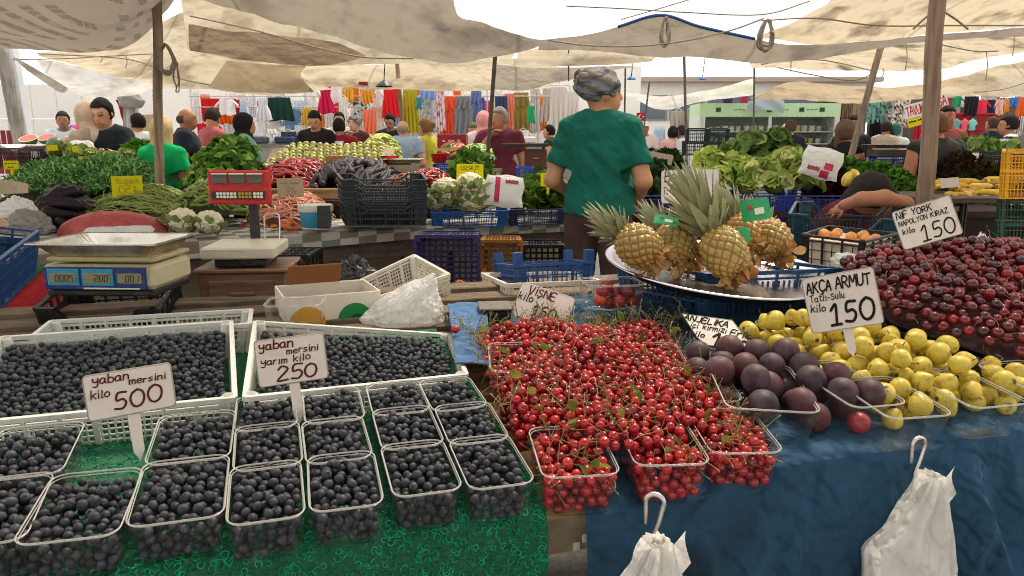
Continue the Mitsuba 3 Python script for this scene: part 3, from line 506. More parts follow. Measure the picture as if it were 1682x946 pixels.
def scatter(mesh, temps, pos, r, g, tint=.42, squash=0.0):
    idx = g.integers(0, len(temps), len(pos))
    for k, tm in enumerate(temps):
        p = pos[idx == k]
        if not len(p): continue
        Rs = np.array([randR(g) for _ in p]); v, f = many((tm[0], tm[1]), Rs, p, r * g.uniform(.80, 1.12, len(p)))
        cc = (tm[2][None] * g.uniform(1 - tint, 1 + tint, (len(p), 1, 1))).reshape(-1, 3); mesh.add((v, f), cc)
    return mesh
RB = 0.0076
def fill_local(w, d, h, over, seed, r=RB, taper=.86):
    def ins(x, y): q = .975 - .0 * x; return (np.abs(x) < w / 2 * q - r * .8) & (np.abs(y) < d / 2 * q - r * .8)
    def ceil(x, y): return h - .008 + over * (1 - (2 * x / w) ** 2) * (1 - (2 * y / d) ** 2) + .006 * np.sin(x * 70 + seed) * np.cos(y * 60)
    def floor(x, y): return 0.002 + 0 * x + .015 * np.maximum(np.maximum(np.abs(x) / (w / 2), np.abs(y) / (d / 2)) - .82, 0)
    p = heap(-w / 2, w / 2, -d / 2, d / 2, r, floor, ceil, ins, n=1500, seed=seed)
    q = p.copy(); k = 1 - .14 * np.clip((h - p[:, 2]) / h, 0, 1); q[:, 0] *= k; q[:, 1] *= k
    depth = ceil(p[:, 0], p[:, 1]) - p[:, 2]; wall = np.minimum(w / 2 * .93 - np.abs(p[:, 0]), d / 2 * .93 - np.abs(p[:, 1]))
    keep = (depth < 2.6 * r) | (wall < 3.0 * r); return q[keep], depth[keep]
rows = [('front row', .130, .185, [('leftmost, cut by the frame', -14, 832)]), ('front row', .130, .185, [('second from the left', 139, 822), ('third from the left', 299, 797)]), ('front row', .108, .168, [('fourth from the left', 437, 801), ('third from the right', 564, 783), ('second from the right', 688, 762), ('rightmost', 803, 752)]),
        ('second row', .130, .185, [('leftmost', 52, 735), ('second from the left', 318, 712)]), ('second row', .108, .160, [('third from the left', 440, 727), ('third from the right', 551, 717), ('second from the right', 667, 697), ('rightmost', 771, 690)]),
        ('back row', .108, .150, [('leftmost', 437, 672), ('second from the left', 546, 661), ('second from the right', 651, 649), ('rightmost', 741, 643)])]
bulk_mid, bulk_far = Mesh(), Mesh(); cand = []; sd = 0
for row, w, d, ps in rows:
    for where, px, py in ps:
        sd += 1; h = .074; t, s = on_table(px, py, h + .008); M = PUNPOS(t, s, .745, rng.normal(0, .02) + (.03 if px < 120 else 0))
        punnet(M, w, d, h, f'punnet of blueberries, {where} in the {row} on the green mat', 'punnets of blueberries on the green mat')
        p, dep = fill_local(w, d, h, .014, sd); pw = p @ M[:3, :3].T + M[:3, 3]; top = dep < 2.0 * RB
        if px > 60 and row == 'front row':
            pick = np.flatnonzero(top); cand += [(dep[i], pw[i], where) for i in pick]; rest = np.flatnonzero(~top); scatter(bulk_far, FAR, pw[rest], RB, rng)
        elif row == 'second row' or px < 60: scatter(bulk_mid, MID, pw[top], RB, rng); scatter(bulk_far, FAR, pw[~top], RB, rng)
        else: scatter(bulk_far, FAR, pw, RB, rng)
cand.sort(key=lambda c: c[0]); extra = [c[1] for c in cand[300:]]
if extra: scatter(bulk_mid, MID, np.array(extra), RB, rng)
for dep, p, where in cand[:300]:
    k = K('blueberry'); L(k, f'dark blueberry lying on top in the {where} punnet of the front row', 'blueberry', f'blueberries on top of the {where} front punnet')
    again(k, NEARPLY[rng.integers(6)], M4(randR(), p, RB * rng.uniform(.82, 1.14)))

# ------------------------------------------------------------------ crates
def crate(corners, h, label, style, colour, bsdf='plastic', group=None, name='crate', lean=.94, post=0.0, nrib=7, thickness=.006, lattice=None, stuffed=None, openfront=False):
    """corners: the four top corners (near left, near right, far right, far left); h: height. Parts: rim, walls, corner posts, base."""
    C = [np.asarray(c, float) for c in corners]; up = unit(np.cross(C[1] - C[0], C[3] - C[0])); ctr = sum(C) / 4; k = thing(name, label, 'crate', group); c = col(colour)
    def B(u, v, w): # unit box to the world: u along the width, v along the depth, w height 0..1 (rim at 1)
        u, v, w = (np.asarray(x, float) for x in (u, v, w)); sc = lean + (1 - lean) * w; uu, vv = .5 + (u - .5) * sc, .5 + (v - .5) * sc
        p = ((1 - uu) * (1 - vv))[..., None] * C[0] + (uu * (1 - vv))[..., None] * C[1] + (uu * vv)[..., None] * C[2] + ((1 - uu) * vv)[..., None] * C[3]
        return p + ((w - 1) * h)[..., None] * up
    W_, D_ = np.linalg.norm(C[1] - C[0]), np.linalg.norm(C[3] - C[0])
    def bar(m, a, b, tw, th):   # a bar between two unit-box points
        m.add(beam(B(*a), B(*b), tw, th, up), c)
    sides = [((0, 0), (1, 0)), ((1, 0), (1, 1)), ((1, 1), (0, 1)), ((0, 1), (0, 0))]
    if style == 'scoop':        # rim dips in the middle of the long sides
        tops = []
        for q, (a, b) in enumerate(sides):
            f_ = [(0, 1), (.16, 1), (.26, .72), (.74, .72), (.84, 1), (1, 1)] if q % 2 == 0 else [(0, 1), (1, 1)]
            tops.append([(a[0] + (b[0] - a[0]) * e, a[1] + (b[1] - a[1]) * e, w) for e, w in f_])
    else: tops = [[(*a, 1.0), (*b, 1.0)] for a, b in sides]
    rim = Mesh()
    for tp in tops:
        for p, q in zip(tp[:-1], tp[1:]): bar(rim, p, q, .010 if style == 'lattice' else .014, thickness * 1.6)
        if style != 'scoop':
            for p, q in zip(tp[:-1], tp[1:]): bar(rim, (p[0], p[1], .86), (q[0], q[1], .86), .008, thickness)
    part(k, 'rim', rim, bsdf)
    for q, ((a, b), tp) in enumerate(zip(sides, tops)):
        m = Mesh(); ln = W_ if q % 2 == 0 else D_; lev = lambda e: np.interp(e, [0, .16, .26, .74, .84, 1], [1, 1, .72, .72, 1, 1]) if (style == 'scoop' and q % 2 == 0) else 1.0
        P_ = lambda e, w: (a[0] + (b[0] - a[0]) * e, a[1] + (b[1] - a[1]) * e, w)
        nr = max(2, int(round(nrib * ln / max(W_, D_))))
        for e in np.linspace(.02, .98, nr + 1): bar(m, P_(e, 0), P_(e, lev(e)), .009, thickness)
        bar(m, P_(0, .02), P_(1, .02), .02, thickness)
        if style == 'lattice' or lattice:
            n1 = int(ln / (lattice or .012)); n2 = max(2, int(h / (lattice or .012)))
            for e in np.linspace(0, 1, n1): bar(m, P_(e, 0), P_(e, .86 * lev(e)), .0022, thickness * .5)
            for w in np.linspace(0, .86, n2): bar(m, P_(0, w), P_(1, w), .0022, thickness * .5)
        else:
            n1 = int(ln / .017)
            for e in np.linspace(.03, .97, n1): bar(m, P_(e, .1), P_(e, .80 * lev(e)), .0075, thickness * .7)
            for w in (.34, .62): bar(m, P_(0, w), P_(1, w), .012, thickness * .8)
            for e0 in (0, .86): m.add(surf(np.array([[B(*P_(e0 + .14 * i, w)) for w in (.02, .98)] for i in (0, 1)])), c)
        part(k, 'wall', m, bsdf)
    base = Mesh()
    for e in np.linspace(.02, .98, max(4, int(W_ / .03))): bar(base, (e, 0, 0), (e, 1, 0), .012, .004)
    for e in np.linspace(.02, .98, max(4, int(D_ / .03))): bar(base, (0, e, 0.01), (1, e, .01), .012, .004)
    part(k, 'base', base, bsdf)
    for a in ((0, 0), (1, 0), (1, 1), (0, 1)):
        m = Mesh(); i = (.5 - a[0]) * .05 * (.5 / W_), (.5 - a[1]) * .05 * (.5 / D_)
        if style == 'lattice':
            ph = np.linspace(0, 1, 2); rr = .0125; b0, b1 = B(a[0] + i[0], a[1] + i[1], 0), B(a[0] + i[0], a[1] + i[1], 1.06); m.add(tube([b0, b1 - up * .004, b1], [rr, rr, rr * .8], 12, False), c); m.add(tube([b1, b1 - up * .02], [rr * .8, rr * .55], 12, True), c * .55)
        else: m.add(beam(B(a[0] + i[0], a[1] + i[1], 0), B(a[0] + i[0], a[1] + i[1], 1) + up * post, .03, .022 if post == 0 else .03, EX), c)
        part(k, 'corner_post', m, bsdf)
    return k, B
WH = '#cbcac2'
def tilted(px, z): return [atz(x, y, q) for (x, y), q in zip(px, z)]
c1 = tilted([(-98, 702), (386, 655), (380, 530), (2, 556)], (.858, .862, .915, .905))
c2 = tilted([(402, 655), (766, 617), (738, 551), (419, 530)], (.870, .842, .838, .908))
c3 = tilted([(70, 560), (420, 530), (412, 512), (85, 530)], (.90, .90, .915, .915)); c3[3] = c3[0] + (c3[2] - c3[1]) * 1.0
cB = []
for cc, lab, nm in ((c1, 'white lattice crate heaped with blueberries at the left, behind the loose punnets', 1), (c2, 'white lattice crate heaped with blueberries, right of the first one', 2)):
    k, B = crate(cc, .098, lab, 'lattice', WH, group='white lattice crates of blueberries', nrib=8, lean=.95); cB.append(B)
fl_, fr_ = atz(84, 529, .90), atz(413, 510, .905)
back = [fl_ - EY * .17, fr_ - EY * .17, fr_, fl_]
k, B3 = crate(back, .075, 'white lattice crate with a few blueberries, furthest back below the black scale', 'lattice', WH, group='white lattice crates of blueberries', nrib=8, lean=.95)
for B, W_, D_, n, top in ((cB[0], .49, .43, 2600, .80), (cB[1], .45, .40, 2600, .82), (B3, .5, .17, 300, .45)):
    def ceil(x, y, T_=top): return (.098 * T_ + .008 * np.sin(x * 14) * np.cos(y * 11) + .012 * y / .4) if T_ > .5 else .03 + 0 * x + .035 * (x > .3)
    p = heap(.018, W_ - .018, .018, D_ - .018, RB, lambda x, y: np.maximum(ceil(x, y) - RB * 3.6, .004) * np.where((x < .03) | (y < .03) | (x > W_ - .03) | (y > D_ - .03), .1, 1), ceil, None, n, seed=int(W_ * 1000))
    dep = ceil(p[:, 0], p[:, 1]) - p[:, 2]; p = p[dep < 3.1 * RB]
    pw = B(p[:, 0] / W_, p[:, 1] / D_, p[:, 2] / .098); scatter(bulk_far, FAR, pw, RB * 1.02, rng)
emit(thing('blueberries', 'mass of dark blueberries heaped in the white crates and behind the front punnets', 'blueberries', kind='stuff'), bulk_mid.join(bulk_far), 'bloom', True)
# ------------------------------------------------------------------ sour cherries
def inpoly(poly):
    poly = np.asarray(poly, float)
    def f(X, Y):
        o = np.zeros(np.shape(X), bool)
        for (x0, y0), (x1, y1) in zip(poly, np.roll(poly, -1, 0)):
            c = ((y0 > Y) != (y1 > Y)); o ^= c & (X < (x1 - x0) * (Y - y0) / ((y1 - y0) + 1e-12) + x0)
        return o
    return f
def edge_dist(poly):
    poly = np.asarray(poly, float)
    def f(X, Y):
        d = np.full(np.shape(X), 9.0)
        for a, b in zip(poly, np.roll(poly, -1, 0)):
            e = b - a; t = np.clip(((X - a[0]) * e[0] + (Y - a[1]) * e[1]) / (e @ e), 0, 1); d = np.minimum(d, np.hypot(X - a[0] - t * e[0], Y - a[1] - t * e[1]))
        return d
    return f
def wz(X, Y, z0): return tz(-X * math.sin(YAW) + Y * math.cos(YAW), z0)
def stem(L_, r, g, n=6, curl=.35):
    p = np.zeros((n, 3)); d = np.array([0, 0, 1.0]); bend = g.normal(0, curl, 2)
    for k in range(1, n):
        d = unit(d + [bend[0] * .5, bend[1] * .5, 0] + g.normal(0, .08, 3)); p[k] = p[k - 1] + d * L_ / (n - 1)
    rr = np.full(n, r); rr[-1] *= 2.0; return tube(p, rr, 4, True)
def cherry_mesh(nu, nv, c0, c1, seed):
    v, f = uvs(nu, nv); z = v[:, 2]; rad = np.hypot(v[:, 0], v[:, 1]); v = v * [1.02, 1, .93]; v[:, 2] -= .22 * np.exp(-(rad / .22) ** 2) * (z > 0); q = meshkit.fbm(v * 1.3 + seed, 2, seed)[:, None]
    return v, f, np.asarray(c0) * (1 - q) + np.asarray(c1) * q
SC = [cherry_mesh(12, 9, a, b, k) for k, (a, b) in enumerate([((.33, .008, .013), (.46, .014, .018)), ((.25, .006, .010), (.38, .010, .015)), ((.42, .016, .014), (.52, .035, .02)), ((.13, .004, .007), (.24, .007, .011)), ((.36, .009, .014), (.30, .007, .012))])]
SCLO = [cherry_mesh(8, 6, a, b, k) for k, (a, b) in enumerate([((.31, .008, .013), (.44, .014, .018)), ((.24, .006, .010), (.35, .010, .014)), ((.12, .004, .007), (.23, .007, .011))])]
SCPLY = [mikit.ply(trimesh.Trimesh(a[0], a[1], process=False), 'gloss', True, color=a[2]) for a in SC]
def ringcol(vf, c): return np.broadcast_to(col(c), (len(vf[0]), 3))
STEMC = [(.20, .19, .05), (.27, .22, .08), (.13, .15, .035), (.30, .20, .09)]
STEMS = [stem(1.0, .019, rng) for _ in range(8)]
STEMPLY = [mikit.ply(trimesh.Trimesh(*s, process=False), 'fruit', True, color=ringcol(s, STEMC[k % 4])) for k, s in enumerate(STEMS)]
scpoly = np.array([(-.105, 1.86), (.10, 1.95), (.40, 1.93), (.445, 1.55), (.425, 1.25), (.30, 1.20), (.17, 1.155), (.05, 1.165), (-.01, 1.36)])
ins, ed = inpoly(scpoly), edge_dist(scpoly); RS = .0094
def sc_top(X, Y): return wz(X, Y, .745) + .074 + .045 * (1 - np.exp(-ed(X, Y) / .06)) + .014 * np.sin(X * 19 + 1) * np.cos(Y * 13) - .010 * np.clip((Y - 1.45) / .4, 0, 1)
p = heap(-.14, .48, 1.02, 1.98, RS, lambda X, Y: np.where(ed(X, Y) < .05, wz(X, Y, .745) + .008, sc_top(X, Y) - RS * 4.2), sc_top, ins, 6000, seed=11)
SCM = []
for i, (px, py, rot) in enumerate([(938, 738, .30), (1083, 722, .22), (1200, 705, .18), (900, 645, .26), (1030, 645, .2), (1150, 630, .1), (850, 585, .2), (960, 590, .16), (1075, 585, .1)]):
    t, s = on_table(px, py, .085); M = M4(Rz(.02 + rot * .6 - .08) @ Rx(.09), TF(t, s, tz(s, .745) + .006)); nm = ['left', 'middle', 'right']
    SCM.append(np.linalg.inv(M)); punnet(M, .128, .175, .082, f'clear plastic punnet overflowing with sour cherries, {nm[i % 3]} one of the {["front", "middle", "back"][i // 3]} row', 'punnets under the sour cherries')
kept = np.zeros(len(p), bool)
for Mi in SCM:
    q = p @ Mi[:3, :3].T + Mi[:3, 3]; tp = .84 + .14 * np.clip(q[:, 2] / .082, 0, 1); kept |= (np.abs(q[:, 0]) < .064 * tp - RS * .6) & (np.abs(q[:, 1]) < .0875 * tp - RS * .6)
front_fill = np.vstack([(lambda q, M_: q @ M_[:3, :3].T + M_[:3, 3])(fill_local(.128, .175, .082, .012, 70 + i_, RS * .98)[0], np.linalg.inv(SCM[i_])) for i_ in range(3)])
p = p[(p[:, 2] > wz(p[:, 0], p[:, 1], .745) + .090) | ((p[:, 1] > 1.30) & (ed(p[:, 0], p[:, 1]) > .010) & (p[:, 2] > wz(p[:, 0], p[:, 1], .745) + .025))]
p = np.vstack([p, front_fill]); dep = sc_top(p[:, 0], p[:, 1]) - p[:, 2]; near = p[:, 1]
order = np.lexsort((near + .6 * dep / RS * .2, (dep > 1.25 * RS))); sel = np.zeros(len(p), bool); sel[order[:300]] = True
g = np.random.default_rng(5)
SCLAB = ['bright red sour cherry on its green stem, on top of the sour cherry heap']
for i in np.flatnonzero(sel):
    k = K('sour_cherry'); L(k, SCLAB[0], 'cherry', 'sour cherries on top of the heap'); up = unit(g.normal(0, .8, 3) + [0, -.1, .55]); R = frame(up, g.normal(size=3)); r = RS * g.uniform(.88, 1.12)
    again(k, SCPLY[g.choice(5, p=[.3, .25, .15, .12, .18])], M4(R, p[i], r)); again(K('stem', k), STEMPLY[g.integers(8)], M4(R, p[i] + R[:, 2] * r * .7, g.uniform(.026, .042)))
bulk, st = Mesh(), Mesh(); rest = p[~sel]; scatter(bulk, SCLO, rest, RS, g, .2)
tops = rest[(sc_top(rest[:, 0], rest[:, 1]) - rest[:, 2]) < 1.6 * RS]
def add_stems(m, pts, r, ln, g, up0=(0, 0, .5), spread=.9, frac=1.0):
    pts = pts[g.random(len(pts)) < frac]; idx = g.integers(0, 8, len(pts))
    for k in range(8):
        q = pts[idx == k]
        if not len(q): continue
        Rs = np.array([frame(unit(g.normal(0, spread, 3) + up0), g.normal(size=3)) for _ in q]); v, f = many(STEMS[k], Rs, q + Rs[:, :, 2] * r * .7, ln * g.uniform(.7, 1.25, len(q)))
        m.add((v, f), np.repeat(np.array(STEMC)[g.integers(0, 4, len(q))] * g.uniform(.7, 1.3, (len(q), 1)), len(STEMS[k][0]), 0))
add_stems(st, tops, RS, .036, g); add_stems(st, p[sel], RS, .036, g, spread=1.2, frac=.9); add_stems(st, tops, RS, .042, g, (0, 0, .9), 1.0, .5)
# tangled stems sticking up along the back and left rim
rim_pts = np.array([(x, y, sc_top(x, y)) for x, y in [tuple(scpoly[0] + (scpoly[2] - scpoly[0]) * u + g.normal(0, .02, 2)) for u in g.uniform(-.05, 1.1, 170)]] + [(x, y, sc_top(x, y)) for x, y in [tuple(scpoly[0] + (scpoly[8] - scpoly[0]) * u + g.normal(0, .014, 2)) for u in g.uniform(0, 1, 60)]] + [(x, y, sc_top(x, y)) for x, y in [tuple(scpoly[2] + (scpoly[4] - scpoly[2]) * u + g.normal(0, .014, 2)) for u in g.uniform(0, 1, 80)]])
add_stems(st, rim_pts, .002, .045, g, (0, 0, .9), .7)
sc = thing('sour_cherries', 'heap of red sour cherries with tangled stems filling the punnets in the middle', 'sour cherries', kind='stuff'); emit(sc, bulk, 'gloss', True)
part(sc, 'stem', st, 'fruit', True, kind='stuff')
def leaf_mesh(n=5, w=.36, curl=.25, seed=0):
    g = np.random.default_rng(seed); u = np.linspace(0, 1, n + 1); ww = w * np.sin(np.pi * u ** .8) ** .8; ww[0], ww[-1] = .02, .0; P = np.zeros((n + 1, 3, 3))
    for j, s in enumerate((-1, 0, 1)): P[:, j, 0] = u; P[:, j, 1] = s * ww; P[:, j, 2] = curl * np.sin(u * 2.2) + .12 * abs(s) * np.sin(np.pi * u) + .03 * g.normal(size=n + 1)
    return surf(P)
LEAVES = [leaf_mesh(5, .30, c, k) for k, c in enumerate((.15, .3, -.2, .4))]
def add_leaves(m, pts, size, g, cols, upb=.6, tint=.3, temps=None, dirs=None):
    temps = temps or LEAVES; idx = g.integers(0, len(temps), len(pts)); cols = np.array([col(c) for c in cols]); size = np.broadcast_to(size, (len(pts),))
    for k in range(len(temps)):
        w = np.flatnonzero(idx == k)
        if not len(w): continue
        nn = g.normal(0, .6, (len(w), 3)) + [0, 0, upb]
        xs = g.normal(size=(len(w), 3)) if dirs is None else dirs[w] + g.normal(0, .25, (len(w), 3))
        Rs = np.array([frame(b, a) for a, b in zip(xs, nn)]); v, f = many(temps[k], Rs, pts[w], size[w] * g.uniform(.75, 1.25, len(w)))
        m.add((v, f), np.repeat(cols[g.integers(0, len(cols), len(w))] * g.uniform(1 - tint, 1 + tint, (len(w), 1)), len(temps[k][0]), 0))
    return m
lm = Mesh(); q = np.c_[g.uniform(-.06, .42, 60), g.uniform(1.08, 1.9, 60)]; q = q[ins(q[:, 0], q[:, 1])]; q = np.c_[q, sc_top(q[:, 0], q[:, 1]) + .006]
q2 = np.array([atz(x, y, .86) for x, y in [(930, 700), (968, 735), (1000, 690), (965, 765), (1005, 745), (880, 590), (905, 600), (1060, 610), (1130, 640), (870, 670), (860, 640), (1190, 700), (1175, 640)]]); q2[:, 2] = sc_top(q2[:, 0], q2[:, 1]) + .006
add_leaves(lm, np.vstack([q[::2], q2]), .027, g, ['#6a7434', '#52692a', '#827d38']); part(sc, 'leaf', lm, 'leaf', True, kind='stuff')
# ------------------------------------------------------------------ dark cherries
RD = .0126
DC = [cherry_mesh(12, 9, a, b, k + 9) for k, (a, b) in enumerate([((.11, .006, .010), (.19, .010, .014)), ((.055, .006, .009), (.10, .008, .012)), ((.20, .008, .012), (.30, .014, .016)), ((.03, .006, .008), (.055, .007, .010)), ((.15, .007, .011), (.10, .007, .011))])]
DCLO = [cherry_mesh(8, 6, a, b, k + 9) for k, (a, b) in enumerate([((.11, .006, .010), (.19, .010, .014)), ((.055, .006, .009), (.10, .008, .012)), ((.16, .007, .011), (.24, .01, .014))])]
DCPLY = [mikit.ply(trimesh.Trimesh(a[0], a[1], process=False), 'gloss', True, color=a[2]) for a in DC]
dcpoly = np.array([TF(t, s, 0)[:2] for t, s in [(1.36, 1.40), (1.40, 1.62), (1.62, 1.76), (2.3, 1.72), (2.5, 1.12), (1.62, 1.13), (1.47, 1.24)]])
ins2, ed2 = inpoly(dcpoly), edge_dist(dcpoly)
def dc_top(X, Y):
    t, s = X * EX[0] + Y * EX[1], X * EY[0] + Y * EY[1]; return .905 + .30 * np.clip(s - 1.08, -.1, .55) + .035 * (1 - np.exp(-ed2(X, Y) / .06)) - .02 + .012 * np.sin(t * 11) * np.cos(s * 12)
p = heap(.8, 2.2, 1.3, 2.5, RD, lambda X, Y: dc_top(X, Y) - RD * 3.2, dc_top, ins2, 5000, seed=12)
dep = dc_top(p[:, 0], p[:, 1]) - p[:, 2]; px = p[:, 0] / p[:, 1]
vis = px < .74; order = np.lexsort((p[:, 1], (dep > 1.3 * RD) | ~vis)); sel = np.zeros(len(p), bool); sel[order[:300]] = True
for i in np.flatnonzero(sel):
    k = K('sweet_cherry'); L(k, 'glossy dark red sweet cherry on the surface of the big heap at the right', 'cherry', 'dark sweet cherries on top of the heap'); up = unit(g.normal(0, .9, 3) + [0, -.2, .3]); R = frame(up, g.normal(size=3)); r = RD * g.uniform(.9, 1.12)
    again(k, DCPLY[g.choice(5, p=[.32, .2, .14, .16, .18])], M4(R, p[i], r))
    if g.random() < .45: again(K('stem', k), STEMPLY[g.integers(8)], M4(R, p[i] + R[:, 2] * r * .7, g.uniform(.030, .045)))
bulk, st = Mesh(), Mesh(); rest = p[~sel]; scatter(bulk, DCLO, rest, RD, g, .25); add_stems(st, rest[(dc_top(rest[:, 0], rest[:, 1]) - rest[:, 2]) < 1.6 * RD], RD, .036, g, spread=1.1, frac=.3)
k = thing('sweet_cherries', 'big heap of dark red sweet cherries at the right side of the table', 'sweet cherries', kind='stuff'); emit(k, bulk, 'gloss', True); part(k, 'stem', st, 'fruit', True, kind='stuff')
# wooden tray under that heap
m = Mesh(); 
for a, b in zip(dcpoly, np.roll(dcpoly, -1, 0)):
    za, zb = float(dc_top(*a)), float(dc_top(*b)); c0, c1_ = np.r_[a, wz(*a, .785) + .01], np.r_[b, wz(*b, .785) + .01]; m.add(surf(np.array([[c0, np.r_[a, za - .06]], [c1_, np.r_[b, zb - .06]]])), (.02, .02, .02))
v = np.r_[[np.r_[a, float(dc_top(*a)) - .05] for a in dcpoly]]; m.add((v, np.array([[0, i, i + 1] for i in range(1, len(v) - 1)])), (.03, .01, .012))
one('cherry_bed', 'dark plastic sheeting that holds the heap of sweet cherries', 'sheeting', m, 'plastic')

# ------------------------------------------------------------------ plums
def plum_mesh(seed, c0, c1):
    v, f = uvs(24, 18); rad = np.hypot(v[:, 0], v[:, 1]); th = np.arctan2(v[:, 1], v[:, 0]); v = v * [1, 1, .96]; v = v * (1 - .05 * np.exp(-(th / .16) ** 2) * np.clip(rad, 0, 1))[:, None]
    v[:, 2] -= .16 * np.exp(-(rad / .2) ** 2) * (v[:, 2] > 0); q = np.clip(2.4 * meshkit.fbm(v * 1.6 + seed, 5, seed)[:, None] - .75, 0, 1); sp = (meshkit.noise(v * 26, seed)[:, None] > .80) * .5
    return v, f, np.asarray(c0) * (1 - q) + np.asarray(c1) * q + sp * np.array([.05, .035, .03])
PL = [plum_mesh(k, a, b) for k, (a, b) in enumerate([((.035, .014, .020), (.085, .055, .065)), ((.055, .018, .022), (.095, .060, .066)), ((.028, .013, .020), (.075, .058, .072)), ((.08, .018, .02), (.10, .055, .06))])]
PLPLY = [mikit.ply(trimesh.Trimesh(a[0], a[1], process=False), 'bloom', True, color=a[2]) for a in PL]
RP = .0292; z7 = .787
plpoly = np.array([TF(*q, 0)[:2] for q in [(.80, 1.13), (1.02, 1.115), (1.11, 1.13), (1.10, 1.32), (1.06, 1.42), (.86, 1.47), (.80, 1.36)]])
insP, edP = inpoly(plpoly), edge_dist(plpoly)
def pl_top(X, Y): return wz(X, Y, z7) + .068 + .075 * (1 - np.exp(-edP(X, Y) / .06))
p = heap(.3, .9, 1.2, 1.9, RP, lambda X, Y: wz(X, Y, z7) + .006, pl_top, lambda X, Y: insP(X, Y) & (edP(X, Y) > .02), 300, seed=21)
for i, q in enumerate(p):
    k = K('plum'); L(k, 'dusky purple plum with a pale bloom, heaped in the clear punnets beside the pears', 'plum', 'purple plums heaped beside the pears'); again(k, PLPLY[rng.integers(4)], M4(randR(), q, RP * rng.uniform(.93, 1.07)))
vr_, fr_2, cr_2 = plum_mesh(9, (.24, .015, .02), (.32, .04, .04))
for px, py, w, d, rot, lab in [(1270, 655, .17, .23, -.62, 'left'), (1412, 650, .12, .22, -.30, 'right')]:
    t, s = on_table(px, py, .075, z7); s += .052; MPL = M4(RT @ Rx(.1) @ Rz(rot + .25), TF(t, s, tz(s, z7) + .006)); punnet(MPL, w, d, .078, f'clear plastic punnet holding purple plums, {lab} of the two', 'punnets of plums')

one('plum', 'single bright red plum low in the right plum punnet', 'plum', (vr_, fr_2, cr_2), 'fruit', True, M=M4(randR(), (MPL @ [-.012, -.072, .026, 1])[:3], .021))
# ------------------------------------------------------------------ pears
def pear_mesh(seed):
    g = np.random.default_rng(seed); u = np.linspace(0, np.pi, 20); r = np.sin(u) * (1 - .16 * np.clip(np.cos(u), 0, 1) - .22 * np.clip(np.cos(u), 0, 1) ** 2 * g.uniform(.6, 1.5)); z = np.cos(u) * np.where(np.cos(u) > 0, g.uniform(1.1, 1.35), .88); r[-1] = .001; r[0] = .03
    v, f = lathe(np.c_[r, z], 20); v = v + .06 * np.stack([meshkit.noise(v * 1.5 + 7 * k, seed) - .5 for k in range(3)], 1); q = meshkit.fbm(v * 1.6 + seed, 3, seed)[:, None]
    c = np.array([.50, .40, .045]) * (1 - q) + np.array([.62, .46, .065]) * q; c = c * (1 - .25 * (meshkit.noise(v * 15, seed)[:, None] > .73)); blot = np.clip((meshkit.fbm(v * 2.6, 3, seed + 3)[:, None] - .63) * 7, 0, 1); c = c * (1 - blot) + blot * np.array([.20, .12, .03])
    cal = (v[:, 2] < -.86)[:, None] & (np.hypot(v[:, 0], v[:, 1]) < .20)[:, None]; c = np.where(cal, [.05, .03, .015], c); return v, f, c
PE = [pear_mesh(k) for k in range(7)]; PEPLY = [mikit.ply(trimesh.Trimesh(a[0], a[1], process=False), 'fruit', True, color=a[2]) for a in PE]
ps = tube(np.array([[0, 0, 1.2], [.03, 0, 1.5], [.10, .02, 1.8]]), [.05, .04, .06], 5); PSPLY = mikit.ply(trimesh.Trimesh(*ps, process=False), 'matte', True, color=ringcol(ps, (.13, .08, .035)))
pepoly = np.array([TF(*q, 0)[:2] for q in [(1.11, 1.115), (1.15, 1.105), (1.9, 1.105), (1.9, 1.165), (1.54, 1.17), (1.45, 1.28), (1.37, 1.41), (1.29, 1.50), (1.05, 1.58), (1.02, 1.50), (1.09, 1.32)]])
insE, edE = inpoly(pepoly), edge_dist(pepoly); RE = .0238
def pe_top(X, Y):
    s = X * EY[0] + Y * EY[1]; return wz(X, Y, z7) + .070 + .07 * (1 - np.exp(-edE(X, Y) / .05)) + .05 * np.clip(s - 1.15, 0, .4)
p = heap(.4, 1.75, 1.2, 2.0, RE, lambda X, Y: wz(X, Y, z7) + .006, pe_top, lambda X, Y: insE(X, Y) & (edE(X, Y) > .012), 500, seed=31)
for q in p:
    k = K('pear'); L(k, 'small speckled yellow green pear in the heap below the sweet cherries', 'pear', 'yellow green pears in the heap'); ax = unit(rng.normal(0, 1, 3) + [0.1, .2, .35]); M = M4(frame(ax, rng.normal(size=3)), q - ax * .004, RE * rng.uniform(.86, 1.02))
    again(k, PEPLY[rng.integers(7)], M); again(K('stem', k), PSPLY, M)
for i, (px, py, w, rot) in enumerate([(1492, 672, .135, -.2), (1618, 655, .135, -.15), (1735, 640, .135, -.15), (1470, 600, .135, -.2), (1590, 585, .13, -.2), (1330, 560, .14, -.2)]):
    t, s = on_table(px, py, .075, z7); s += .052; punnet(M4(RT @ Rx(.1) @ Rz(rot + .1), TF(t, s, tz(s, z7) + .006)), w, .18, .075, 'clear plastic punnet of pears, ' + ['left one at the cloth edge', 'middle one at the cloth edge', 'right one at the frame edge', 'in the second row behind the plums', 'in the second row below the sweet cherries', 'furthest back beside the plum sign'][i], 'punnets of pears')
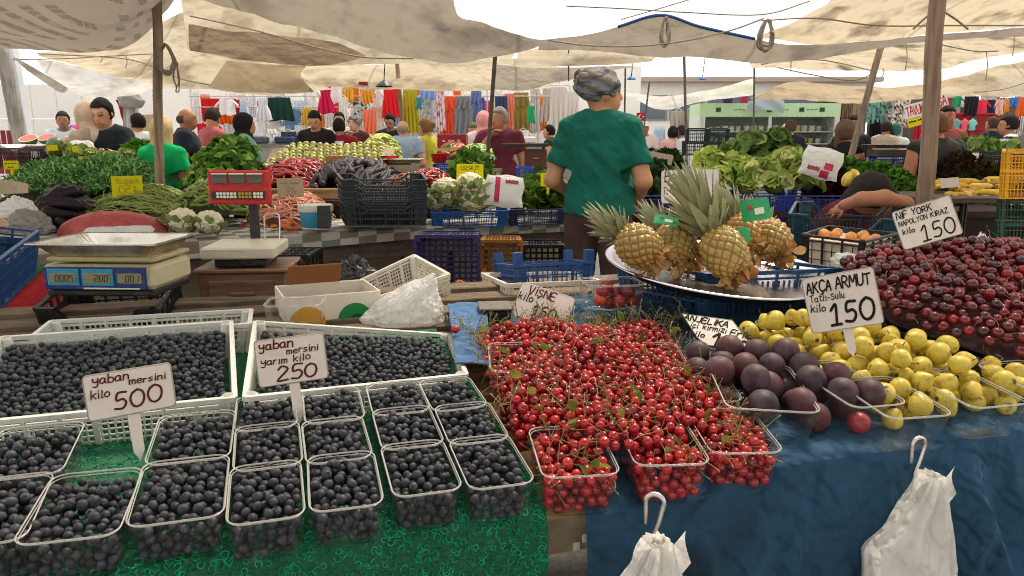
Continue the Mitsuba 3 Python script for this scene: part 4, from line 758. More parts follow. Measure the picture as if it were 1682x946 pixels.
# ------------------------------------------------------------------ hand written price signs
def facing(pos, roll=0.0, lean=0.0, yaw=0.0):
    z = unit(np.array([0, 0, CAM_H]) - pos); z = unit(np.array([z[0], z[1], 0])); R = frame(z, (0, 0, 1)); R = np.stack([np.cross([0, 0, 1], z), [0, 0, 1], z], 1)
    return R @ Ry(yaw) @ Rx(-lean) @ Rz(roll)
INK, MAROON = '#1d1a1a', '#5a2226'
def sign(label, px, py, y, wpx, hpx, lines, roll=0.0, lean=0.1, yaw=0.0, stake=None, bsdf='signcard', name='price_sign', rc=.05, mirror=False, shape=None, edge='#9a9183', stakew=.020):
    pos = at(px, py, y); zc = np.linalg.norm(pos - [0, 0, CAM_H]) / math.sqrt(1 + ((px - 841) / FPX) ** 2 + ((py - 473) / FPX) ** 2); s = zc / FPX; w, h = wpx * s, hpx * s
    R = facing(pos, math.radians(roll), lean, yaw); M = M4(R, pos); k = thing(name, label, 'price sign')
    out = rrect(w, h, rc * w) if shape is None else Polygon([(a * w, b * h) for a, b in shape])
    v, f = poly(out, .003); v[:, 2] -= .003; part(k, 'card', Mesh().add((v, f)), bsdf, M=M)
    if edge:
        ring = out.exterior.coords; v, f = tube(np.c_[np.array(ring), np.zeros(len(ring))], .0011, 4, False); part(k, 'edge', Mesh().add((v, f), edge), 'plastic', M=M)
    for i, (txt, fx, fy, fh, fw, c, wt) in enumerate(lines):
        r = write(txt, fh * h, wt, seed=hash((px, i)) % 1000 if False else int(px) + i, mirror=False)
        if not r: continue
        (v, f), wd = r; v = v.copy(); v[:, 0] *= (fw * w) / wd; v[:, 0] += (fx - .5) * w; v[:, 1] += (fy - .5) * h; v[:, 2] += .0002
        if mirror: v[:, 0] *= -1; f = f[:, ::-1]
        part(k, 'lettering', Mesh().add((v, f), c), 'matte', M=M)
    if stake:
        ln = stake * s; v, f = poly(Polygon([(-stakew * .5, -h * .35), (stakew * .5, -h * .35), (stakew * .42, -h / 2 - ln * .78), (0, -h / 2 - ln), (-stakew * .42, -h / 2 - ln * .78)]), .003); v[:, 2] -= .0065; v[:, 0] += 0; part(k, 'stake', Mesh().add((v, f), (.70, .64, .55)), bsdf, M=M)
    return k
sign('white card on a stake reading yaban mersini kilo 500, left of the other berry sign', 214, 643, 1.19, 130, 74, [('yaban', .10, .78, .18, .42, MAROON, .15), ('mersini', .50, .66, .15, .44, MAROON, .15), ('kilo', .06, .47, .17, .22, MAROON, .15), ('500', .30, .16, .38, .58, MAROON, .12)], roll=2.5, lean=.12, stake=82)
sign('white card on a stake reading yaban mersini yarım kilo 250, before the crate', 479, 591, 1.36, 110, 76, [('yaban', .06, .79, .18, .50, MAROON, .16), ('mersini', .44, .64, .14, .48, MAROON, .15), ('yarım kilo', .06, .46, .14, .72, MAROON, .15), ('250', .26, .08, .30, .62, MAROON, .13)], roll=3.5, lean=.12, stake=72)
sign('white card reading vişne kilo 150, tilted behind the sour cherries', 893, 503, 1.95, 92, 56, [('VİŞNE', .16, .72, .24, .52, MAROON, .15), ('kilo', .02, .50, .22, .28, INK, .13), ('150', .32, .16, .32, .46, INK, .14)], roll=-17, lean=.35)
sign('white card lying behind the plums reading anjelika içi kırmızı erik 150', 1180, 548, 1.66, 132, 66, [('ANJELİKA', .04, .74, .17, .56, INK, .16), ('içi kırmızı', .14, .55, .16, .46, INK, .13), ('Erik', .64, .52, .17, .25, INK, .14), ('kilo', .16, .30, .15, .2, INK, .13), ('150', .42, .06, .40, .5, INK, .15)], roll=-9, lean=.9, shape=[(-.5, .42), (.12, .5), (.5, -.38), (-.05, -.5), (-.25, -.2)])
sign('card on a stake reading akça armut tatlı sulu kilo 150, in the pears', 1383, 494, 1.55, 110, 92, [('AKÇA', .04, .72, .19, .37, INK, .18), ('ARMUT', .45, .72, .19, .50, INK, .17), ('Tatlı-Sulu', .06, .55, .12, .50, INK, .14), ('kilo', .05, .37, .13, .22, INK, .14), ('150', .28, .09, .38, .66, INK, .14)], roll=15, lean=.12, stake=48)
sign('white card reading nif york napolyon kiraz kilo 150, tilted on the sweet cherries', 1522, 366, 1.88, 88, 66, [('NIF YORK', .05, .78, .16, .62, INK, .15), ('NAPOLYON', .05, .60, .12, .5, INK, .15), ('KİRAZ', .60, .60, .12, .30, INK, .15), ('kilo', .07, .38, .13, .22, INK, .15), ('150', .34, .08, .40, .62, INK, .10)], roll=22, lean=.25)
# ------------------------------------------------------------------ pineapple tray on blue crates
tc = at(1180, 436, 2.18); TR = .330
nT = unit([math.sin(math.radians(4.6)), -math.sin(math.radians(5.5)), 1]); MT = M4(frame(nT, (1, 0, 0)), tc)
prof = [(0, -.028), (.255, -.028), (.275, -.024), (.305, -.003), (.318, .003), (.326, .004), (TR, .001), (.328, -.004), (.318, -.003), (.303, -.010), (.274, -.030), (.25, -.034), (0, -.034)]
k = thing('tray', 'big round steel tray carrying the pineapples on a blue crate', 'tray'); emit(k, lathe(prof, 96), 'traysteel', True, MT) if False else emit(k, Mesh().add(lathe(prof, 96)), 'traysteel', True, MT)
# wet brown cardboard lying in the tray
ph = np.linspace(0, 2 * np.pi, 60); cr = np.array([(min(.268 * math.cos(a), .105 + .02 * math.sin(a)), .268 * math.sin(a)) for a in ph]); v, f = poly(Polygon(cr).buffer(0), .003)
S['wetcard'] = two(bump(prin(proc(lambda p, n, uv: mix((.12, .085, .055), (.05, .035, .022), smoothstep(.35, .65, fbm(p.x * 9, p.y * 9, 0, 4)))), 0.35, specular=.4), lambda p, n, uv: fbm(p.x * 60, p.y * 60, 0, 3), .004))
v[:, 2] -= .0265; one('cardboard_sheet', 'wet brown cardboard sheet lying in the pineapple tray', 'cardboard', Mesh().add((v, f)), 'wetcard', M=MT)
def onaxis(C, d, w): return C + d * w
zt = tz(1.85, .785)
cz = [atz(1166, 478, .99), atz(1345, 468, .985)]
b0 = atz(1162, 524, zt); hh = .125; a0 = b0 + [0, 0, hh]; ex = unit(np.array([.97, .22, 0])); ey = np.array([-ex[1], ex[0], 0]); ey = unit(ey + ex * -.55)
crate([a0, a0 + ex * .42, a0 + ex * .42 + ey * .34, a0 + ey * .34], hh, 'blue slatted crate under the round steel tray', 'slat', '#24486f', nrib=6)
def pineapple(label, px, py, y, axis, r=.066, ln=.076, crown=.16, nleaf=42, spread=1.0, seed=0, warm=0.0, base=True, spin=0.0):
    r, ln, crown = r * .82, ln * .84, crown * .80; g = np.random.default_rng(seed); k = thing('pineapple', label, 'pineapple', 'pineapples on the tray'); ax = unit(axis); M = M4(frame(ax, (1, 0, .2)) @ Rz(spin), at(px, py, y))
    nu, nv = 120, 76; th = np.arange(nu) * 2 * np.pi / nu; u = np.linspace(.02, 1, nv); el = u * np.pi
    TH, EL = np.meshgrid(th, el, indexing='ij'); rad = r * np.sin(EL) ** .82; zz = -ln * np.cos(EL)
    A_, B_ = (TH / (2 * np.pi) * 12 + (EL / np.pi) * 7.2), (TH / (2 * np.pi) * 12 - (EL / np.pi) * 7.2)     # crossing spirals of eyes
    jx = .16 * np.sin(TH * 3 + seed) * np.sin(EL * 5) ; A_ = A_ + jx; B_ = B_ - jx * .7
    fa, fb = A_ - np.floor(A_) - .5, B_ - np.floor(B_) - .5; ed = np.minimum(.5 - np.abs(fa), .5 - np.abs(fb)) * 2; bumpy = np.clip(ed / .5, 0, 1) ** .7; spike = np.exp(-(fa ** 2 + fb ** 2) / .012)
    P = np.stack([rad * np.cos(TH), rad * np.sin(TH), zz], -1); nrm = P / [r * r, r * r, ln * ln]; nrm /= np.linalg.norm(nrm, axis=-1, keepdims=True); P = P + nrm * (.0048 * bumpy + .0042 * spike)[..., None]
    cell = np.modf(np.sin(np.floor(A_) % 12 * 12.9 + np.floor(B_) % 12 * 78.2 + seed) * 437.5)[0][..., None] ** 2
    c0 = np.array([.37, .205, .042]) * (1 - cell) + np.array([.29, .23, .05]) * cell; c0 = c0 * (1 - warm) + np.array([.55, .25, .04]) * warm; gr = np.array([.075, .07, .022]); c = gr + (c0 - gr) * np.clip(bumpy * 1.5 - .1, 0, 1)[..., None]; c = c * (1 - .55 * spike[..., None]) + .55 * spike[..., None] * np.array([.34, .20, .10])
    c = c * (.75 + .6 * meshkit.fbm(P * 90, 3, seed)[..., None])
    emit(K('fruit', k), Mesh().add(surf(P, True), c.reshape(-1, 3)), 'fruit', True, M)
    n = 8; uu = np.linspace(0, 1, n)
    for i in range(nleaf):
        q = i / nleaf; a = i * 2.39996; out = (1.08 - 1.0 * q) * spread; L_ = crown * (.42 + .65 * q ** .8) * g.uniform(.85, 1.1); w = (.016 - .004 * q) * (crown / .16) ** .5
        d0 = np.array([math.cos(a) * math.sin(out * .75), math.sin(a) * math.sin(out * .75), math.cos(out * .75)]); side = np.array([-math.sin(a), math.cos(a), 0]); p = np.array([math.cos(a), math.sin(a), 0]) * .018 * (1.1 - q) + [0, 0, ln * .93 + .028 * q]; ctr = [p]
        for j in range(1, n):
            dd = unit(d0 + np.array([math.cos(a), math.sin(a), -.3]) * .35 * out * (j / n) ** 2); ctr.append(ctr[-1] + dd * L_ / (n - 1))
        ctr = np.array(ctr); ww = w * (1 - uu ** 1.8) ** .9 + .0004; nn = np.cross(side, np.gradient(ctr, axis=0)); nn /= np.linalg.norm(nn, axis=1, keepdims=True)
        P = np.stack([ctr - side * ww[:, None] - nn * ww[:, None] * -.35, ctr, ctr + side * ww[:, None] - nn * ww[:, None] * -.35], 1); sh = g.uniform(.75, 1.25); cc = np.repeat((np.array([.19, .21, .10]) * sh + np.array([.14, .12, .07]) * (uu[:, None] ** 2)), 3, 0)
        part(k, 'leaf', Mesh().add(thick(P, .0012), np.vstack([cc, cc])), 'fruit', True, M=M)
    if base:
        m = Mesh(); pts = np.array([[math.cos(t_) * .03 * e, math.sin(t_) * .03 * e, -ln * .93] for t_, e in zip(g.uniform(0, 6.3, 26), g.uniform(.3, 1.2, 26))]); dirs = pts * [1, 1, 0] * 30 + [0, 0, -.4]
        add_leaves(m, pts, .040, g, ['#b08a5a', '#8c6238', '#c7a06a'], .0, .25, dirs=np.array([unit(d) for d in dirs])); part(k, 'dry_bract', m, 'leaf', True, M=M, kind='stuff')
    return k, M
PA = [pineapple('pineapple at the left edge of the tray with its crown leaning left', 1050, 405, 2.03, (-.72, .42, .50), crown=.125, seed=1, spread=1.15),
      pineapple('second pineapple from the left with a green tag below its crown', 1110, 402, 2.12, (-.42, .72, .55), crown=.125, seed=2, spread=1.05),
      pineapple('pineapple in front with the tallest crown, leaning on the others', 1190, 415, 2.02, (-.40, .40, .78), r=.070, ln=.082, crown=.25, nleaf=54, spread=.92, seed=3),
      pineapple('orange pineapple half hidden behind the front one', 1226, 385, 2.22, (-.30, .60, .62), r=.060, crown=.14, seed=4, warm=.6),
      pineapple('rightmost pineapple of the tray with a pink and green tag', 1268, 394, 2.20, (-.20, .72, .58), r=.064, crown=.115, seed=5, warm=.25)]
def tag(label, px, py, y, wpx, hpx, roll, shape='round', yaw=0.0, lean=.2):
    pos = at(px, py, y); s = mpp(y); R = facing(pos, math.radians(roll), lean, yaw); k = thing('fruit_tag', label, 'tag'); o = Polygon([(math.cos(a) * wpx / 2 * s, math.sin(a) * hpx / 2 * s) for a in np.linspace(0, 2 * np.pi, 28)[:-1]]) if shape == 'round' else rrect(wpx * s, hpx * s, 4 * s)
    u = np.linspace(-.5, .5, 10); v, f = poly(o, .0012); m = trimesh.Trimesh(v, f).subdivide().subdivide(); v, f = np.array(m.vertices), np.array(m.faces); v[:, 2] -= (v[:, 0] ** 2) * 6; part(k, 'card', Mesh().add((v, f), '#2f9a5f'), 'plastic', M=M4(R, pos))
    v, f = poly(affinity.translate(affinity.scale(o, .32, .30), wpx * s * .12, -hpx * s * .1), .001); v[:, 2] += .0015; part(k, 'print', Mesh().add((v, f), '#d8dfc8'), 'plastic', M=M4(R, pos)); v, f = poly(affinity.translate(affinity.scale(o, .18, .16), -wpx * s * .18, hpx * s * .12), .001); v[:, 2] += .0012; part(k, 'print', Mesh().add((v, f), '#b8322f'), 'plastic', M=M4(R, pos))
tag('round green tag hanging at the shoulder of the front pineapple', 1215, 393, 2.02, 32, 44, -25)
tag('curled green tag on the second pineapple from the left', 1094, 361, 2.06, 40, 18, -12, 'r', lean=.7)
tag('green tag with a pink rim standing in the rightmost crown', 1241, 344, 2.14, 46, 36, 12, 'r', lean=.3)

# ------------------------------------------------------------------ hooks and hanging carrier bags at the cloth edge
def hook(px, py, y, hpx, label, sidepx, yaw=.5):
    p0 = at(px, py, y); s = mpp(y); h = hpx * s; w = sidepx * s; ph = np.linspace(np.pi, -.12 * np.pi, 14); R_ = w / 2
    pts = [[-R_ * .95, 0, -h * .62]] + [[R_ * math.cos(a), 0, -R_ + R_ * math.sin(a)] for a in ph] + [[R_ * .55, 0, -h * .55], [R_ * .1, 0, -h * .8], [-R_ * .2, 0, -h]]
    k = thing('hook', label, 'hook'); emit(k, Mesh().add(tube(spline(pts, 46), .0042, 10)), 'steel', True, M4(Rz(yaw), p0)); return p0
def bag_bundle(label, top, length, wtop, wbot, seed, lean=0.0, corner=True, bottom_w=None):
    k = thing('carrier_bag_bundle', label, 'plastic bags'); g = np.random.default_rng(seed)
    for L_ in range(3):
        nu, nv = 88, 44; u = np.arange(nu) * 2 * np.pi / nu; v = np.linspace(0, 1, nv); U, V = np.meshgrid(u, v, indexing='ij'); open_ = np.clip(V / .42, 0, 1) ** 1.25
        hw = wtop + (wbot * (1 - .06 * L_) - wtop) * open_; hw = hw * (1 + .10 * np.sin(V * 3)); th = .016 + .030 * np.sin(np.clip(V, 0, 1) * np.pi * .8)
        pl = (1 - .75 * open_) * .30 * np.sin(U * 9 + L_ * 2 + 3 * V) + .05 * np.sin(U * 5 + 7 * V + L_)
        sq = np.sign(np.cos(U)) * np.abs(np.cos(U)) ** .6
        x = hw * sq * (1 + .4 * pl) + lean * V * length + (L_ - 1) * .012 * open_ + .012 * g.normal() * V; y = th * np.sin(U) * (1 + pl) + (L_ - 1) * .006; z = -V * length * (1 + .03 * L_) - .035 * open_ * (1 - np.clip(V, 0, 1)) * np.cos(U * 1.0 + .4)
        P = np.stack([x, y, z], -1); P += (.014 * f3(P + L_ * 3, 9, 3, seed + L_) * open_)[..., None] * np.array([1.2, 1.5, .5]); P[..., 1] += .010 * np.sin(P[..., 2] * 40 + P[..., 0] * 55) * open_ * (1 - .6 * V)
        part(k, 'bag', Mesh().add(surf(P, True)), 'bagwhite', True, M=M4(Rz(.28), top))
    for sgn, q in ((1, .05), (-1, -.04)):   # handle loops and loose corners
        m = Mesh(); P = np.array([[[q * .4 + sgn * .012 * e + a * .018, -.012 + .01 * math.sin(3 * e), -.004 - .055 * e + .02 * a * sgn] for e in np.linspace(0, 1, 8)] for a in np.linspace(-1, 1, 4)]); m.add(surf(P)); part(k, 'handle', m, 'bagwhite', True, M=M4(Rz(.28), top))
    return k
yh = 1.08; p0 = hook(1076, 812, yh, 92, 'left steel hook pushed over the edge of the blue cloth', 32, -.3)
bag_bundle('bundle of white carrier bags on the left steel hook, cut by the frame', p0 + [-.004, -.055, -.045], .46, .016, .118, 3, lean=-.06)
yh2 = 1.33; p1 = hook(1510, 719, yh2, 72, 'right steel hook pushed over the edge of the blue cloth', 28, .3)
bag_bundle('bundle of white carrier bags on the right steel hook', p1 + [-.008, -.065, -.042], .40, .014, .088, 7, lean=-.10)
# ------------------------------------------------------------------ behind the front table: scales, boxes, crates, bags
def local(px, py, y, yaw=0.0): return M4(Rz(yaw), at(px, py, y))
def blob(label, name, cat, px, py, y, rx, ry, rz, bsdf, c=(.5, .5, .5), amp=.3, freq=2.0, seed=0, point=0.0, flat=.35, n=4, smooth=True, fold=.0, group=None):
    v, f = ico(n); q = v.copy(); d = 1 + amp * 2 * f3(q + seed * 3.1, freq, 4, seed) - amp * np.abs(2 * f3(q + seed, freq * 2.2, 3, seed + 4)) + fold * np.sin(np.arctan2(q[:, 1], q[:, 0]) * 11 + q[:, 2] * 4) * (1 - q[:, 2] ** 2)
    v = v * d[:, None]; v[:, 2] = np.where(v[:, 2] < -flat, -flat + (v[:, 2] + flat) * .1, v[:, 2]); k = np.clip(v[:, 2], 0, 2); v[:, :2] *= (1 - point * np.clip(k, 0, 1) ** 1.2 * .75)[:, None]; v[:, 2] += point * k ** 2 * .6
    return one(name, label, cat, Mesh().add((v * [rx, ry, rz], f), c), bsdf, smooth, group, M=M4(np.eye(3), at(px, py, y)))
BK, DK = '#1b1a19', '#262524'
crate(tilted([(58, 508), (258, 512), (294, 452), (112, 462)], (.90, .90, .935, .935)), .17, 'black scoop sided crate under the price computing scale', 'scoop', '#191818', nrib=7)
# price computing scale
M = local(163, 478, 1.95, -.05); k = thing('price_scale', 'worn price computing scale with a flared steel pan and three displays', 'scale')
part(k, 'body', Mesh().add(cbox((0, .105, .036), (.305, .21, .066), .012), '#b5ab86'), 'plastic', M=M); part(k, 'foot_plate', Mesh().add(cbox((0, .105, -.006), (.29, .20, .018), .004), '#1c1b1a'), 'plastic', M=M)
part(k, 'panel', Mesh().add(cbox((-.005, -.001, .034), (.272, .012, .058), .002), '#1d2f6e'), 'plastic', M=M)
for x, t_, fr in ((-.087, '0005', '#2c86a8'), (.005, '200', '#2c86a8'), (.091, '001', '#26306b')):
    w_ = .084 if fr != '#26306b' else .078; part(k, 'display_frame', Mesh().add(cbox((x, -.0085, .038), (w_, .005, .044), .001), fr), 'plastic', M=M)
    d = part(k, 'display', Mesh().add(cbox((x, -.0115, .036), (w_ - .014, .003, .026), .0006), '#7f7a5a'), 'plastic', M=M)
    v, f, c = digits(t_, .0165).arr(); wd = v[:, 0].max(); v = np.c_[v[:, 0] - wd + x + w_ / 2 - .012, -.0135 - v[:, 2], v[:, 1] + .0275]; emit(K('digits', d), (v, f, c), 'matte', M=M)
v, f = write('TOPLAM', .004, .12)[0]; 
part(k, 'trim', Mesh().add(cbox((.04, -.009, .0085), (.15, .004, .004), .001), '#c9c4b0'), 'plastic', M=M)
part(k, 'platform', Mesh().add(cbox((.01, .10, .082), (.29, .20, .012), .004), '#a89c72'), 'plastic', M=M); part(k, 'column', Mesh().add(cbox((.01, .12, .072), (.12, .12, .012), .003), '#8b8060'), 'plastic', M=M)
def pan(w, d, h, fl, lip=.012, t_=.0025):
    q = [rrect(w - 2 * fl, d - 2 * fl, .03), rrect(w - .004, d - .004, .02), rrect(w + 2 * lip, d + 2 * lip, .012)]; n = 80; R_ = []
    for p, z in zip(q, (0, h, h + .001)):
        ls = LineString(p.exterior.coords); o = [ls.interpolate(i / n, normalized=True).coords[0] for i in range(n)]; R_.append(np.c_[o, np.full(n, z)])
    P = np.array(R_ + [R_[2] + [0, 0, -t_], R_[1] + [0, 0, -t_], R_[0] + [0, 0, -t_]]).transpose(1, 0, 2); m = Mesh().add(surf(P, True)); 
    for z, fl_ in ((0, 1), (-t_, 0)): m.add((np.vstack([R_[0] + [0, 0, z], [[0, 0, z]]]), np.array([[i, (i + 1) % n, n] for i in range(n)])))
    return m
part(k, 'pan', pan(.325, .24, .036, .03), 'pitted', 35, M=M @ M4(np.eye(3), (.0, .10, .090))) if False else part(k, 'pan', pan(.325, .24, .036, .03), 'pitted', M=M @ M4(np.eye(3), (.0, .10, .090)))
# wooden drawer box with the pole scale
M = local(400, 512, 2.35, .10); k = thing('drawer_box', 'brown wooden drawer box carrying the scale with the red display', 'wooden box')
part(k, 'case', Mesh().add(cbox((0, .12, .062), (.262, .24, .124), .004)), 'boxwood', M=M); part(k, 'top_board', Mesh().add(cbox((0, .118, .131), (.288, .262, .014), .004)), 'boxwood', M=M)
d = part(k, 'drawer', Mesh().add(cbox((0, -.004, .058), (.20, .012, .088), .003)), 'boxwood', M=M); part(d, 'handle', Mesh().add(cbox((0.005, -.014, .06), (.075, .012, .012), .003), '#6d4a2c'), 'boxwood', M=M)
k = thing('pole_scale', 'pale platform scale with a red display on a black pole', 'scale'); Mz = M @ M4(np.eye(3), (-.005, .11, .139))
part(k, 'base', Mesh().add(cbox((0, 0, .014), (.16, .18, .026), .004), '#151515'), 'plastic', M=Mz); part(k, 'platform', Mesh().add(cbox((0, 0, .048), (.225, .24, .036), .005), '#b9b29a'), 'plastic', M=Mz)
part(k, 'pole', Mesh().add(cbox((.0, .135, .13), (.030, .024, .25), .003), '#2a2a2b'), 'plastic', M=Mz)
part(k, 'wire_guard', Mesh().add(tube(spline([(.045, .08, .06), (.045, .08, .13), (.05, .08, .15), (.085, .08, .152), (.095, .08, .14), (.095, .06, .06)], 30), .0025, 6), '#b8b19c'), 'steel', True, M=Mz)
Md = M4(Rz(.02), at(391, 308, 2.50)); hd = part(k, 'display_head', Mesh().add(cbox((0, .02, 0), (.196, .04, .110), .004), '#b3201c'), 'plastic', label='red display head with three blank windows', M=Md)
part(k, 'display_head', Mesh().add(cbox((0, -.001, .028), (.170, .006, .034), .002), '#3a3a33'), 'plastic', M=Md) if False else None
for i in range(3): part(hd, 'window', Mesh().add(cbox((-.057 + .057 * i, -.003, .028), (.048, .006, .028), .001), '#56574a'), 'plastic', M=Md); part(hd, 'window_hood', Mesh().add(cbox((-.057 + .057 * i, -.006, .0445), (.050, .012, .005), .001), '#c9c2b4'), 'plastic', M=Md)
part(hd, 'keyboard', Mesh().add(cbox((0, -.002, -.025), (.172, .005, .026), .001), '#2b2622'), 'plastic', M=Md)
for r_ in range(2):
    for i in range(13):
        part(hd, 'key', Mesh().add(cbox((-.066 + .0112 * i + (.004 if i > 5 else 0) + (.004 if i > 9 else 0), -.0055, -.030 + .0105 * r_), (.0088, .004, .0080), .001), '#d9d4c4' if i < 6 or i > 9 else '#b08a3c'), 'plastic', M=Md)
# cardboard box with a green disc
M = local(540, 548, 2.22, .42); k = thing('fruit_box', 'open white and brown cardboard fruit box with a green disc and letter a', 'cardboard box')
for nm, c_, s_ in (('wall', (0, -.10, .07), (.27, .005, .14)), ('wall', (0, .10, .07), (.27, .005, .14)), ('wall', (-.135, 0, .07), (.005, .20, .14)), ('wall', (.135, 0, .07), (.005, .20, .14)), ('base', (0, 0, .004), (.27, .2, .006))):
    m = Mesh().add(cbox(c_, s_, .001), '#cfc7b6'); part(k, nm, m, 'matte', M=M)
v, f = cbox((0, 0, .035), (.16, .004, .07), .001); part(k, 'flap', Mesh().add((v @ Rx(.5).T + [-.02, .10, .14], f), '#8a5a38'), 'matte', label='brown inside of a folded up flap', M=M)
for x, c_, q in ((.06, '#1f7a43', 'green'), (-.075, '#c08a1e', 'orange')): v, f = poly(Polygon([(x + .05 * math.cos(a), .06 + .05 * math.sin(a)) for a in np.linspace(0, 6.28, 30)[:-1]]), .001); part(k, 'disc', Mesh().add((np.c_[v[:, 0], -.1035 - v[:, 2], v[:, 1]], f), c_), 'matte', label=f'{q} printed disc', M=M)
v, f = write('a', .05, .16)[0]; part(k, 'lettering', Mesh().add((np.c_[v[:, 0] + .045, -.106 - v[:, 2], v[:, 1] + .042], f), '#0f4a26'), 'matte', M=M)
t, s = on_table(488, 536, .0); punnet(M4(Rz(.12), at(487, 533, 2.0)), .15, .12, .065, 'empty clear basket in front of the cardboard fruit box')
crate([at(560, 508, 2.22), at(738, 452, 2.42), at(680, 420, 2.66), at(548, 482, 2.46)], .085, 'empty white lattice crate leaning askew behind the white bag', 'lattice', '#cfc9b8', nrib=6)
v, f = ico(5); q = v.copy(); d = 1 + .5 * f3(q, 1.6, 3, 4) - .38 * np.abs(f3(q, 3.2, 4, 9)) - .2 * np.abs(f3(q, 7, 3, 2)); v = v * d[:, None]; tp = np.clip(v[:, 2] * 1.0 + .2, 0, 1.4); v[:, 0] = v[:, 0] * (1 - .55 * tp) + .50 * tp ** 1.5; v[:, 1] *= (1 - .4 * tp); v[:, 2] += .25 * tp
one('plastic_bag', 'crumpled white plastic bag lying behind the right berry crate', 'plastic bag', Mesh().add((v * [.135, .09, .085], f)), 'bagwhite', True, M=M4(np.eye(3), at(662, 512, 2.15)))
blob('black rubbish bag on the floor below the vegetable table', 'rubbish_bag', 'rubbish bag', 585, 470, 3.35, .13, .1, .12, 'bagblack', amp=.28, seed=5, point=.35, n=4)
crate([at(474, 408, 3.9), at(528, 408, 3.9), at(528, 478, 3.9), at(474, 478, 3.9)], .25, 'black crate standing on end below the vegetable table', 'slat', '#131313', nrib=4)
def standing(label, x0, x1, y0, y1, yd, colr, dep=.24, **k): return crate([at(x0, y0, yd), at(x0, y1, yd), at(x1, y1, yd), at(x1, y0, yd)], dep, label, 'slat', colr, **k)
standing('dark purple crate standing on its side below the vegetable table', 682, 786, 388, 505, 3.75, '#2c2654', nrib=5)
standing('orange brown crate behind the blue crate with corner posts', 788, 857, 396, 462, 4.2, '#8a5a1e', nrib=4)
standing('black slotted crate beside the legs of the woman in green', 860, 926, 404, 446, 4.4, '#17171a', nrib=4)
crate([at(846, 437, 2.55), at(975, 431, 2.62), at(938, 428, 2.98), at(812, 434, 2.9)], .095, 'blue crate with upright corner posts on top of the white crates', 'slat', '#2a4a7c', post=.045, nrib=5, group=None)
for i in range(2): crate([at(832, 468 + 26 * i, 2.42), at(985, 462 + 26 * i, 2.48), at(945, 448 + 24 * i, 2.86), at(792, 450 + 26 * i, 2.78)], .055, 'white crate, ' + ['upper', 'lower'][i] + ' one of the two below the blue crate', 'lattice', '#cfc9bb', nrib=5, lattice=.02, lean=.985)
M = M4(Rz(.15), at(1003, 512, 2.02)); punnet(M, .155, .13, .085, 'clear punnet with a few red plums behind the sour cherries')
for i, (x, y, c_) in enumerate([(985, 492, 1), (1000, 497, 0), (1018, 495, 0), (1036, 492, 0), (990, 478, 0), (1012, 482, 2), (1032, 478, 2), (997, 470, 0)]):
    v, f, c = plum_mesh(40 + i, *[((.22, .016, .016), (.30, .03, .03)), ((.45, .06, .03), (.5, .1, .05)), ((.10, .012, .014), (.16, .02, .02))][c_]); one('red_plum', 'small red plum in the clear punnet behind the sour cherries', 'plum', (v, f, c), 'fruit', True, 'red plums in the clear punnet', M=M4(randR(), at(x, y, 2.0 + .03 * (i % 2)), .0185))
punnet(M4(Rz(.1) @ Rx(math.pi), at(925, 487, 2.12)), .17, .13, .05, 'upturned empty clear punnet behind the vişne card')
k = thing('black_box', 'small black metal box at the left of the vişne card', 'box'); M = local(815, 545, 2.05, .1); part(k, 'body', Mesh().add(cbox((0, .06, .03), (.085, .1, .055), .003), '#1c1a17'), 'plastic', M=M); part(k, 'lid', Mesh().add(cbox((0, .06, .061), (.092, .108, .006), .002), '#5d564a'), 'plastic', M=M)
P = np.array([[atz(735 + 62 * u + 14 * v_, 505 + 100 * v_, .86 - .02 * v_) for v_ in np.linspace(0, 1, 40)] for u in np.linspace(0, 1, 30)]); P[..., 2] += .05 * f3(P, 11, 3, 3) + .012
one('denim_cloth', 'light blue denim cloth crumpled between the berry crate and the sour cherries', 'cloth', Mesh().add(thick(P, .003), (.07, .14, .27)), 'cloth', True)
blob('orange and dark net bag below the purple crate', 'net_bag', 'bag', 757, 486, 2.7, .05, .05, .06, 'cloth', (.28, .10, .03), amp=.35, seed=8)
one('sour_cherry', 'single sour cherry lying apart on the denim cloth beside the white bag', 'cherry', SC[0], 'gloss', True, M=M4(np.eye(3), atz(748, 541, .885), .011))
# left neighbour table with green mat and red cloth
za = .80; e0, e1 = atz(66, 462, za), atz(-10, 532, za); dx = unit(e1 - e0); e1 = e0 + dx * 1.5; lf = np.array([-dx[1], dx[0], 0]); lf = lf if lf[0] < 0 else -lf
P = np.array([[e0 - dx * .4 + (e1 - e0 + dx * .4) * u + lf * w + [0, 0, .004] for w in np.linspace(.03, .9, 10)] for u in np.linspace(0, 1, 20)]); one('green_mat', 'green mat on the neighbouring table at the left edge', 'mat', Mesh().add(thick(P, .008), (.012, .16, .08)), 'matbase')
P = np.array([[e0 - dx * .4 + (e1 - e0 + dx * .4) * u + lf * .1 * (1 - min(w * 8, 1)) + [0, 0, -max(w - .12, 0) * .8] - lf * (.012 * math.sin(u * 26) * w + .03 * w) for w in np.linspace(0, 1, 30)] for u in np.linspace(0, 1, 60)]); one('red_cloth', 'red cloth hanging from the neighbouring table at the left edge', 'tablecloth', Mesh().add(thick(P, .003), (.30, .012, .018)), 'cloth', True)
v, f = cbox((0, 0, 0), (1.9, .84, .03), .004); one('neighbour_table', 'table board below the green mat at the left edge', 'table', Mesh().add((v @ np.stack([dx, lf, [0, 0, 1]], 1).T + e0 + dx * .55 + lf * .46 + [0, 0, -.02], f)), 'rawboard')
crate([atz(-75, 470, .97), atz(-8, 432, .97), atz(62, 380, .985), atz(-20, 372, 1.0)], .17, 'blue crate standing on the green mat at the left edge', 'slat', '#173f6b', nrib=6)
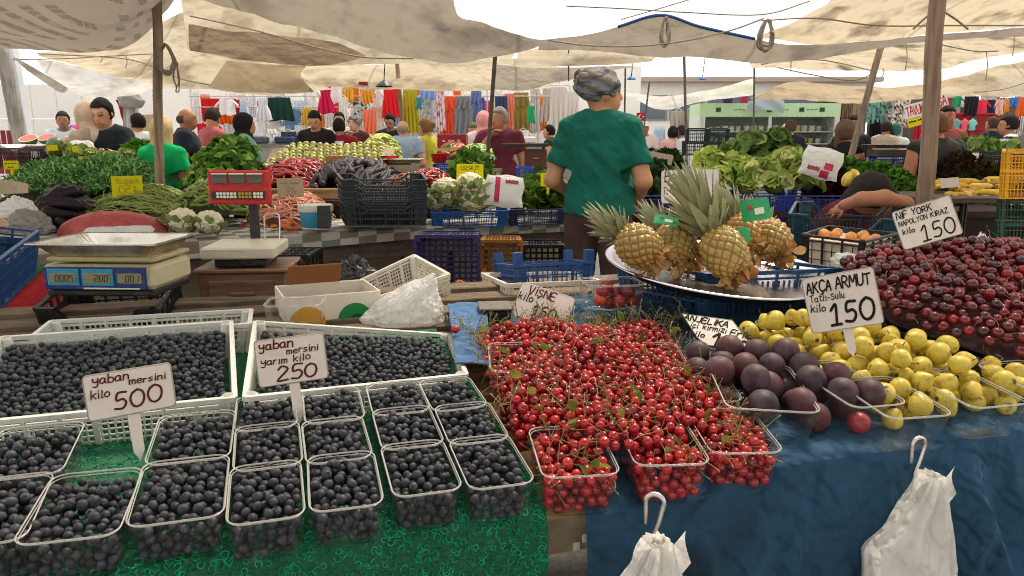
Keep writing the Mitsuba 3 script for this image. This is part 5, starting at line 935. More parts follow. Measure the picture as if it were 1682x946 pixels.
# ------------------------------------------------------------------ the vegetable stall behind the gap
B0, B1 = np.array([-2.75, 3.45, .82]), np.array([.62, 5.42, .82]); e1 = unit(B1 - B0); e2 = np.array([-e1[1], e1[0], 0.0]); LB = np.linalg.norm(B1 - B0); RB3 = np.stack([e1, e2, [0, 0, 1.0]], 1)
def TB(a, b, z): return B0 + e1 * a + e2 * b + [0, 0, z - .82]
k = thing('vegetable_table', 'long trestle table of the vegetable stall behind the gap', 'table')
for i in range(5): v, f = cbox((LB / 2 - .2, .14 + .27 * i, -.018), (LB + .8, .255, .024), .003); part(k, 'board', Mesh().add((v @ RB3.T + B0, f)), 'rawboard')
S['darkwood'] = two(prin(woodfn((.045, .030, .020), (.09, .06, .04), 8, 40, 40), 0.75)); v, f = cbox((LB / 2 - .2, .06, -.115), (LB + .7, .04, .13), .003); part(k, 'beam', Mesh().add((v @ RB3.T + B0, f)), 'darkwood')
for a in (.3, 1.7, 3.1): v, f = cbox((a, .2, -.42), (.05, .05, .76), .004); part(k, 'leg', Mesh().add((v @ RB3.T + B0, f)), 'darkwood')
part(k, 'brace', Mesh().add(beam(at(655, 445, 5.0), at(668, 398, 5.0), .02, .02)), 'darkwood')
def strip(name, label, b, z0, z1, a0, a1, bs, wav=.012, seed=0, flat=.25):
    P = np.array([[TB(a, b + (flat * max(0, (w - .7) / .3)) - (.006 + wav * f3(np.array([a * 4, w, seed]), 1.0, 3, seed) * 2) * (1 - max(0, (w - .7) / .3)), z0 + (z1 - z0) * min(w / .7, 1) + .012 * math.sin(a * 2.3 + seed) * (1 - min(w / .7, 1))) for w in np.linspace(0, 1, 12)] for a in np.linspace(a0, a1, 90)])
    return one(name, label, 'tablecloth', Mesh().add(thick(P, .002)), bs, True)
strip('checked_cloth', 'beige checked oilcloth along the edge of the vegetable table', 0.0, .735, .826, -.3, LB + .1, 'checkcloth', seed=2, flat=1.2)
strip('floral_cloth', 'cream floral cloth edge hanging below the vegetable table', .95, .52, .66, .2, LB, 'floralcloth', seed=5, flat=.05)
P = np.array([[TB(a, 1.0 + .01 * math.sin(a * 9), z) for z in np.linspace(.0, .62, 6)] for a in np.linspace(.0, LB + .6, 50)]); one('beige_sheet', 'plain beige sheet hanging behind the space below the vegetable table', 'sheet', Mesh().add(thick(P, .004), (.36, .29, .20)), 'cloth')

def mound(px0, px1, pyt, pyb, y, depth, n, g, fill=1.0, skew=0.0):
    """points and outward directions on a mound seen between these pixels"""
    c = at((px0 + px1) / 2, pyb, y); hw = (px1 - px0) / 2 * mpp(y) * 1.02; h = at((px0 + px1) / 2, pyt, y + depth * .35)[2] - c[2]
    u = g.uniform(-1, 1, n); w = g.uniform(0, 1, n); prof = (1 - np.abs(u) ** 3.0); x = u * hw; yy = w * depth; z = h * prof * np.sin(np.clip(w * 1.25 + .12, 0, 1.0) * np.pi / 2) ** .8
    p = np.c_[c[0] + x + skew * yy, c[1] + yy - .03 * (1 - np.abs(u)), c[2] + z * g.uniform(1 - .25 * (1 - fill), 1, n)]; d = np.c_[u * .7, -1 + 1.2 * w, .8 + 0 * u]
    return p, d / np.linalg.norm(d, axis=1, keepdims=True)
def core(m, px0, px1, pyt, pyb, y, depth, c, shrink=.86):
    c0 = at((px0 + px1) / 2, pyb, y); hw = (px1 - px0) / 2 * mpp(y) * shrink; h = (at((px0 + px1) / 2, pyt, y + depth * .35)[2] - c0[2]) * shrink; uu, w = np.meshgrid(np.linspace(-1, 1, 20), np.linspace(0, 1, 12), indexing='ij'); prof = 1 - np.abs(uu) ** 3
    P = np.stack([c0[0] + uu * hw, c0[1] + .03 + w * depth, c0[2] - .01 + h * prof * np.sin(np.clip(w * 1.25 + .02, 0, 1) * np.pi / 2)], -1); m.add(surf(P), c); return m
SMALL = [leaf_mesh(2, .34, c, k + 9) for k, c in enumerate((.2, .5, -.3))]; LONG = [leaf_mesh(3, .10, c, k + 19) for k, c in enumerate((.2, .5, -.2))]; BIG = [leaf_mesh(6, .42, c, k + 29) for k, c in enumerate((.3, .6, -.3, .8))]
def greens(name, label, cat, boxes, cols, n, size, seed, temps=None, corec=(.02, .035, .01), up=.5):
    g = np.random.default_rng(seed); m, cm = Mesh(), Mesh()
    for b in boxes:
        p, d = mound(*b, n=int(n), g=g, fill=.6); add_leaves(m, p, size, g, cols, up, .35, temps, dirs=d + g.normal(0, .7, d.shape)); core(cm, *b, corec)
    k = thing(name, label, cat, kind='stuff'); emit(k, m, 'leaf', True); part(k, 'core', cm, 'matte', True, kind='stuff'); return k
greens('dill_heap', 'feathery green dill and fennel heaped in a wide bed at the left', 'herbs', [(-30, 110, 268, 330, 5.0, .6), (60, 200, 262, 322, 5.1, .6), (130, 226, 276, 326, 5.0, .5)], ['#5f8a52', '#4a7643', '#86a56a', '#365f36', '#7a9a5c'], 1700, .05, 1, LONG)
greens('purple_basil', 'dark purple basil heaped behind the dill', 'herbs', [(20, 170, 252, 290, 5.8, .5)], ['#2c2230', '#3d2a38', '#241c28'], 900, .055, 2, SMALL, (.012, .008, .012))
greens('spinach_heap', 'tall heap of big dark green chard leaves beside the woman in bright green', 'greens', [(306, 392, 240, 326, 5.3, .6), (310, 388, 268, 330, 5.0, .4)], ['#456629', '#5a7d33', '#3a5923', '#759148'], 560, .085, 3, BIG)
greens('parsley_heap', 'bunched parsley beside the boy in black', 'herbs', [(186, 226, 236, 272, 5.9, .4)], ['#4b7a2d', '#5f8f35', '#3a6324'], 420, .05, 4, SMALL)
greens('chard_bunch', 'leafy chard with pale stalks at the left of the woman in the turban', 'greens', [(862, 926, 300, 344, 5.3, .4)], ['#3f5a24', '#56752f', '#6f8a3c'], 260, .085, 5, BIG)
greens('parsley_bed', 'bed of green parsley and rocket left of the thick right pole', 'herbs', [(1378, 1470, 266, 326, 5.4, .6), (1430, 1530, 274, 326, 5.4, .6)], ['#3f6527', '#557f33', '#2d4b1d', '#6a9140'], 1100, .05, 6, SMALL)
greens('red_lettuce', 'dark red leaf lettuce below the white printed bag', 'greens', [(1352, 1424, 288, 328, 5.25, .4)], ['#2a1418', '#3a1a1f', '#1d1013'], 300, .07, 7, SMALL, (.012, .006, .006))
greens('kale_heap', 'dark leafy greens beside the elbow of the woman in the turban', 'greens', [(1046, 1108, 276, 332, 5.5, .5)], ['#33452a', '#455c33', '#253520'], 200, .12, 8, BIG)
greens('dark_bush', 'dense dark green herb bunches behind the blank cardboard sign', 'herbs', [(1078, 1136, 248, 300, 6.2, .4)], ['#20331d', '#2b4426', '#182815'], 700, .04, 9, SMALL)
greens('far_greens', 'green herbs on the far stall beside the woman with the black bag', 'herbs', [(1596, 1690, 238, 262, 7.2, .6)], ['#5c7a37', '#6f8c44', '#47632a'], 420, .09, 10, SMALL)
greens('dark_leaves', 'reddish brown salad leaves left of the yellow crate', 'greens', [(1590, 1660, 258, 300, 5.6, .6)], ['#2b1c17', '#3a2a1c', '#33401f'], 420, .06, 11, SMALL)
greens('pepper_greens', 'mixed green peppers and leaves behind the yellow card', 'greens', [(740, 800, 256, 300, 5.9, .5)], ['#4d6d2c', '#3b5a22', '#6a8a3c'], 220, .08, 12, SMALL)
def lettuce(label, px, py, y, rpx, cols, n=64, seed=0, name='lettuce', cat='lettuce', up=.35, group=None, ruff=1.0):
    g = np.random.default_rng(seed); r = rpx * mpp(y); c = at(px, py, y); m = Mesh(); th = g.uniform(0, 6.283, n); ph = np.arccos(g.uniform(-.15, 1, n)); d = np.c_[np.sin(ph) * np.cos(th), np.sin(ph) * np.sin(th), np.cos(ph)]; rad = g.uniform(.25, .8, n)
    P0 = c + d * (r * rad)[:, None] * [1, 1, .8]; nu = 5
    for i in range(n):
        u, w = np.meshgrid(np.linspace(0, 1, nu), np.linspace(-1, 1, 7), indexing='ij'); R = frame(unit(d[i] + g.normal(0, .5, 3)), unit(d[i] + [0, 0, .6])); L_ = r * .75
        q = np.stack([u * L_ * (1 - .1 * w ** 2), w * L_ * .62 * np.sin(u * 2.2 + .25), -L_ * .35 * u ** 2 + ruff * L_ * .14 * np.sin(w * 7 + i + u * 4) * u + L_ * .2 * w ** 2], -1); cc = col(cols[g.integers(len(cols))]) * g.uniform(.75, 1.25); cv = np.clip(cc * (1.35 - .55 * u.reshape(-1, 1)), 0, 1)
        v, f = surf(q); m.add((v @ R.T + P0[i] - d[i] * r * .1, f), cv)
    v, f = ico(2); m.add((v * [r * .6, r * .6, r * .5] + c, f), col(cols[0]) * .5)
    return one(name, label, cat, m, 'leaf', True, group)
LG = ['#a3b257', '#bcc672', '#d3d695', '#84a045']; DG = ['#5f7c3f', '#77924d', '#4b6833', '#93a862']
for i, (x, y, r, lab) in enumerate([(1168, 268, 26, 'pale lettuce beside the yellow card, nearest the green crates'), (1212, 284, 30, 'pale lettuce in the blue crates, third from the left'), (1180, 300, 28, 'curly lettuce just behind the pineapple card'), (1250, 286, 30, 'pale lettuce in the middle of the blue crates'), (1290, 270, 28, 'pale lettuce at the left of the white printed bag'), (1322, 296, 32, 'curly pale lettuce below the white printed bag'), (1272, 306, 27, 'curly lettuce at the front of the blue crates'), (1226, 310, 22, 'small lettuce at the front above the pineapple crowns')]): lettuce(lab, x, y, 5.15 + .1 * (300 - y) / 20, r, LG, 60, i)
for i, (x, y, r, lab) in enumerate([(1205, 252, 24, 'dark cabbage furthest left behind the pale lettuces'), (1238, 240, 28, 'big dark cabbage leaves below the display fridge'), (1275, 236, 26, 'dark cabbage in front of the blonde woman'), (1300, 254, 20, 'small dark cabbage near the printed bag'), (1250, 266, 26, 'curly dark lettuce between pale ones')]): lettuce(lab, x, y, 5.9, r, DG, 50, 20 + i, 'cabbage', 'cabbage', ruff=.6)
for i, (x, y, r, lab) in enumerate([(92, 250, 14, 'pale cabbage furthest left behind the basil'), (104, 246, 13, 'round green cabbage below the watermelon'), (128, 254, 18, 'pale cabbage below the boy in black'), (152, 258, 18, 'pale cabbage in front of the boy in black'), (176, 268, 22, 'frilly pale endive left of the woman in bright green'), (208, 278, 24, 'frilly endive next to the elbow in bright green'), (206, 256, 14, 'small pale endive behind the frilly one')]): lettuce(lab, x, y, 5.7, r, ['#97a860', '#b3bd7c', '#7c9148'], 46, 40 + i, 'endive', 'salad')
for i, (x, y, r, lab) in enumerate([(1600, 248, 18, 'salad head on the far stall behind the thick pole'), (1660, 246, 16, 'salad head on the far stall near the right edge')]): lettuce(lab, x, y, 7.0, r, ['#7d9450', '#9aad66'], 40, 60 + i)
def cauliflower(label, px, py, y, rpx, seed):
    g = np.random.default_rng(seed); r = rpx * mpp(y); c = at(px, py, y); k = thing('cauliflower', label, 'cauliflower'); v, f = ico(4); d = 1 + .16 * np.abs(meshkit.noise(v * 5, seed) - .5) * 2 + .08 * meshkit.noise(v * 13, seed); emit(K('curd', k), Mesh().add((v * d[:, None] * [r * .84, r * .84, r * .70] + [0, 0, r * .16], f), (.66, .60, .42)), 'matte', True, M4(np.eye(3), c))
    for i in range(13):
        a = i * 2 * np.pi / 13 + g.normal(0, .15); L_ = r * g.uniform(.75, 1.2); u, w = np.meshgrid(np.linspace(0, 1, 7), np.linspace(-1, 1, 5), indexing='ij'); op = .45 + .5 * g.random(); rr = r * (.66 + op * u ** 1.5 + .09 * np.sin(w * 6 + i + 3 * u) * u) + r * .08 * (i % 2); zz = -r * .55 + L_ * u * (1 - .38 * u * op) + r * .06 * np.cos(w * 5 + i); q = np.stack([(rr - r * .1 * w ** 2) * np.cos(a + w * (.50 - .18 * u) * np.sin(np.clip(u * .85 + .22, 0, 1) * 3.0) ** .7), (rr - r * .1 * w ** 2) * np.sin(a + w * (.50 - .18 * u) * np.sin(np.clip(u * .85 + .22, 0, 1) * 3.0) ** .7), zz], -1)
        mid = (np.exp(-(w / .16) ** 2) * (1 - u * .7))[..., None]; cc = (np.array([.24, .30, .10]) * (1 - mid) + np.array([.44, .46, .26]) * mid) * g.uniform(.8, 1.2); v, f = surf(q); part(k, 'leaf', Mesh().add((v, f), cc.reshape(-1, 3)), 'leaf', True, M=M4(Rx(-.35) @ Ry(g.normal(0, .1)), c))
for i, (x, y, r, lab) in enumerate([(734, 318, 28, 'cauliflower in green leaves, leftmost on the blue crate'), (772, 310, 28, 'cauliflower behind, below the yellow card'), (776, 334, 26, 'cauliflower at the front right of the blue crate'), (716, 332, 18, 'small yellowish cauliflower at the left corner of the blue crate'), (300, 366, 26, 'cauliflower with pale upright leaves right of the red sack'), (344, 368, 24, 'leafy cauliflower nearest the red display scale')]): cauliflower(lab, x, y, 4.9 if x > 500 else 4.15, r, i)

def pods(name, label, cat, group, box, n, temps, size, g, flatten=.9, bs='fruit', dirx=(1, .3), spread=.5, corec=(.05, .05, .02), up=.25):
    p, d = mound(*box, n=n, g=g); order = np.argsort(p[:, 1]); cm = core(Mesh(), *box, corec, .93)
    for i in order:
        a = unit(np.array([dirx[0] * g.choice([-1, 1]), dirx[1], 0]) + g.normal(0, spread, 3) * [1, 1, .5]); nn = d[i]; a = unit(a - nn * (a @ nn) * flatten); R = frame(nn, a); k = K(name); L(k, label, cat, group); again(k, temps[g.integers(len(temps))], M4(R, p[i] + nn * g.uniform(0, .012), size * g.uniform(.8, 1.2)))
    kb = thing(name + '_heap', f'mass of {cat}s deeper in the heap, {group}', 'heap', kind='stuff'); emit(kb, cm, 'matte', True)
def podply(pts, r, n, c, bs='fruit', v_=.15, tip=None):
    v, f = tube(spline(pts, len(pts) * 2), np.interp(np.linspace(0, 1, len(pts) * 2), np.linspace(0, 1, len(r)), r), n); cc = col(c) * (1 + v_ * (meshkit.noise(v * 9)[:, None] - .5) * 2)
    if tip is not None: cc = np.where((v[:, :1] < np.percentile(v[:, 0], 12)), col(tip), cc)
    return mikit.ply(trimesh.Trimesh(v, f, process=False), bs, True, color=np.clip(cc, 0, 1))
g = np.random.default_rng(17)
BEAN = [podply([(-.5, 0, 0), (-.2, b, .02), (.2, b * .6, 0), (.5, -b, .01)], [.012, .024, .024, .008], 4, c) for b, c in ((.06, '#6f7f35'), (-.1, '#8a9445'), (.14, '#5f7030'), (.03, '#9aa055'))]
pods('green_bean', 'long green bean in the heap behind the red mesh sack', 'green bean', 'long green beans behind the red sack', (118, 290, 314, 362, 4.45, .4), 280, BEAN, .22, g, dirx=(1, .15), spread=.25, corec=(.06, .07, .02))
PEPG = [podply([(-.5, 0, 0), (-.3, b, 0), (.1, -b, .02), (.5, b, -.02)], [.02, .085, .07, .01], 6, c, tip='#3a4a1c') for b, c in ((.05, '#6b7d2c'), (-.08, '#8a9038'), (.1, '#566a25'))]
pods('green_pepper', 'thin yellowish green pepper in the heap left of the red display', 'green pepper', 'green peppers left of the red display', (268, 402, 296, 352, 4.5, .45), 170, PEPG, .11, g, spread=.7, corec=(.05, .06, .02))
PEPR = [podply([(-.5, 0, 0), (-.3, b, 0), (.1, -b, .04), (.5, b * 2, -.02)], [.02, .11, .08, .012], 6, c, bs='gloss', tip='#3f4a1e') for b, c in ((.05, '#8e1a16'), (-.08, '#a3221c'), (.12, '#74120f'))]
pods('red_pepper', 'long red pepper in the heap left of the aubergines', 'red pepper', 'red peppers left of the aubergines', (398, 532, 266, 318, 5.6, .6), 210, PEPR, .15, g, spread=.8, corec=(.12, .01, .01))
pods('red_pepper', 'small red pepper in the heap right of the aubergines', 'red pepper', 'red peppers right of the aubergines', (664, 740, 282, 318, 5.4, .4), 70, PEPR, .12, g, spread=.8, corec=(.12, .01, .01))
AUB = [podply([(-.5, 0, 0), (-.38, 0, 0), (0, b, 0), (.35, 0, 0), (.5, 0, 0)], [.05, .09, .15, .2,   .06], 9, c, bs='bloom', tip='#2d3a1c') for b, c in ((.02, '#1c1216'), (-.04, '#241419'), (.05, '#170f13'))]
pods('aubergine', 'glossy dark aubergine in the heap behind the stacked dark crates', 'aubergine', 'aubergines behind the dark crates', (502, 646, 268, 312, 5.6, .5), 120, AUB, .17, g, dirx=(.25, -1), spread=.35, corec=(.012, .008, .01), up=.4)
pods('aubergine', 'long dark aubergine lying beside the plastic bags at the left', 'aubergine', 'aubergines at the far left', (30, 122, 316, 392, 4.3, .35), 44, AUB, .17, g, spread=.5, corec=(.012, .01, .01))
BOR = [podply([(-.5, 0, 0), (-.2, b, .02), (.2, -b * .6, 0), (.5, b, .01)], [.014, .055, .055, .012], 5, c, v_=.35) for b, c in ((.06, '#c98a72'), (-.08, '#d79d80'), (.1, '#b96a58'), (.04, '#d8b08a'))]
pods('borlotti_bean', 'pink speckled borlotti bean in the heap behind the pole scale', 'borlotti bean', 'borlotti beans behind the pole scale', (396, 520, 322, 378, 4.65, .45), 290, BOR, .12, g, spread=.9, corec=(.28, .13, .09))
YP = [podply([(-.5, 0, 0), (-.3, b, 0), (.1, -b, .03), (.5, b, -.02)], [.03, .12, .09, .012], 6, c, bs='gloss') for b, c in ((.05, '#b6c040'), (-.08, '#c8cc55'), (.1, '#9caa35'))]
pods('yellow_pepper', 'pale yellow green pepper in the slanted box behind the round green fruit', 'yellow pepper', 'pale peppers behind the round green fruit', (588, 648, 222, 272, 7.2, .5), 150, YP, .10, g, spread=.8, corec=(.2, .22, .05))
pods('tomato_pepper', 'small orange and green pepper on the far stall before the man in the olive cap', 'pepper', 'orange peppers on the far stall', (716, 768, 238, 262, 7.6, .5), 60, [*PEPG, podply([(-.5, 0, 0), (0, .1, 0), (.5, 0, 0)], [.1, .25, .1], 6, '#b0522a')], .11, g, spread=.8)
pods('mixed_pepper', 'small mixed pepper beside the aubergine heap', 'pepper', 'mixed peppers beside the aubergines', (630, 690, 290, 316, 5.2, .35), 60, [*PEPG, *PEPR], .09, g, spread=.9)
pods('green_pepper', 'fresh green pepper in the black crate before the man in the maroon polo', 'green pepper', 'green peppers in the black crate', (756, 806, 240, 262, 6.6, .4), 60, [podply([(-.5, 0, 0), (0, .1, 0), (.5, 0, 0)], [.05, .12, .03], 6, c) for c in ('#6f9040', '#8aa856')], .12, g, spread=.8)
CAR = [podply([(-.5, 0, 0), (0, .02, 0), (.5, 0, 0)], [.1, .22, .14], 7, c) for c in ('#c4622a', '#d07a3c')]
pods('carrot', 'cut orange carrot piece at the front of the borlotti beans', 'carrot', 'carrots before the borlotti beans', (448, 482, 364, 378, 4.45, .12), 10, CAR, .07, g, spread=.8)
# stacked round green fruit
fv, ff = uvs(12, 9); GF = []
for kk, c_ in enumerate(('#a8a552', '#8d9440', '#b9b268')):
    q = meshkit.fbm(fv * 1.5 + kk, 2, kk)[:, None]; c2 = col(c_) * (.8 + .45 * q); c2 = np.where(fv[:, 2:] > .93, [.16, .15, .06], c2); GF.append(mikit.ply(trimesh.Trimesh(fv * [1, 1, .92], ff, process=False), 'fruit', True, color=np.clip(c2, 0, 1)))
r_ = .031; y0 = 6.9; n_ = 0; Rows = 8
for row in range(Rows):
    x0 = at(436 + row * 4, 274, y0)[0]; x1 = at(646 - row * 3, 274, y0)[0]; cnt = int((x1 - x0) / (2 * r_ * .98))
    for i in range(cnt):
        x = x0 + (i + .5 * (row % 2)) * 2 * r_; p = np.array([x + rng.normal(0, .003), y0 + row * r_ * 1.25, at(540, 274, y0)[2] + row * r_ * .86 + .01 * math.sin(i * .7)]); n_ += 1
        if n_ > 296: continue
        k = K('green_fruit'); L(k, 'round yellow green fruit in the neat stacked slope behind the aubergines', 'fruit', 'stacked round green fruit'); again(k, GF[rng.integers(3)], M4(frame(unit(rng.normal(0, .5, 3) + [0, -.8, .5])), p, r_ * rng.uniform(.94, 1.04)))
P = np.array([[[at(430, 276, y0)[0] * (1 - u) + at(640, 276, y0)[0] * u, y0 - .05 + .40 * w, at(540, 278, y0)[2] - .05 + .24 * w] for w in (0, 1)] for u in (0, 1)]); one('display_slope', 'slanted board below the stacked round green fruit', 'board', Mesh().add(thick(P, .02)), 'rawboard')
# bananas
def banana_ply(c):
    ph = np.linspace(-.75, .75, 11); pts = np.c_[np.sin(ph) * .62, 0 * ph, -np.cos(ph) * .62 + .5]; rr = .105 * np.clip(1.25 - (np.abs(ph) / .72) ** 4, .25, 1); v, f = tube(pts, rr, 6); cc = np.broadcast_to(col(c), (len(v), 3)) * np.where(np.abs(v[:, :1]) > .39, .35, 1); return mikit.ply(trimesh.Trimesh(v, f, process=False), 'fruit', True, color=cc)
BAN = [banana_ply(c) for c in ('#c9a02c', '#d8b544', '#b88d22')]
for i in range(34):
    x, y = rng.uniform(1562, 1652), rng.uniform(294, 324)
    if i < 10: x, y = rng.uniform(1518, 1600), rng.uniform(296, 304)
    k = K('banana'); L(k, 'yellow banana heaped beside the yellow crate', 'banana', 'bananas beside the yellow crate'); again(k, BAN[i % 3], M4(Rz(rng.normal(0, .5)) @ Rx(rng.normal(1.2, .5)), at(x, y, 4.6 + (324 - y) * .012), .19))
crate(tilted([(1512, 336), (1604, 326), (1596, 306), (1508, 312)], (.93, .93, .93, .93)), .11, 'dark crate of bananas on the small table', 'slat', '#1e2420', post=.03, nrib=4)
# crates of the right stall and around
crate([at(1190, 322, 5.0), at(1292, 322, 5.0), at(1290, 312, 5.5), at(1196, 312, 5.5)], .17, 'blue slatted crate of lettuces behind the pineapples, left one', 'slat', '#263a86', nrib=5)
crate([at(1292, 322, 5.0), at(1394, 322, 5.0), at(1386, 312, 5.5), at(1292, 312, 5.5)], .17, 'blue slatted crate of lettuces behind the pineapples, right one', 'slat', '#263a86', nrib=5)
crate([at(1034, 322, 5.2), at(1100, 322, 5.2), at(1100, 312, 5.6), at(1036, 312, 5.6)], .17, 'dark blue crate at the elbow of the woman in the turban', 'slat', '#1f2f6a', nrib=4)
crate([at(1394, 330, 4.9), at(1520, 330, 4.9), at(1516, 322, 5.4), at(1394, 322, 5.4)], .17, 'black crate below the parsley bed', 'slat', '#1a1d1b', nrib=5)
crate([at(1297, 352, 3.55), at(1478, 362, 3.45), at(1492, 338, 3.95), at(1308, 332, 4.05)], .22, 'big teal crate below the bare forearm', 'scoop', '#153a44', nrib=6)
kc, Bc = crate([at(1318, 386, 2.95), at(1420, 398, 2.78), at(1474, 384, 3.02), at(1362, 372, 3.2)], .125, 'black diamond mesh crate of apricots in front of the teal crate', 'lattice', '#201c1a', nrib=4, lattice=.03)
P = np.array([[Bc(.04 + .92 * u, .04 + .92 * v_, .86) for v_ in np.linspace(0, 1, 6)] for u in np.linspace(0, 1, 6)]); one('paper_liner', 'pale paper liner in the crate of apricots', 'paper', Mesh().add(thick(P, .003), '#d6b896'), 'matte'); P = np.array([[Bc(.03 + .94 * u, .03, w) for w in (.05, .9)] for u in (0, 1)]); one('paper_liner', 'pale paper seen through the mesh of the apricot crate', 'paper', Mesh().add(thick(P, .003), '#d9cdb8'), 'matte'); P = np.array([[Bc(.97, .03 + .94 * u, w) for w in (.05, .9)] for u in (0, 1)]); one('paper_liner', 'pale paper behind the right end mesh of the apricot crate', 'paper', Mesh().add(thick(P, .003), '#d9cdb8'), 'matte')
for i, (u, w) in enumerate([(.12, .5), (.2, .4), (.25, .7), (.32, .45), (.55, .5), (.6, .4), (.66, .6), (.63, .75), (.85, .35), (.9, .55)]): one('apricot', 'orange apricot lying on the paper liner', 'apricot', Mesh().add(uvs(14, 10), (.62, .24, .05)), 'fruit', True, 'apricots on the paper liner', M=M4(randR(), Bc(u, w, .86) + [0, 0, .008], .021))
for i, (a, b) in enumerate(((250, '#d39a10'), (282, '#d39a10'))): crate([at(1648 - 2 * i, a, 3.55), at(1740, a, 3.55), at(1735, a - 4, 4.0), at(1650, a - 4, 4.0)], .125, 'yellow crate, ' + ['upper', 'lower'][i] + ' one of the stack at the right edge', 'slat', b, nrib=4)
for i, a in enumerate((328, 362)): crate([at(1640 - 3 * i, a, 3.6), at(1735, a, 3.6), at(1735, a - 4, 4.0), at(1645, a - 4, 4.0)], .125, 'green crate, ' + ['upper', 'lower'][i] + ' one under the yellow crates at the right edge', 'slat', '#1d3f25', nrib=4)
for i, (x, y, w) in enumerate([(1127, 212, 36), (1162, 212, 36), (1121, 233, 40), (1160, 233, 40)]): crate([at(x, y, 7.0), at(x + w, y, 7.0), at(x + w, y - 1, 7.35), at(x, y - 1, 7.35)], .12, 'dark green crate in the stack of four before the fridge, ' + ['upper left', 'upper right', 'lower left', 'lower right'][i], 'slat', '#1c2f2e', nrib=3)
for i in range(5):
    dz = .034 * i; z0 = at(630, 330, 4.5)[2] + .0; b = [at(565, 350, 4.42), at(702, 350, 4.42), at(694, 336, 4.78), at(556, 336, 4.78)]
    crate([p + [0, 0, .055 + dz] for p in b], .13, 'dark grey scoop sided crate, ' + ['lowest', 'second from below', 'middle', 'second from the top', 'topmost'][i] + ' of the nested stack', 'scoop', '#2b3133', nrib=6)
crate([at(708, 350, 4.75), at(836, 346, 4.95), at(832, 336, 5.3), at(708, 340, 5.1)], .10, 'blue crate carrying the cauliflowers', 'slat', '#1d4a86', nrib=5)
crate([at(836, 346, 4.98), at(930, 344, 5.1), at(930, 334, 5.45), at(838, 336, 5.35)], .10, 'dark blue crate carrying the chard', 'slat', '#1a2440', nrib=4)
crate([at(748, 262, 6.2), at(806, 262, 6.2), at(806, 258, 6.6), at(748, 258, 6.6)], .12, 'black scoop sided crate beside the man in the maroon polo', 'scoop', '#15181a', nrib=4)
crate([at(-20, 244, 6.6), at(84, 244, 6.6), at(80, 240, 7.0), at(-20, 240, 7.0)], .16, 'dark brown crate below the white cloth at the left edge', 'slat', '#3a2224', nrib=6)
crate([at(1612, 256, 6.6), at(1690, 256, 6.6), at(1690, 250, 7.0), at(1612, 250, 7.0)], .10, 'dark round sided crate below the far salad heads', 'slat', '#1d2022', nrib=6)
crate([at(1424, 262, 6.4), at(1512, 262, 6.4), at(1510, 256, 6.8), at(1428, 256, 6.8)], .08, 'blue crate below the far grey scale', 'slat', '#22408c', nrib=4)
for i, (x0, x1, y0_, yy) in enumerate([(630, 652, 258, 6.4)]): pass
# red mesh sack, folded bag, sacks and boxes on the table
cs = [ell((x, yv, z), (.055, .055, .05)) for x in np.linspace(-.22, .22, 7) for yv, z in ((0, .03), (.08, .07), (-.06, 0))]; fn = smin([ell((0, .02, .0), (.27, .16, .125))] + cs[:0], .03)
v, f = nets(lambda p: fn(p) - .012 * (meshkit.noise(p * 16, 3) - .3), (-.32, -.2, -.03), (.32, .22, .17), .012)
S['redmesh'] = two(bump(prin(proc(lambda p, n, uv: mix((.30, .035, .035), (.42, .075, .06), noise(p.x * 55, p.y * 55, p.z * 55)) * (.7 + .5 * fbm(p.x * 20, p.y * 20, p.z * 20, 3))), .55), lambda p, n, uv: noise(p.x * 160, p.y * 160, p.z * 160) + 2 * fbm(p.x * 25, p.y * 25, p.z * 25, 3), .004)); S['redmesh'] = S['redmesh']
one('mesh_sack', 'bulging red mesh sack lying on the edge of the vegetable table', 'sack', Mesh().add((v, f)), 'redmesh', True, M=M4(Rz(.3), at(186, 386, 4.05)))
v, f = cbox((0, 0, 0), (.32, .12, .045), .02); m_ = trimesh.Trimesh(v, f).subdivide().subdivide().subdivide(); v = np.array(m_.vertices); v[:, 2] += .012 * f3(v, 30, 3, 3); one('folded_bag', 'folded white plastic bag lying in front of the red mesh sack', 'plastic bag', Mesh().add((v, np.array(m_.faces))), 'bagwhite', True, M=M4(Rz(.3), at(196, 380, 3.85)))
blob('grey translucent bag of vegetables above the blue crate at the left', 'plastic_bag', 'plastic bag', 48, 372, 3.9, .12, .1, .09, 'sheer', (.32, .30, .26), amp=.35, seed=21)
blob('white plastic bag with a grey print at the left edge', 'plastic_bag', 'plastic bag', 30, 348, 4.0, .11, .08, .075, 'bagwhite', amp=.35, seed=22, point=.3)
one('cardboard_board', 'bent piece of cardboard at the left edge above the white bag', 'cardboard', Mesh().add(thick(np.array([[at(-20 + 66 * u, 320 - 26 * w + (8 * u * u if w > .5 else -3 * u), 4.3 + .02 * math.sin(3 * u)) for w in (0, 1)] for u in np.linspace(0, 1, 8)]), .004)), 'cardboard')
blob('brown melon cut by the left edge above the blue crate', 'melon', 'melon', -6, 375, 3.2, .05, .05, .05, 'fruit', (.42, .24, .14), amp=.03, seed=4)
k = thing('bucket', 'white and blue plastic bucket beside the borlotti beans', 'bucket'); M = local(520, 372, 4.45); part(k, 'body', Mesh().add(lathe([(0, 0), (.085, 0), (.095, .10), (.0955, .102)], 28), '#3f93b4'), 'plastic', True, M=M); part(k, 'lid', Mesh().add(lathe([(.0955, .09), (.102, .092), (.102, .128), (.095, .130), (0, .130)], 28), '#c9c6b6'), 'plastic', True, M=M)
one('tablet', 'dark flat tablet leaning on the white and blue bucket', 'tablet', Mesh().add(cbox((0, 0, .06), (.075, .012, .13), .006), '#1f1c1b'), 'plastic', M=M4(Rx(-.15), at(532, 374, 4.3)))
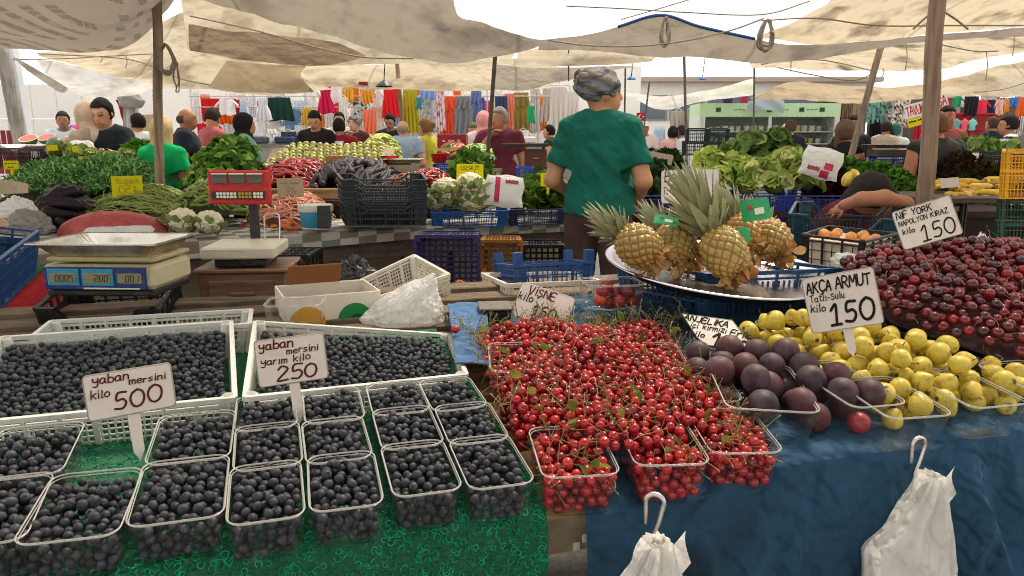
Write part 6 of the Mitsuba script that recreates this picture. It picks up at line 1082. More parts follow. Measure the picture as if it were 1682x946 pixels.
for lab, px, py, yy, w_, h_, rr, pk in (('white printed bag with a pink band beside the cauliflowers', 828, 314, 4.85, 62, 52, -5, [(-.18, .02, .13, .8)]), ('white printed bag with pink patches standing among the lettuces', 1349, 268, 5.0, 60, 50, -14, [(.22, -.10, .22, .22), (.16, -.36, .22, .22)])):
    pos = at(px, py, yy); s_ = mpp(yy); R = facing(pos, math.radians(rr), .25); k = thing('printed_bag', lab, 'plastic bag'); nu = 22; u, w = np.meshgrid(np.linspace(-.5, .5, nu), np.linspace(-.5, .5, nu), indexing='ij'); bul = .30 * (1 - (2 * u) ** 4) * (1 - (2 * w) ** 4); P = np.stack([u * w_ * s_ * (1 + .05 * np.sin(w * 9)), w * h_ * s_ * (1 + .06 * np.sin(u * 8 + 1)), bul * w_ * s_ * .45 + .006 * f3(np.stack([u, w, u * 0], -1), 7, 3, px)], -1); Bk = P * [1, 1, -.6]
    part(k, 'sack', Mesh().add(surf(P)).add(surf(Bk)), 'bagwhite', True, M=M4(R, pos))
    for cx, cy, ww, hh_ in pk:
        a, b = np.meshgrid(np.linspace(cx - ww / 2, cx + ww / 2, 8), np.linspace(cy - hh_ / 2, cy + hh_ / 2, 8), indexing='ij'); bul = .30 * (1 - (2 * a) ** 4) * (1 - (2 * b) ** 4); part(k, 'print', Mesh().add(surf(np.stack([a * w_ * s_, b * h_ * s_, bul * w_ * s_ * .45 + .006], -1)), '#b4204e'), 'plastic', True, M=M4(R, pos))
    a, b = np.meshgrid(np.linspace(-.30, .02, 8) if px > 1000 else np.linspace(.02, .36, 8), np.linspace(-.30, -.18, 4) if px > 1000 else np.linspace(.22, .34, 4), indexing='ij'); bul = .30 * (1 - (2 * a) ** 4) * (1 - (2 * b) ** 4); part(k, 'print', Mesh().add(surf(np.stack([a * w_ * s_, b * h_ * s_ + .004 * np.sin(a * 60), bul * w_ * s_ * .45 + .006], -1)), '#8e3038'), 'plastic', True, M=M4(R, pos))
for x, y in ((1392, 294), (1404, 290)): one('yellow_bell_pepper', 'yellow bell pepper left of the dark hair, ' + ('left one' if x < 1400 else 'right one'), 'pepper', Mesh().add((lambda q: (q[0] * (1 + .12 * np.cos(np.arctan2(q[0][:, 1], q[0][:, 0]) * 4))[:, None] * [.03, .03, .045], q[1]))(uvs(18, 12)), (.60, .45, .05)), 'gloss', True, M=M4(Ry(.5 if x < 1400 else -.4), at(x, y, 4.7)))
k = thing('small_table', 'small wooden table with thin dark legs below the bananas', 'table'); tb = at(1588, 322, 4.5); part(k, 'top', Mesh().add(cbox(tb + [.0, .2, -.02], (.62, .6, .03), .004)), 'darkwood')
for dx_, dy_ in ((-.26, -.05), (-.05, -.05), (.27, -.05), (-.26, .45), (.27, .45)): part(k, 'leg', Mesh().add(tube([tb + [dx_, dy_, -.03], tb + [dx_, dy_, -tb[2]]], .013, 6), '#17130f'), 'plastic', True)
blob('knotted white carrier bag behind the sweet cherries', 'carrier_bag', 'plastic bag', 1610, 416, 2.5, .065, .06, .045, 'bagwhite', amp=.35, seed=31, point=.9, fold=.05)
blob('flat white plastic bag beside the tray at the edge of the sweet cherries', 'plastic_bag', 'plastic bag', 1396, 432, 2.15, .05, .07, .028, 'bagwhite', amp=.3, seed=32)
# shelf plank, drawer, scales of the middle row
v, f = cbox((0, 0, 0), (at(566, 316, 5.3)[0] - at(420, 316, 5.3)[0], .05, .07), .004); one('shelf_plank', 'bare wooden plank edge below the red peppers', 'plank', Mesh().add((v, f)), 'plank', M=M4(Rz(.05), at(492, 318, 5.3)))
M = local(553, 274, 6.1); k = thing('drawer_box', 'light brown wooden drawer before the stacked round fruit', 'wooden box'); part(k, 'case', Mesh().add(cbox((0, .1, .045), (.175, .2, .085), .004), '#9a6f4a'), 'matte', M=M); part(k, 'handle', Mesh().add(cbox((0, -.006, .045), (.05, .012, .008), .002), '#d9b98f'), 'matte', M=M)
M = local(660, 284, 6.0); k = thing('old_scale', 'beige weighing scale before the man in the light blue shirt', 'scale'); part(k, 'body', Mesh().add(cbox((0, .12, .03), (.24, .22, .06), .006), '#8f8468'), 'plastic', M=M); part(k, 'pan', pan(.29, .24, .03, .03), 'pitted', M=M @ M4(np.eye(3), (0, .12, .075))); part(k, 'column', Mesh().add(cbox((0, .12, .065), (.1, .1, .02), .003), '#6d644d'), 'plastic', M=M)
M = local(1468, 258, 6.5); k = thing('old_scale', 'grey weighing scale on the far blue crate left of the thick pole', 'scale'); part(k, 'body', Mesh().add(cbox((0, .12, .03), (.26, .22, .06), .006), '#4c463c'), 'plastic', M=M); part(k, 'pan', pan(.33, .26, .03, .03), 'pitted', M=M @ M4(np.eye(3), (0, .12, .075)))
for i, (x, y, yy) in enumerate([(641, 272, 6.3), (722, 268, 6.6)]): one('basin', 'red plastic basin ' + ('left of the beige scale' if i == 0 else 'below the woman in yellow'), 'basin', Mesh().add(lathe([(0, 0), (.05, 0), (.075, .075), (.08, .078), (.072, .072), (.05, .006)], 24), '#b01f1c'), 'plastic', True, M=local(x, y, yy))
for i, (x, y, yy, w, lab) in enumerate([(645, 284, 6.5, .22, 'blue crate below the beige scale'), (730, 278, 6.8, .2, 'blue crate below the woman in yellow'), (862, 284, 6.6, .14, 'blue crate below the man in the maroon polo'), (900, 284, 7.2, .14, 'blue crate beside the seated man')]): crate([at(x, y - 8, yy) + [-w / 2, 0, 0], at(x, y - 8, yy) + [w / 2, 0, 0], at(x, y - 8, yy) + [w / 2, .25, 0], at(x, y - 8, yy) + [-w / 2, .25, 0]], .12, lab, 'slat', '#1d4aa0', nrib=3)
M = local(880, 282, 7.0); k = thing('cabinet', 'brown wooden cabinet below the dark shelf at the centre', 'cabinet'); part(k, 'case', Mesh().add(cbox((0, .15, .10), (.2, .3, .2), .004), '#5a3f2f'), 'matte', M=M); part(k, 'handle', Mesh().add(cbox((0, -.006, .12), (.05, .012, .01), .002), '#b08a63'), 'matte', M=M)
one('dark_shelf', 'dark shelf board over the brown cabinet', 'shelf', Mesh().add(cbox(at(862, 238, 7.1), (.42, .3, .03), .004), '#25211e'), 'plastic')
# far tables that carry the back rows
for lab, x0, x1, py, yy, dp, c_ in (('long far table under the round green fruit', 380, 820, 284, 6.0, 1.9, '#4a3a2c'), ('far table under the dill and basil at the left', -120, 330, 330, 4.9, 2.6, '#3a2c22'), ('far table under the lettuces and parsley', 1030, 1700, 340, 5.0, 1.5, '#3a2c22'), ('far table at the right behind the woman with the black bag', 1400, 1900, 268, 6.3, 1.6, '#3f342a'), ('table with the red and dark vegetables', 380, 760, 322, 5.2, .75, '#3a2c22')):
    a, b = at(x0, py, yy), at(x1, py, yy); k = thing('stall_table', lab, 'table'); z = a[2] - .03; part(k, 'top', Mesh().add(span((a[0], yy, z - .04), (b[0], yy + dp, z)), c_), 'matte')
    for xx in (a[0] + .1, b[0] - .1): part(k, 'leg', Mesh().add(span((xx - .025, yy + .1, 0), (xx + .025, yy + .15, z - .042)), c_), 'matte')
    part(k, 'front_board', Mesh().add(span((a[0], yy + .02, z - .30), (b[0], yy + .04, z - .042)), '#2a2019'), 'matte')
# watermelons on a white cloth at the far left
z = at(60, 240, 7.4)[2]; one('white_cloth', 'white cloth on the far left crate in front of the pale wall', 'cloth', Mesh().add(thick(np.array([[np.array([at(-30 + 110 * u, 236, 6.9)[0], 6.6 + 1.2 * w, z + .02 * math.sin(u * 14 + w * 3)]) for w in np.linspace(0, 1, 8)] for u in np.linspace(0, 1, 30)]), .02), '#cfcac0'), 'cloth', True)
for i, (x, y, r, rr) in enumerate([(46, 227, 14, .1), (76, 225, 13, -.1), (105, 229, 11, .1)]):
    k = thing('watermelon_half', 'cut watermelon half with pink flesh, ' + ['leftmost', 'middle', 'rightmost'][i] + ' of the three', 'watermelon'); R_ = r * mpp(7.2); n = 18; th = np.linspace(0, np.pi / 2, n); M = M4(Rx(.45), at(x, y, 7.2)); part(k, 'rind', Mesh().add(lathe(np.c_[np.sin(th) * R_, -np.cos(th) * R_], 24), '#2f4a24'), 'fruit', True, M=M); part(k, 'flesh', Mesh().add(lathe([(0, .001), (R_ * .88, .001), (R_ * .9, .0005)], 24), '#c9584c'), 'fruit', M=M); part(k, 'rind_edge', Mesh().add(lathe([(R_ * .9, .0006), (R_, .0)], 24), '#cfd0a0'), 'fruit', M=M)
for i, (x, y) in enumerate([(92, 238), (118, 240)]): one('watermelon', 'whole dark green watermelon, ' + ('left' if i == 0 else 'right') + ' of the two below the cut halves', 'watermelon', Mesh().add(uvs(20, 14), (.07, .11, .05)), 'fruit', True, M=M4(np.eye(3), at(x, y, 6.9), .075))
sign('yellow card seen from behind reading börülce 150, in the green beans', 209, 306, 4.55, 46, 34, [('BÖRÜLCE', .12, .64, .20, .76, '#8a8420', .12), ('150', .18, .14, .38, .62, '#8a8420', .10)], lean=.1, bsdf='signyellow', mirror=True, edge=None, stake=10)
sign('big yellow card seen from behind above the cauliflowers reading turşu 100', 772, 285, 5.05, 44, 31, [('TURŞU', .14, .68, .20, .72, '#4a4514', .13), ('kilo', .3, .46, .18, .4, '#4a4514', .12), ('100', .2, .06, .32, .6, '#4a4514', .12)], roll=-1, bsdf='signyellow', mirror=True, edge=None)
sign('small yellow card seen from behind reading 25, in the chard', 900, 295, 5.2, 24, 22, [('25', .16, .14, .5, .66, '#6a6418', .12), ('~~~~', .2, .74, .14, .6, '#6a6418', .12)], bsdf='signyellow', mirror=True, edge=None, stake=14)
sign('small yellow card on a stick in the dill at the left edge', 18, 271, 5.0, 21, 14, [('~~~~', .1, .6, .22, .8, '#3a3810', .14), ('~~', .3, .14, .3, .4, '#3a3810', .14)], bsdf='signyellow', edge=None, stake=10)
sign('small yellow card leaning on the pale cabbages', 141, 264, 5.5, 21, 14, [('~~', .2, .2, .5, .6, '#3a3810', .16)], bsdf='signyellow', edge=None)
for i, (x, y, w, h, r, lab) in enumerate([(86, 243, 16, 9, 4, 'tiny yellow card left of the pale cabbages'), (123, 245, 8, 10, 0, 'narrow yellow card between the pale cabbages'), (164, 284, 20, 9, 22, 'yellow card lying tilted on the dill')]): sign(lab, x, y, 5.6, w, h, [], roll=r, bsdf='signyellow', edge=None)
sign('yellow bent card at the left of the lettuces', 1156, 263, 5.6, 36, 26, [('~~~~', .1, .62, .22, .7, '#6a5f10', .14), ('~~', .2, .1, .4, .4, '#6a5f10', .14)], roll=-4, bsdf='signyellow', edge=None)
sign('blank cardboard sign at the elbow of the woman in the turban', 1082, 263, 5.7, 44, 24, [], roll=-10, bsdf='cardboard', edge=None)
sign('cardboard price sign with faint writing in the borlotti beans', 477, 309, 4.85, 42, 33, [('~~~~', .1, .66, .2, .3, '#8d7a58', .10), ('~~~~', .5, .66, .2, .36, '#8d7a58', .10), ('75', .34, .18, .34, .36, '#8d7a58', .10)], bsdf='cardboard', edge=None, stake=12)
sign('two part pale card behind the pineapple crowns reading bal ananas tane 50', 1133, 306, 3.4, 92, 54, [('Bal', .06, .66, .30, .26, MAROON, .13), ('ananas', .20, .48, .24, .56, MAROON, .13), ('Tane', .03, .28, .20, .24, MAROON, .13), ('50', .46, .10, .36, .34, MAROON, .13)], roll=2, lean=.1, stake=20)
sign('small pale card before the bananas', 1560, 300, 4.5, 26, 16, [], roll=8, bsdf='signcard', edge=None)
sign('small pale green card beside the black shoulder bag', 1602, 258, 5.8, 10, 14, [], bsdf='signcard', edge=None)
# ------------------------------------------------------------------ people: one continuous body each, clothes and hair follow it
def half(axis, lim, sgn):    # keeps p[axis]*sgn < lim*sgn
    return lambda p: (p[..., axis] - lim) * sgn
def inter(f, *gs):
    def h(p):
        d = f(p)
        for q in gs: d = np.maximum(d, q(p))
        return d
    return h
POSES = {'down': ((.245, -.03, 1.13), (.255, .05, .90)), 'fwd': ((.25, -.01, 1.13), (.13, .27, 1.09)), 'work': ((.25, -.04, 1.14), (.17, .20, 1.02)), 'chin': ((.27, .13, 1.15), (.06, .17, 1.42)), 'up': ((.27, .12, 1.20), (.16, .30, 1.28)), 'cross': ((.26, .05, 1.12), (-.02, .22, 1.16))}
def hand_mesh(wr, direc, palm, s=1.0):
    """palm and five tapered fingers, slightly curled, from the wrist along direc; palm: the palm's normal."""
    m = Mesh(); R = frame(direc, np.cross(palm, direc)); X, N, D = R[:, 0], R[:, 1], R[:, 2]; v, f = uvs(8, 6); m.add((v @ np.diag([.040, .016, .050]) @ R.T * s + wr + D * .045 * s, f))
    for i, (o, L_) in enumerate(((-.028, .064), (-.010, .074), (.009, .070), (.027, .056))): b = wr + (X * o + D * .085) * s; m.add(tube([b, b + (D * L_ * .45 + N * .006) * s, b + (D * L_ * .75 + N * .022) * s, b + (D * L_ * .85 + N * .045) * s], np.array([.0095, .009, .008, .006]) * s, 5))
    b = wr + (X * -.034 + D * .03) * s; m.add(tube([b, b + (X * -.022 + D * .028 + N * .01) * s, b + (X * -.020 + D * .055 + N * .025) * s], np.array([.012, .010, .007]) * s, 5)); return m
def person(label, px, py, hp, face, shirt, hair=('short', '#1c1613'), skin='#b98a6a', arms=('down', 'down'), sleeve=.5, trousers='#2a2a30', stout=1.0, turn=0.0, lean=0.0, res=None, y=None, hem=.86, shirt_name='shirt', shirt_bs='cloth', female=False, wrinkle=.012, seedp=0, stripes=None, nod=0.0, extra=None, tank=False, boxy=0.0):
    sl = (at(px, py, 1.0)[2] - CAM_H); y = y or min(max((.335 + .05 * math.sin(seedp * 2.3)) / max(sl, .01), 6.0), 12.6); top = at(px, py, y); Hs = top[2] if 1.45 < top[2] < 1.86 else min(max(top[2], 1.5), 1.82); sc = Hs / 1.722; base = top - [0, 0, Hs]
    h = res or (.014 if y < 7.5 else .0225); k = thing('person', label, 'person'); M = M4(Rz(math.radians(face)), base, sc); fw = .95 if female else 1.0; st = stout
    Rl = Rx(-lean); Pl = np.array([0, 0, 1.0]); lz = lambda q: (np.asarray(q, float) - Pl) @ Rl.T + Pl if lean else np.asarray(q, float)
    sh = [lz((s * .175 * fw * (.6 + .4 * st), -.005, 1.410)) for s in (-1, 1)]; el_, wr_ = [], []
    for s, a in zip((-1, 1), arms): e, w = POSES[a]; el_.append(lz((s * e[0] * (.7 + .3 * st), *e[1:]))); wr_.append(lz((s * w[0], *w[1:])))
    hc = lz((0, .024, 1.603)); Rh = Rl @ Rz(turn) @ Rx(-nod); hd = lambda q: hc + Rh @ np.asarray(q, float)
    head = [ell(hc, (.073, .092, .104), Rh), ell(hd((0, .038, -.062)), (.052, .058, .062), Rh), capsule(hd((0, .088, .005)), hd((0, .106, -.028)), .009, .014), capsule(hd((-.03, .082, .022)), hd((.03, .082, .022)), .011, .011), ell(hd((0, .082, -.062)), (.026, .017, .012), Rh), ell(hd((.075, -.005, -.01)), (.012, .022, .032), Rh), ell(hd((-.075, -.005, -.01)), (.012, .022, .032), Rh)]
    neck = capsule(lz((0, -.01, 1.42)), hd((0, -.012, -.07)), .058, .052)
    W = st * fw; torso = [ell(lz((0, 0, 1.30)), (.168 * W, .112 * st, .17)), ell(lz((0, -.01, 1.40)), (.175 * W, .085 * st, .075)), ell(lz((0, 0, 1.13)), (.145 * W, .102 * st, .16)), ell(lz((0, -.005, .97)), (.168 * W, .122 * st, .14))] + ([ell(lz((s * .075, .085, 1.27)), (.075, .062, .075)) for s in (-1, 1)] if female else []) + [capsule(lz((s * .04, -.02, 1.455)), lz((s * .155 * W, -.01, 1.415)), .052, .048) for s in (-1, 1)]
    up_arm = [capsule(sh[i], el_[i], .056 * (.5 + .5 * st), .044 * (.5 + .5 * st)) for i in (0, 1)]; fore = [capsule(el_[i], wr_[i], .043 * (.5 + .5 * st), .027) for i in (0, 1)]
    body = smin(head + [neck] + [lambda p, q=q: q(p) + .012 for q in torso] + up_arm + fore, .022)
    lo = np.array([-.42 * st, -.34, .84]); hi = np.array([.42 * st, .44, 1.83]); v, f = nets(body, lo, hi, h); sk = col(skin); c = np.tile(sk, (len(v), 1)); c = c * (1 + .16 * f3(v, 14, 2, seedp)[:, None])
    q = (v - hc) @ Rh; fr = q[:, 1] > .05
    for ex in (-.032, .032): c = np.where(((np.hypot((q[:, 0] - ex) / .016, (q[:, 2] - .004) / .009) < 1) & fr)[:, None], np.array([.03, .022, .02]) * .7 + sk * .25, c); c = np.where(((np.abs(q[:, 0] - ex) < .022) & (np.abs(q[:, 2] - .028) < .0045) & fr)[:, None], col(hair[1]) * .6 + sk * .25, c)
    c = np.where(((np.hypot(q[:, 0] / .028, (q[:, 2] + .062) / .010) < 1) & fr)[:, None], sk * [.75, .42, .42], c); c = np.where(((np.hypot(q[:, 0] / .06, (q[:, 2] + .03) / .05) < 1) & fr & (q[:, 2] < .0))[:, None], c * [1.05, .96, .95], c)
    m = Mesh().add((v, f), c)
    for i, s in ((0, -1), (1, 1)):
        d = unit(wr_[i] - el_[i]); pn = unit(np.array([-s * .7, .3, -.4])); pn = unit(pn - d * (pn @ d)); hm = hand_mesh(wr_[i] - d * .008, unit(d + pn * .25), pn, 1.0)
        for vv, ff in zip(hm.v, hm.f): pass
        a_, b_, _ = hm.arr(); m.add((a_, b_), sk)
    emit(K('body', k), m, 'skin', True, M)
    # shirt
    g = .019; slv = [capsule(sh[i], sh[i] + (el_[i] - sh[i]) * min(sleeve, 1), .056 * (.5 + .5 * st) + g - .004, (.054 - .010 * min(sleeve, 1)) * (.5 + .5 * st) + g + .004) for i in (0, 1)] if sleeve > 0 else []
    if sleeve > 1: slv += [capsule(el_[i], el_[i] + (wr_[i] - el_[i]) * (sleeve - 1), .066, .05) for i in (0, 1)]
    tor = [lambda p, q=q: q(p) - g for q in torso]; low = ([ell(lz((0, 0, 1.13)), (boxy, boxy * .72, .30))] if boxy else []) + [ell(lz((0, 0, .99)), (.18 * W + g, .135 * st + g, .22))]; neckcut = ell(lz((0, .02, 1.515)), (.078, .085, .065 if not tank else .13))
    fS = inter(smin(tor + low + slv, .028), half(2, hem, -1), lambda p: -neckcut(p)); ends = []
    for i in (0, 1):
        if 0 < sleeve <= 1:
            e = sh[i] + (el_[i] - sh[i]) * sleeve; d = unit(el_[i] - sh[i]); fS = (lambda f0, e, d, o: (lambda p: np.maximum(f0(p), np.where(np.linalg.norm(p - e, axis=-1) < .115, (p - e) @ d, -9))))(fS, e, d, None)
    v, f = nets(fS, [lo[0], lo[1], hem - .03], [hi[0], hi[1], 1.56], h)
    if wrinkle:
        tm = trimesh.Trimesh(v, f, process=False); n_ = np.array(tm.vertex_normals); ww = wrinkle * (1.1 * f3(v * [1, 1, .5] + v[:, [2, 2, 2]] * [.6, .2, 0], 13, 3, seedp + 2) - .7 * np.abs(2 * f3(v[:, [2, 1, 0]] * [1.0, .6, .45] + v * [.5, 0, 0], 10, 2, seedp + 5))); v = v + n_ * ww[:, None]
    c = np.tile(col(shirt), (len(v), 1)) * (1 + .14 * f3(v, 6, 3, seedp)[:, None])
    if stripes: c = np.where((np.modf(v[:, 2:] * stripes[1] + 5)[0] < .5), col(stripes[0]), c)
    part(k, shirt_name, (v, f, c), shirt_bs, True, M=M)
    # trousers or skirt
    legs = [lambda p, q=q: q(p) - .012 for q in torso[3:4]]
    for s in (-1, 1): legs += [capsule((s * .092, 0, .90), (s * .105, .01, .50), .100 * (.4 + .6 * st), .072), capsule((s * .105, .01, .50), (s * .11, -.01, .07), .070, .060)]
    v, f = nets(inter(smin(legs, .02), half(2, min(hem + .10, 1.0), 1), half(2, .05, -1)), [-.34 * st, -.26, .0], [.34 * st, .26, 1.06], max(h * 1.4, .03 if not res else res * 1.2)); v = v + .006 * np.stack([f3(v, 13, 2, 3), f3(v, 13, 2, 4), 0 * v[:, 0]], 1)
    part(k, 'trousers' if not female or trousers != shirt else 'skirt', (v, f, np.tile(col(trousers), (len(v), 1))), 'cloth', True, M=M)
    for s in (-1, 1): part(k, 'shoe', Mesh().add(cbox((s * .11, .05, .035), (.095, .26, .07), .025), '#1b1a1a'), 'plastic', True, M=M)
    # hair
    sty, hcol = hair[0], hair[1]; hs = None; faceb = lambda p: ((p - hc) @ Rh)
    if sty in ('short', 'bun', 'long', 'tail'):
        def fH(p, big=.014 if sty == 'short' else .02):
            q = faceb(p); d = ell((0, -.008, .012), (.073 + big, .094 + big, .104 + big))(q); cut = (q[..., 1] - (.028 + .5 * np.clip(q[..., 2] - .03, 0, .1)))
            return np.maximum(np.maximum(d, np.where(q[..., 2] < .066, cut, -1)), -(q[..., 2] + (.055 if sty == 'short' else .075)))
        hs = [fH]
        if sty == 'bun': hs.append(ell(hd((0, -.125, .01)), (.042, .042, .042)))
        if sty == 'tail': hs += [capsule(hd((0, -.105, .02)), hd((0, -.13, -.14)), .035, .022)]
        if sty == 'long': hs += [ell(hd((0, -.055, -.13)), (.088, .055, .16)), ell(hd((.06, -.02, -.09)), (.03, .05, .13)), ell(hd((-.06, -.02, -.09)), (.03, .05, .13))]
    elif sty == 'bald':
        def fH(p): q = faceb(p); return np.maximum(np.maximum(ell((0, -.008, .0), (.078, .099, .10))(q), q[..., 2] - .03), np.maximum(q[..., 1] - .01, -(q[..., 2] + .05)))
        hs = [fH]
    elif sty in ('scarf', 'turban', 'shawl'):
        def fH(p):
            q = faceb(p); d = ell((0, -.018, .022), (.094, .118, .118))(q); face_ = ell((0, .10, -.03), (.062, .085, .098))(q)
            if sty == 'turban': return np.maximum(np.maximum(ell((0, -.028, .036), (.104, .128, .098))(q) - .006 * np.sin(q[..., 2] * 95 + q[..., 0] * 30 + q[..., 1] * 40), -face_), -(q[..., 2] + .35 * q[..., 1] + .095))
            return np.maximum(d, -face_)
        hs = [fH]
        if sty != 'turban': hs += [capsule(hd((0, -.03, -.09)), lz((0, -.035, 1.42)), .085, .12)]
        if sty == 'shawl': hs += [capsule(hd((.05, .03, -.13)), lz((.10, .10, 1.16)), .042, .05), capsule(hd((-.03, .05, -.13)), lz((-.02, .125, 1.2)), .035, .04)]
    elif sty == 'cap':
        def fH(p): q = faceb(p); return np.maximum(ell((0, -.002, .018), (.082, .102, .098))(q), -(q[..., 2] - .028))
        hs = [fH, ell(hd((0, .115, .035)), (.062, .062, .008), Rh)]
    if hs:
        hb = smin(hs, .012); v, f = nets(hb, hc - [.2, .24, .52 if sty in ('long', 'shawl', 'scarf', 'tail') else .2], hc + [.2, .24, .19], h * .85)
        if sty in ('short', 'bun', 'long', 'tail'): v = v + .011 * np.stack([f3(v * [1, 1, .5], 55, 2, seedp + q) for q in range(3)], 1)
        part(k, 'cap' if sty == 'cap' else 'headscarf' if sty in ('scarf', 'shawl', 'turban') else 'hair', (v, f, np.clip(np.tile(col(hcol), (len(v), 1)) * (1 + .5 * f3(v * [1, 1, .3], 40, 2, seedp)[:, None]), 0, 1)), 'turban' if sty == 'turban' else 'matte', True, M=M)
        if sty == 'turban':
            kn = smin([ell(hd((-.02, -.118, .085)), (.034, .030, .036)), ell(hd((.045, -.12, .075)), (.034, .022, .024)), ell(hd((-.07, -.105, .06)), (.034, .026, .030))], .014); v, f = nets(kn, hc - [.24, .26, .2], hc + [.24, .24, .24], h * .8); part(k, 'headscarf_knot', (v, f, np.tile([.1, .1, .1], (len(v), 1))), 'turban', True, M=M)
    if extra: extra(k, M, dict(hd=hd, lz=lz, sh=sh, el=el_, wr=wr_, hc=hc))
    return k, M
def print_patch(colr, cz=1.24, wd=.13, ht=.15, front=True, name='print', yoff=.15, shape='blot'):
    def ex(k, M, d):
        g = np.random.default_rng(int(cz * 1000)); a = np.linspace(0, 2 * np.pi, 40)[:-1]; r = 1 + .25 * np.sin(a * 5) * g.random() + .2 * np.sin(a * 3 + 1) if shape == 'blot' else np.minimum(1 / np.maximum(np.abs(np.cos(a)), .01), 1 / np.maximum(np.abs(np.sin(a)), .01)); v, f = poly(Polygon(np.c_[wd * r * np.cos(a), ht * r * np.sin(a) + cz]), .004); s = 1 if front else -1
        v = np.c_[v[:, 0] * 1.0, s * (yoff + v[:, 2] - v[:, 0] ** 2 * 1.6), v[:, 1]]; part(k, name, Mesh().add((v, f if front else f), colr), 'matte', M=M)
    return ex
def bag_in_hands(k, M, d):
    v, f = ico(3); q = v.copy(); v = v * (1 + .6 * f3(q, 2.5, 4, 3))[:, None] * [.15, .06, .10] + [0.02, .36, 1.27]; one('carrier_bag', 'crumpled white carrier bag in the hands of the boy in black', 'plastic bag', Mesh().add((v, f)), 'bagwhite', True, M=M)
def shoulder_bag(k, M, d):
    v, f = nets(ell((0, 0, 0), (.085, .14, .19)), (-.12, -.2, -.24), (.12, .2, .24), .02); v = v * (1 + .25 * f3(v, 9, 3, 5))[:, None]; kb = thing('shoulder_bag', 'black shoulder bag hanging at the side of the person in the grey tank top', 'bag'); part(kb, 'body', Mesh().add((v + [.27, -.06, .98], f), (.02, .02, .022)), 'cloth', True, M=M); part(kb, 'strap', Mesh().add(tube(spline([(.27, -.10, 1.12), (.20, -.11, 1.36), (.15, -.03, 1.49), (.19, .08, 1.38), (.27, .05, 1.12)], 24), .014, 6), (.02, .02, .022)), 'matte', True, M=M)
# the woman in front
person('woman seen from behind in a teal green t-shirt and a knotted grey brown headscarf', 988, 113, 62, -22, '#1b5f50', ('turban', '#444444'), '#b5835f', ('work', 'work'), .72, '#4b3a37', stout=1.03, turn=-.95, res=.0092, y=4.15, hem=.955, female=True, boxy=.188, wrinkle=.024, seedp=3)
person('woman in a bright green t-shirt with long blond hair, behind the left pole', 262, 193, 45, -15, '#12a35a', ('long', '#bda070'), '#a8765a', ('down', 'down'), .55, '#1f1f22', stout=1.0, y=5.9, hem=.90, female=True, seedp=4)
person('boy in a black printed t-shirt looking down at a white carrier bag', 168, 162, 43, 178, '#1d2126', ('short', '#15110f'), '#b98867', ('up', 'up'), .62, '#22242a', turn=.0, nod=.35, y=6.6, seedp=5, extra=lambda k, M, d: (bag_in_hands(k, M, d), print_patch('#b98878', 1.16, .06, .07)(k, M, d)))
person('man with a moustache in a pale blue white shirt near the pale wall', 102, 183, 26, 205, '#b9c2c9', ('short', '#2a2320'), '#94694f', ('down', 'down'), .6, '#30333a', seedp=6)
person('woman in a beige headscarf behind the boy in black', 143, 168, 30, 80, '#94806c', ('scarf', '#b39a82'), '#b98b6c', ('down', 'down'), 1.6, '#8a7867', female=True, seedp=7)
person('young man in a white t-shirt with a dark blue print on the back', 224, 186, 30, 20, '#c9cacb', ('short', '#120f0e'), '#a87a5c', ('down', 'down'), .6, '#2a2f3a', turn=.7, y=9.2, seedp=8, extra=print_patch('#26406e', 1.26, .07, .10, False, yoff=.155))
person('bald man in a navy shirt left of the man in pink', 301, 176, 34, -70, '#232c38', ('bald', '#4a3c34'), '#a5765a', ('down', 'down'), .6, '#2a2a2e', stout=1.2, y=8.2, seedp=9)
person('man in a faded pink t-shirt looking down at the clothes', 345, 177, 30, -40, '#a35a5c', ('short', '#2a201b'), '#b48566', ('work', 'work'), .6, '#2d3038', nod=.5, turn=.5, y=9.0, seedp=10)
person('woman in a black headscarf and a sage green checked top', 398, 187, 34, -60, '#6f9a80', ('shawl', '#17171a'), '#a87c60', ('down', 'work'), .9, '#59806a', female=True, stout=1.15, y=8.0, seedp=11)
person('young man in a black t-shirt counting money', 517, 182, 30, 178, '#211e20', ('short', '#14100f'), '#b58a6c', ('work', 'fwd'), .6, '#25272c', nod=.5, y=9.9, seedp=12)
person('man in a maroon t-shirt with a white print on the back', 556, 194, 30, 5, '#7a1c2c', ('short', '#1a1513'), '#ab7c5f', ('fwd', 'down'), .55, '#25272c', stout=1.15, y=10.0, seedp=13, extra=print_patch('#d9d3d0', 1.40, .07, .018, False, yoff=.145, shape='rect'))
person('man with black hair almost hidden behind the one in maroon', 557, 184, 27, 185, '#b9b4b0', ('short', '#131010'), '#b0835f', ('down', 'down'), .5, '#25272c', y=12.4, seedp=14)
person('woman in a brown dress and dark headscarf touching her chin', 582, 190, 29, 165, '#4a2a26', ('turban', '#222222'), '#bb9072', ('down', 'chin'), 1.5, '#4a2a26', female=True, y=11.8, seedp=15)
person('man with black hair bending behind the man in light blue', 641, 187, 29, 170, '#242427', ('short', '#131010'), '#9c6f54', ('work', 'work'), .6, '#25272c', nod=.4, y=12.3, seedp=16)
person('bald man in a light blue shirt seen from behind', 661, 196, 28, 5, '#8ea0b0', ('bald', '#8a7a6c'), '#b98a6c', ('work', 'work'), .55, '#8a8174', stout=1.2, y=9.7, seedp=17)
person('woman in a sleeveless yellow green dress with her hair in a bun', 701, 196, 28, 70, '#b3ab3a', ('bun', '#7a5836'), '#b98866', ('work', 'fwd'), .0, '#b3ab3a', female=True, nod=.3, y=10.2, seedp=18, tank=True)
person('man in an olive shirt and olive cap seen from behind', 777, 200, 28, 0, '#59603c', ('cap', '#585a3c'), '#a87c60', ('down', 'down'), .8, '#3a3a34', stout=1.15, y=11.5, seedp=19)
